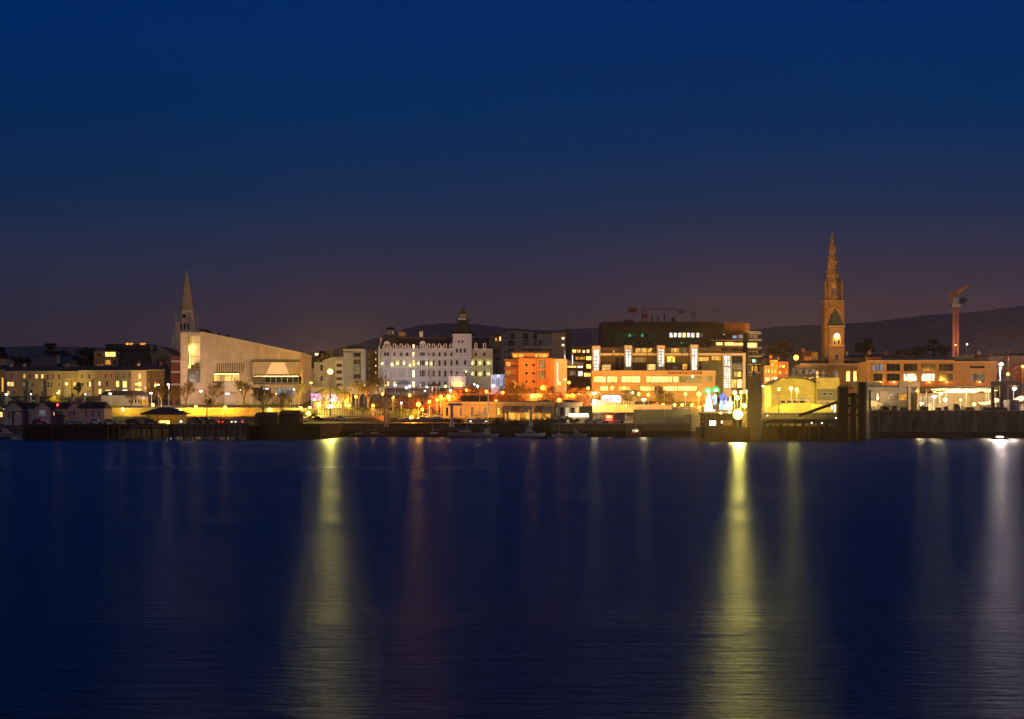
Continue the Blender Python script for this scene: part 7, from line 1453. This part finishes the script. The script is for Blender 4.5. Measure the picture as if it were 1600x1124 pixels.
# harbour posts
t = thing('harbour_mast', 'stout twin post harbour mast with a triangular lit head', 'mast', (wx(603.5, 512), 512, 4.4)); k = 512/F
b = MB(); b.tube((-2.4*k, 0, -1), (-2.4*k, 0, 42*k), .30, .26, 10); b.tube((2.4*k, 0, -1), (2.4*k, 0, 42*k), .30, .26, 10); b.build('posts', mat('mast_cream', (.5, .44, .34), .6, .2), t)
b = MB(); zt = 42*k; b.tube((-5*k, 0, zt), (0, 0, zt+13*k), .13, .1, 5); b.tube((5*k, 0, zt), (0, 0, zt+13*k), .13, .1, 5); b.tube((0, 0, zt), (0, 0, zt+13*k), .1, .1, 5); b.box(-5.5*k, 5.5*k, -.15, .15, zt-.15, zt+.25); b.box(5.6*k, 10.5*k, -.5, .5, zt-1.0*k, zt+2*k); b.build('triangular_head', mat('mast_orange', (.55, .28, .14), .6, .2), t)
for px, tp, bt, w_, Y_, lab in ((706, 634, 665.5, .55, 512, 'thick pale hoist column with a crossbar in front of the yacht club'), (829.5, 640, 663, .5, 514, 'thick pale hoist column among the quay plants under the brown awnings')):
    t = thing('hoist_column', lab, 'column', (wx(px, Y_), Y_, 4.4)); k = Y_/F; H = wz(tp, Y_)-4.4; b = MB(); b.tube((0, 0, -1), (0, 0, H), w_, w_*.85, 10); b.tube((0, 0, -1), (0, 0, .4), w_*1.5, w_*1.3, 10); b.build('shaft', mat('column_white', (.55, .52, .47), .7, .2), t)
    b = MB(); b.box(-6*k if px < 800 else -2*k, 16*k if px < 800 else 2*k, -.25, .25, H+.003, H+.8); b.build('crossbar', mat('column_white', ()), t)
t = thing('flagpole', 'very tall orange lit flagpole at the corner of the yacht club', 'flagpole', (wx(763, 538), 538, 4.7)); H = wz(588, 538)-4.7; b = MB(); b.tube((0, 0, -1), (0, 0, H), .28, .16, 8); b.tube((-1.2, 0, H*.62), (1.2, 0, H*.62), .07); b.build('pole', mat('flagpole_white', (.7, .6, .45), .5, .1), t); g = MB(); g.lathe([(.05, 0), (.2, .1), (.2, .3), (.05, .4)], 8, (0, 0)); g.build('truck_ball', alloy, t, (0, 0, H))
for i, (px, tp, Y_, lab) in enumerate(((402, 610, 530, 'thin white flagpole behind the black boat store'), (436, 603, 532, 'tall thin white flagpole near the leftmost stored mast'), (457, 606, 533, 'white flagpole in front of the library corner'), (468, 636, 530, 'short white pole next to the big low floodlight'), (1040-2, 615, 520, 'short white pole on the quay beside the pale lamp post'), (992, 617, 556, 'white pole at the end of the banner railings'), (932.5, 616, 530, 'white double pole in front of the banner, taller one'), (936, 623, 530, 'white double pole in front of the banner, shorter one'))):
    t = thing('flagpole', lab, 'flagpole', (wx(px, Y_), Y_, ground_z(wx(px, Y_), Y_))); H = wz(tp, Y_)-t.location[2]; MB().tube((0, 0, -1), (0, 0, H), .09, .05, 6).build('pole', mat('rail_white', ()), t); MB().lathe([(.03, H), (.1, H+.08), (.03, H+.18)], 6).build('finial', alloy, t)
# cars
paints = {n: mat('car_'+n, c, .3, .05, spec=.5) for n, c in dict(silver=(.4, .4, .42), black=(.02, .02, .022), white=(.7, .7, .68), red=(.35, .02, .015), blue=(.03, .06, .2), grey=(.14, .14, .15)).items()}
def car_meshes(van):
    L_, H1, H2 = (4.3, .85, 1.45) if not van else (5.2, 1.1, 2.1)
    b = MB(); h = L_/2
    if van: prof = [(-h, .3), (h, .3), (h, .95), (h*.72, 1.15), (h*.5, H2), (-h+.05, H2), (-h, 1.2)]
    else: prof = [(-h, .3), (h, .3), (h, .68), (h*.5, H1), (h*.22, H2), (-h*.55, H2), (-h*.88, H1+.05), (-h, .75)]
    b.prism(prof, -.85, .85); body = b
    g = MB()
    if van: g.prism([(h*.2, 1.2), (h*.62, 1.2), (h*.48, H2-.2), (h*.2, H2-.2)], -.87, .87)
    else: g.prism([(-h*.72, H1+.06), (h*.38, H1+.04), (h*.18, H2-.1), (-h*.52, H2-.1)], -.87, .87)
    return body, g, L_
_car = {}
def car(label, px, Y, z, rz, paint, kind='car', tail='red', on=False, group='cars parked on the pier'):
    van = kind == 'van'; key = (van, paint)
    if key not in _car:
        b, g, L_ = car_meshes(van); wm = MB(); wm.tube((0, -.12, 0), (0, .12, 0), .33, .33, 12)
        _car[key] = (b.mesh('body', paints[paint]), g.mesh('windows', G('dark')), wm.mesh('wheel', mat('rubber', ())), L_)
    bm, gm, wm, L_ = _car[key]; t = thing('parked_van' if van else 'parked_car', label, kind, (wx(px, Y), Y, z), rz, group)
    obj('body', bm, t); obj('windows', gm, t)
    for sx_ in (-1, 1):
        for sy_ in (-1, 1): obj('wheel', wm, t, (sx_*L_*.31, sy_*.78, .33))
    for sx_, nm, c, s_ in ((1, 'headlight', (1, .9, .7), 7 if on else .3), (-1, 'tail_light', (1, .04, .03), 8 if on else .4)):
        for sy_ in (-1, 1):
            q = MB(); q.box(-.04, .04, -.17, .17, -.09, .09); q.build(nm, glow('%s_%d' % (nm, on), c, s_, sampled=False), t, (sx_*(L_/2+.03), sy_*.6, .62 if not van else .8))
    return t
zj = 4.55
for a in [('tall black van parked broadside on the pier beside the pavilion', 304, 455, zj, 0, 'black', 'van'), ('second black van parked behind the first one on the pier', 318, 459, zj, 0, 'grey', 'van'), ('dark car between the vans and the car with red lights', 332, 452, zj, 0, 'grey', 'car'), ('car with glowing red rear lights on the pier', 350, 451, zj, R(75), 'red', 'car', 'red', True), ('silver car with its headlights on at the pier end', 369, 451, zj, R(-100), 'silver', 'car', 'red', True), ('white car parked last on the pier beside the boat store', 380, 456, zj, R(80), 'white', 'car', 'red', True), ('dark car parked in front of the pavilion side room', 208, 450, zj, 0, 'black', 'car'), ('silver car parked on the solid jetty beside the pink walled range', 172, 452, zj, R(10), 'silver', 'car'), ('white car parked on the solid jetty in front of the cottages', 150, 452, zj, 0, 'white', 'car'), ('blue car on the solid jetty beneath the cottage gable with the slim door', 62, 452, zj, 0, 'blue', 'car'), ('grey car half hidden beside the pavilion counter', 236, 447, zj, R(5), 'grey', 'car')]:
    car(*a)
gq2 = 'cars parked on the harbour quay'
for a in [('silver car parked on the quay before the green shed', 922, 519, 4.55, 0, 'silver', 'car', 'red', False, gq2), ('white car parked at the head of the olive wall beside the red truck', 937, 519, 4.55, 0, 'white', 'car', 'red', True, gq2), ('silver car parked right of the red truck on the quay', 964, 519, 4.55, R(90), 'silver', 'car', 'red', False, gq2), ('grey car parked on the slip by the yacht club awning', 738, 536, 4.7, 0, 'grey', 'car', 'red', False, gq2), ('black car parked on the slip among the quay plants', 860, 530, 4.6, 0, 'black', 'car', 'red', False, gq2), ('white van parked under the glazed tea room windows', 877, 531, 4.6, 0, 'white', 'van', 'red', False, gq2), ('red car parked in front of the club windows', 712, 536, 4.7, 0, 'red', 'car', 'red', False, gq2), ('white car parked below the park pavilion windows', 533, 533, 5.5, 0, 'white', 'car', 'red', False, gq2), ('dark car parked below the park pavilion windows', 498, 533, 5.5, 0, 'black', 'car', 'red', False, gq2), ('blue car parked beyond the stored boats on the promenade', 634, 540, 4.8, 0, 'blue', 'car', 'red', False, gq2)]:
    car(*a)
t = thing('red_truck', 'red truck with glowing front lit beside the white car on the quay', 'truck', (wx(952, 518.5), 518.5, 4.55)); b = MB(); b.prism([(-1.6, .5), (1.6, .5), (1.6, 2.0), (1.3, 3.0), (-1.6, 3.0)], -1.1, 1.1); b.build('cab', mat('truck_red', (.6, .04, .03), .4, .1), t)
MB().box(1.65, 5.2, -1.15, 1.15, .8, 3.1).build('box_body', mat('container_blue', ()), t); q = MB(); q.prism([(-1.3, 1.7), (1.0, 1.7), (.9, 2.7), (-1.3, 2.7)], -1.12, -1.104); q.build('window', G('lit'), t)
for xx in (-.9, 2.6, 4.3): q = MB(); q.tube((xx, -1.2, .5), (xx, 1.2, .5), .5, .5, 12); q.build('wheel', mat('rubber', ()), t)
g = MB(); g.box(-1.3, .9, -1.16, -1.105, 1.0, 1.25); g.build('marker_lights', glow('marker_red', (1, .1, .05), 6), t)
L = bpy.data.lights.new('truck_light', 'POINT'); L.energy = 160; L.color = (1, .12, .06); L.shadow_soft_size = .2; lo = bpy.data.objects.new('truck_light', L); COL.objects.link(lo); lo.parent = t; lo.location = (0, -2.2, 2)

# ---------------------------------------------------------------- trees and shrubs
bark = mat('bark', (.08, .06, .04), .9, .3, 1.2); twigm = mat('twigs', (.085, .065, .04), .9, .3, 1)
def leafmat(n, c): return mat('leaf_'+n, c, .6, .5, .6)
_T = {}
def bare_meshes(seed, h, sp):
    key = ('b', seed, h, sp)
    if key in _T: return _T[key]
    rn = random.Random(seed); a = MB(); c = MB()
    def grow(p, d, L_, r, lv):
        q = p+d*L_; r1 = r*.68; (a if lv < 2 else c).tube(p, q, r, r1, 6 if lv < 2 else 3, cap=False)
        if lv >= 5: return
        n = (4, 4, 4, 4, 4)[lv] if lv else 5
        for i in range(n):
            ax = Vector((rn.gauss(0, 1), rn.gauss(0, 1), rn.gauss(0, 1)*.6)).normalized(); dd = (d+ax*(sp*(.75+.1*lv))).normalized(); dd.z = dd.z*.85+.12; dd.normalize()
            st = q if i < 2 else p+d*L_*rn.uniform(.45, .95)
            grow(st, dd, L_*rn.uniform(.58, .8), max(.018, r1*rn.uniform(.55, .75)), lv+1)
    grow(Vector((0, 0, -.4)), Vector((rn.uniform(-.06, .06), 0, 1)).normalized(), h*.3, h*.028, 0)
    _T[key] = (a.mesh('trunk', bark), c.mesh('crown', twigm)); return _T[key]
def leafy_meshes(seed, w_, h, m, n=1500, ls=.32, trunk=.15, kind='round'):
    key = ('l', seed, w_, h, m.name, kind)
    if key in _T: return _T[key]
    rn = random.Random(seed); a = MB(); c = MB(); tz = h*trunk
    a.tube((0, 0, -.4), (w_*.03, 0, h*.45), w_*.06+.08, w_*.03+.04, 6)
    for i in range(6):
        an = rn.uniform(0, 6.28); a.tube((0, 0, h*rn.uniform(.2, .4)), (w_*.36*math.cos(an), w_*.36*math.sin(an), h*rn.uniform(.5, .8)), w_*.025+.03, .03, 4)
    cl = []
    for i in range(26):
        an = rn.uniform(0, 6.28); rr = rn.random()**.5
        if kind == 'flat': zc = tz+(h-tz)*rn.choice([.35, .55, .75, .92]); R_ = w_/2*(1.05-.35*(zc-tz)/(h-tz)); cr_ = w_*.13
        elif kind == 'box': zc = tz+(h-tz)*rn.uniform(.2, .9); R_ = w_/2; cr_ = w_*.16
        else: zc = tz+(h-tz)*rn.uniform(.12, .9); R_ = w_/2*math.sqrt(max(.05, 1-((zc-tz)/(h-tz)*2-1)**2*.85)); cr_ = w_*.15
        cl.append((rr*R_*math.cos(an)*.9, rr*R_*math.sin(an)*.9, zc, cr_*rn.uniform(.7, 1.3)))
    per = n//26
    for (x, y, z, r) in cl:
        for j in range(per):
            v = Vector((rn.gauss(0, 1), rn.gauss(0, 1), rn.gauss(0, 1))).normalized()*r*rn.uniform(.55, 1.05); v.z *= .45 if kind == 'flat' else .8
            p = Vector((x, y, z))+v; u = Vector((rn.gauss(0, 1), rn.gauss(0, 1), rn.gauss(0, 1))).normalized(); t_ = u.orthogonal().normalized(); s_ = ls*rn.uniform(.6, 1.3)
            c.add([p-u*s_*.5, p+t_*s_*.35, p+u*s_*.5, p-t_*s_*.35], [(0, 1, 2, 3)])
    _T[key] = (a.mesh('trunk', bark), c.mesh('crown', m)); return _T[key]
def far(seed, w_, h, m, n, ls=.5, trunk=.1, kind='round'): return leafy_meshes(seed, w_, h, m, n, ls*1.9, trunk, kind)
def tree(label, px, pyb, Y, ms, s=1.0, rz=0, group=None, name='tree', cat='tree', z=None):
    t = thing(name, label, cat, (wx(px, Y), Y, wz(pyb, Y) if z is None else z), rz, group); t.scale = (s, s, s)
    obj('trunk', ms[0], t); obj('crown', ms[1], t); return t
gl = 'bare trees along the library lawn'
zl = 9.9
B1 = bare_meshes(1, 7.5, .55); B2_ = bare_meshes(2, 7.0, .65); B3 = bare_meshes(3, 7.5, .45)
for i, (px, Y, ms, s, lab, pb) in enumerate(((333, 551, B2_, 1.0, 'fullest bare tree in front of the library, beside the amber lamp', None), (291, 551, B1, .95, 'bare tree at the corner tower of the library', None), (323, 541, B3, .65, 'small bare tree just in front of the fullest one', 1), (381, 551, B3, .95, 'bare tree under the white lamp by the curved base', None), (411, 543, B1, 1.08, 'tall bare tree on the pavement before the library lobby windows', 1), (440, 541, B2_, 1.02, 'forked bare tree below the small orange red lamp', 1), (466, 551, B3, .85, 'bare tree at the far corner of the library lawn', None), (205, 552, B1, .6, 'small bare tree beside the garden hall', None), (252, 552, B3, .8, 'thin bare tree behind the timber pavilion roof', None), (272, 552, B2_, .8, 'bare tree in front of the banded annex', None), (505, 548, B2_, .9, 'bare tree in front of the purple lights', 1), (536, 548, B1, .9, 'bare tree hiding the end of the park pavilion', 1), (560, 556, B3, .9, 'bare tree at the foot of the apartment tower', None), (575, 560, B1, 1.0, 'bare tree below the brown brick apartments', None), (594, 600, B3, 1.1, 'bare tree at the corner of the hotel garden', None))):
    tree(lab, px, 0, Y, ms, s*1.8, i*1.3, gl, 'bare_tree', z=ground_z(wx(px, Y), Y))
go = 'bare trees in the orange lamplight'
for i, (px, Y, ms, s, lab) in enumerate(((728, 600, B2_, .95, 'bare tree glowing red brown beside the hotel porch'), (742, 592, B1, .9, 'bare tree in front of the hotel wing'), (803, 596, B3, 1.0, 'bare tree in front of the balconies of the orange block'), (818, 592, B1, 1.05, 'bare tree whose twigs cross the first window column of the orange block'), (838, 594, B2_, 1.0, 'bare tree before the middle of the orange block'), (856, 592, B3, .9, 'bare tree at the corner of the orange block'), (790, 600, B2_, .9, 'bare tree before the blue lit conservatory'), (1443, 550, B1, 1.0, 'bare tree in front of the ochre office windows, nearer the grey hall'), (1457, 550, B3, .9, 'bare tree in front of the ochre office windows, further from the grey hall'), (1028, 590, B3, .9, 'bare tree in the car park below the restaurant strip'), (1048, 585, B2_, .75, 'small bare tree beside the pointed red tree lights'))):
    tree(lab, px, 0, Y, ms, s*1.6, i*1.7, go, 'bare_tree', z=ground_z(wx(px, Y), Y))
dark = leafmat('dark', (.035, .05, .022)); green = leafmat('green', (.07, .11, .03)); autumn = leafmat('autumn', (.30, .10, .03)); olive = leafmat('olive', (.11, .11, .035)); brown = leafmat('brown', (.12, .07, .035)); yelt = leafmat('yellow', (.35, .30, .04)); redl = leafmat('red', (.28, .07, .03))
zg = lambda px, Y: ground_z(wx(px, Y), Y)
tree('dark cedar with layered flat branches on the skyline above the terrace', 82, 575, 800, far(11, 11, 11, dark, 2600, .5, .1, 'flat'), 1, z=wz(570, 800))
tree('dark round tree leaning against the cedar on the skyline', 101, 580, 800, far(12, 9, 8, dark, 1600, .5), 1, z=wz(573, 800))
tree('broad dark domed tree beside the ochre house', 134, 580, 740, far(13, 12, 10, dark, 2600, .5), 1.0, z=wz(577, 740))
tree('dark tree at the very edge above the gabled house', -2, 575, 760, far(14, 9, 8, dark, 1600, .5, .1, 'flat'), 1, z=wz(568, 760))
tree('long low dark tree belt crown behind the attic flat', 30, 580, 790, far(15, 13, 5, dark, 1600, .5), 1, z=wz(575, 790))
tree('small round dark evergreen standing in front of the taupe house', 122.5, 620, 600, leafy_meshes(16, 4.2, 4.8, dark, 1500, .3), 1, z=wz(616, 600))
tree('big dark brown domed tree above the hill street', 1218, 575, 800, far(17, 14, 10, brown, 2800, .5), 1, z=wz(562, 800))
tree('reddish brown tree behind the gap beside the town hall', 1350, 570, 800, far(18, 11, 9.5, brown, 2400, .45), 1, z=wz(556, 800))
tree('wide dark evergreen behind the ochre office, nearest the luffing crane', 1459, 575, 790, far(19, 10, 8.5, dark, 2200, .45, .1, 'flat'), 1, z=wz(557, 790))
tree('low dark tree clump behind the middle of the ochre office', 1432, 575, 780, far(20, 11, 5.5, dark, 1800, .45), 1, z=wz(558, 780))
tree('amber tinted tree at the foot of the luffing crane', 1475, 575, 800, far(21, 6, 6, brown, 1200, .45), 1, z=wz(557, 800))
tree('low dark trees behind the long ochre office roof dish', 1408, 575, 800, far(22, 8, 4, dark, 1000, .45), 1, z=wz(558, 800))
tree('dark hillside tree between library corner and villa', 484, 590, 720, far(23, 9, 9, olive, 2000, .45), 1, z=wz(590, 720))
tree('taller dark hillside tree behind the villa', 500, 590, 740, far(24, 8, 9, dark, 2000, .45), 1, z=wz(576, 740))
tree('dark tree closing the view left of the villa side wing', 476, 600, 700, far(25, 7, 8, dark, 1500, .45), 1, z=wz(602, 700))
tree('fan shaped roof garden tree on top of the villa', 519, 566, 672, leafy_meshes(26, 5, 5, olive, 900, .3), 1, z=wz(563, 672))
tree('orange leaved autumn tree glowing beside the glazed office', 895, 0, 585, leafy_meshes(27, 9, 9, autumn, 3000, .36), 1, z=zg(895, 585)-1)
tree('brown leaved tree touching the autumn tree and the white stair tower', 917, 0, 590, leafy_meshes(28, 7, 9, brown, 2200, .36), 1, z=zg(917, 590)-1)
tree('olive leaved tree before the restaurant strip, wider crown', 985, 0, 590, leafy_meshes(29, 10, 6.5, olive, 2200, .34, .25, 'flat'), 1, z=zg(985, 590))
tree('small olive tree at the near end of the restaurant strip', 937, 0, 588, leafy_meshes(30, 6, 5.2, olive, 1500, .32), 1, z=zg(937, 588))
tree('dark green tree under the green lantern of the restaurant', 1032, 0, 588, leafy_meshes(31, 7, 6, olive, 1700, .32), 1, z=zg(1032, 588)-.4)
tree('yellow lit small tree with pale trunk behind the harbour cottages range', 180.5, 0, 550, leafy_meshes(32, 4.0, 4.6, yelt, 1300, .25, .35), 1, z=zg(180, 545))
tree('bright yellow lit bush beside the timber pavilion roof', 225, 0, 556, leafy_meshes(33, 4.4, 2.9, yelt, 1300, .25), 1, z=zg(225, 556)+.3)
tree('brightest yellow green lit bush behind the chimneys of the harbour cottages', 81, 0, 562, leafy_meshes(34, 6.0, 3.4, yelt, 1700, .27), 1, z=zg(81, 562)+.4)
tree('red leaved tree glowing at the edge of the quay behind the pinkish lamp', 1588, 0, 600, leafy_meshes(35, 8, 9, redl, 2400, .4), 1, z=wz(606, 600))
tree('second red leaved tree beyond the first at the very edge of the photo', 1606, 0, 596, leafy_meshes(36, 8, 8, redl, 2200, .4), 1, z=wz(606, 596))
tree('small pointed red lit tree on the car park terrace', 1023, 0, 566, leafy_meshes(37, 1.8, 4.8, redl, 700, .25), 1, z=zg(1023, 566))
for i, (px, Y, lab) in enumerate(((787, 524, 'dark slim cypress among the quay plants, taller one'), (792.5, 524, 'dark slim cypress among the quay plants, shorter one'))): tree(lab, px, 0, Y, leafy_meshes(38+i, 1.1, 5.2-i*.5, dark, 700, .22), 1, z=4.5, name='cypress')
# shrubs and hedges: single shrubs along the terraces and quays
gsh = {'dark': dark, 'green': green, 'olive': olive, 'red': redl, 'autumn': autumn, 'brown': brown}
SH = [
 (24, 560, 9, 4.2, 'dark', 'dark hedge behind the slim door gable of the cottages'), (52, 560, 7, 3.2, 'green', 'green hedge between two cottage chimneys'), (105, 560, 7, 3.0, 'green', 'green hedge behind the red light'), (146, 560, 9, 3.0, 'dark', 'arched dark hedge in front of the cream paired bay house'), (158, 556, 5, 3.4, 'olive', 'olive shrub between the end range and the garden hall'),
 (300, 553, 8, 1.2, 'green', 'low green shrub on top of the yellow wall at the library tower'), (350, 553, 10, 1.2, 'green', 'low green shrub on top of the yellow wall at the library canopy'), (400, 553, 10, 1.4, 'green', 'low green shrub on top of the yellow wall at the curved base'), (440, 553, 10, 1.4, 'green', 'low green shrub on top of the yellow wall at the lobby windows'), (428, 541, 5, 1.2, 'dark', 'dark low shrub at the foot of the yellow wall'),
 (548, 548, 8, 2.2, 'dark', 'dark clipped hedge below the park pavilion windows'), (566, 548, 6, 2.0, 'dark', 'dark hedge beside the park pavilion under the orange lamp'), (612, 546, 9, 4.5, 'green', 'dark green bush beside the harbour hoist mast'), (628, 548, 7, 3.6, 'green', 'green bush left of the promenade orange lamp'), (642, 552, 6, 3.0, 'green', 'green bush under the promenade orange lamp'),
 (622, 600, 13, 4.8, 'brown', 'brown shrubs below the brightest hotel forecourt lamp'), (648, 598, 12, 5.0, 'dark', 'dark shrubs below the pink white hotel lamp'), (672, 596, 12, 4.6, 'brown', 'brown shrubs below the bandstand'), (695, 594, 10, 4.4, 'brown', 'brown shrubs below the hotel porch'), (722, 592, 12, 6.0, 'red', 'red brown shrubs right below the hotel porch'), (752, 590, 12, 5.0, 'red', 'red brown shrubs below the hotel wing'), (778, 588, 10, 4.5, 'autumn', 'orange brown shrubs below the blue conservatory'), (802, 586, 12, 4.5, 'autumn', 'orange brown shrubs below the balconies of the orange block'), (828, 585, 12, 4.2, 'red', 'red lit shrubs below the small square windows'), (852, 584, 12, 4.2, 'autumn', 'orange lit shrubs below the corner of the orange block'), (876, 583, 10, 4.2, 'red', 'red lit shrubs under the lamp in the autumn tree'), (908, 580, 11, 4.6, 'autumn', 'orange shrubs under the brown leaved tree'),
 (604, 572, 12, 3.0, 'dark', 'dark shrubs on the bank above the hoist mast'), (636, 572, 14, 3.2, 'brown', 'brown shrubs on the bank above the stored boats'), (668, 572, 13, 3.0, 'autumn', 'orange lit shrubs on the bank above the promenade lamp'), (965, 578, 12, 2.6, 'olive', 'olive shrubs behind the banner'), (990, 576, 10, 2.8, 'dark', 'dark shrubs beside the tiny white car park lamp'), (1018, 575, 10, 3.0, 'brown', 'brown shrubs in the car park'), (1048, 575, 10, 2.6, 'brown', 'brown shrubs below the restaurant sign'), (1070, 574, 9, 2.4, 'dark', 'dark shrubs near the large amber lamp'), (1094, 574, 9, 3.4, 'autumn', 'orange shrubs behind the green arches'),
 (705, 526, 5, 1.8, 'dark', 'dark quay plants at the foot of the pale column'), (718, 525, 6, 2.2, 'dark', 'dark quay plants under the club windows'), (770, 524, 7, 1.9, 'dark', 'dark quay plants beside the flagpole'), (782, 523, 5, 2.4, 'dark', 'dark quay plants round the cypresses'), (806, 523, 7, 1.6, 'dark', 'dark quay plants before the first brown awning'), (828, 523, 7, 1.8, 'green', 'green quay plants round the second pale column'), (848, 523, 6, 1.7, 'dark', 'dark quay plants before the last brown awning'), (858, 526, 7, 4.0, 'olive', 'rounded olive bush under the bright orange tea room lamp'), (882, 524, 6, 2.4, 'olive', 'olive bush below the tea room windows'), (897, 523, 4, 1.8, 'green', 'green bush below the lit kiosk'),
 (1498, 490, 3.2, 2.2, 'green', 'green shrub on the quay under the tiny green yellow lamp'), (1541, 490, 5, 2.6, 'green', 'green shrub on the quay beside the portal frame'), (1385, 506, 5, 3.0, 'dark', 'dark shrub between the vaulted shed and the grey hall'), (485, 536, 9, 3.0, 'dark', 'dark shrub behind the big low floodlight'), (478, 520, 6, 2.2, 'dark', 'dark quayside growth at the end of the black walled quay')]
for i, (px, Y, w_, h, kn, lab) in enumerate(SH):
    if 570 < Y: h *= 1.55; w_ *= 1.2
    tree(lab, px, 0, Y, leafy_meshes(100+i % 9, w_, h, gsh[kn], 1100 if w_ < 9 else 1600, .26, .02, 'box'), 1, i*.9, None, 'shrub', 'shrub', z=zg(px, Y)-.2)
marks = ['the bandstand', 'the forecourt lamps', 'the hotel porch', 'the lookout tower', 'the hotel wing', 'the blue conservatory', 'the balconies', 'the first small windows', 'the second small windows', 'the orange bay glazing', 'the orange corner', 'the white side wall', 'the autumn tree lamp', 'the glazed office', 'the restaurant end']
for i, mk in enumerate(marks):
    px = 672+i*18+rnd.uniform(-3, 3); tree('%s bush in the hedge behind the yacht club, below %s' % (['red brown', 'rust', 'orange brown'][i % 3], mk), px, 0, 566, leafy_meshes(150+i % 5, 8.5, 7.4+(i % 4)*.8, [redl, brown, autumn][i % 3], 2000, .3, .02, 'box'), 1, i*.8, 'hedge bushes behind the yacht club', 'bush', 'shrub', z=zg(px, 566)-.2)
# low houses seen between trees, far lamps on the hill
for i, (px, Y, lab) in enumerate(((60, 1300, 'faint far house on the hill beneath the cedar'), )): pass
# ---------------------------------------------------------------- the night air over the harbour
for o in list(COL.objects):
    if o.parent is None and o.get('category') and not o.get('kind'): o['kind'] = 'thing'
def haze():
    b = MB(); b.box(-7000, 7000, -40, 7200, -12, 560)
    m = bpy.data.materials.new('haze'); m.use_nodes = True; N = m.node_tree.nodes; N.clear()
    o = N.new('ShaderNodeOutputMaterial'); v = N.new('ShaderNodeVolumePrincipled')
    v.inputs['Color'].default_value = (1, .80, .68, 1); v.inputs['Density'].default_value = HAZE; v.inputs['Anisotropy'].default_value = .88
    m.node_tree.links.new(v.outputs[0], o.inputs['Volume'])
    tag(b.build('haze', m), kind='stuff')
HAZE = 6e-5
if HAZE: haze()
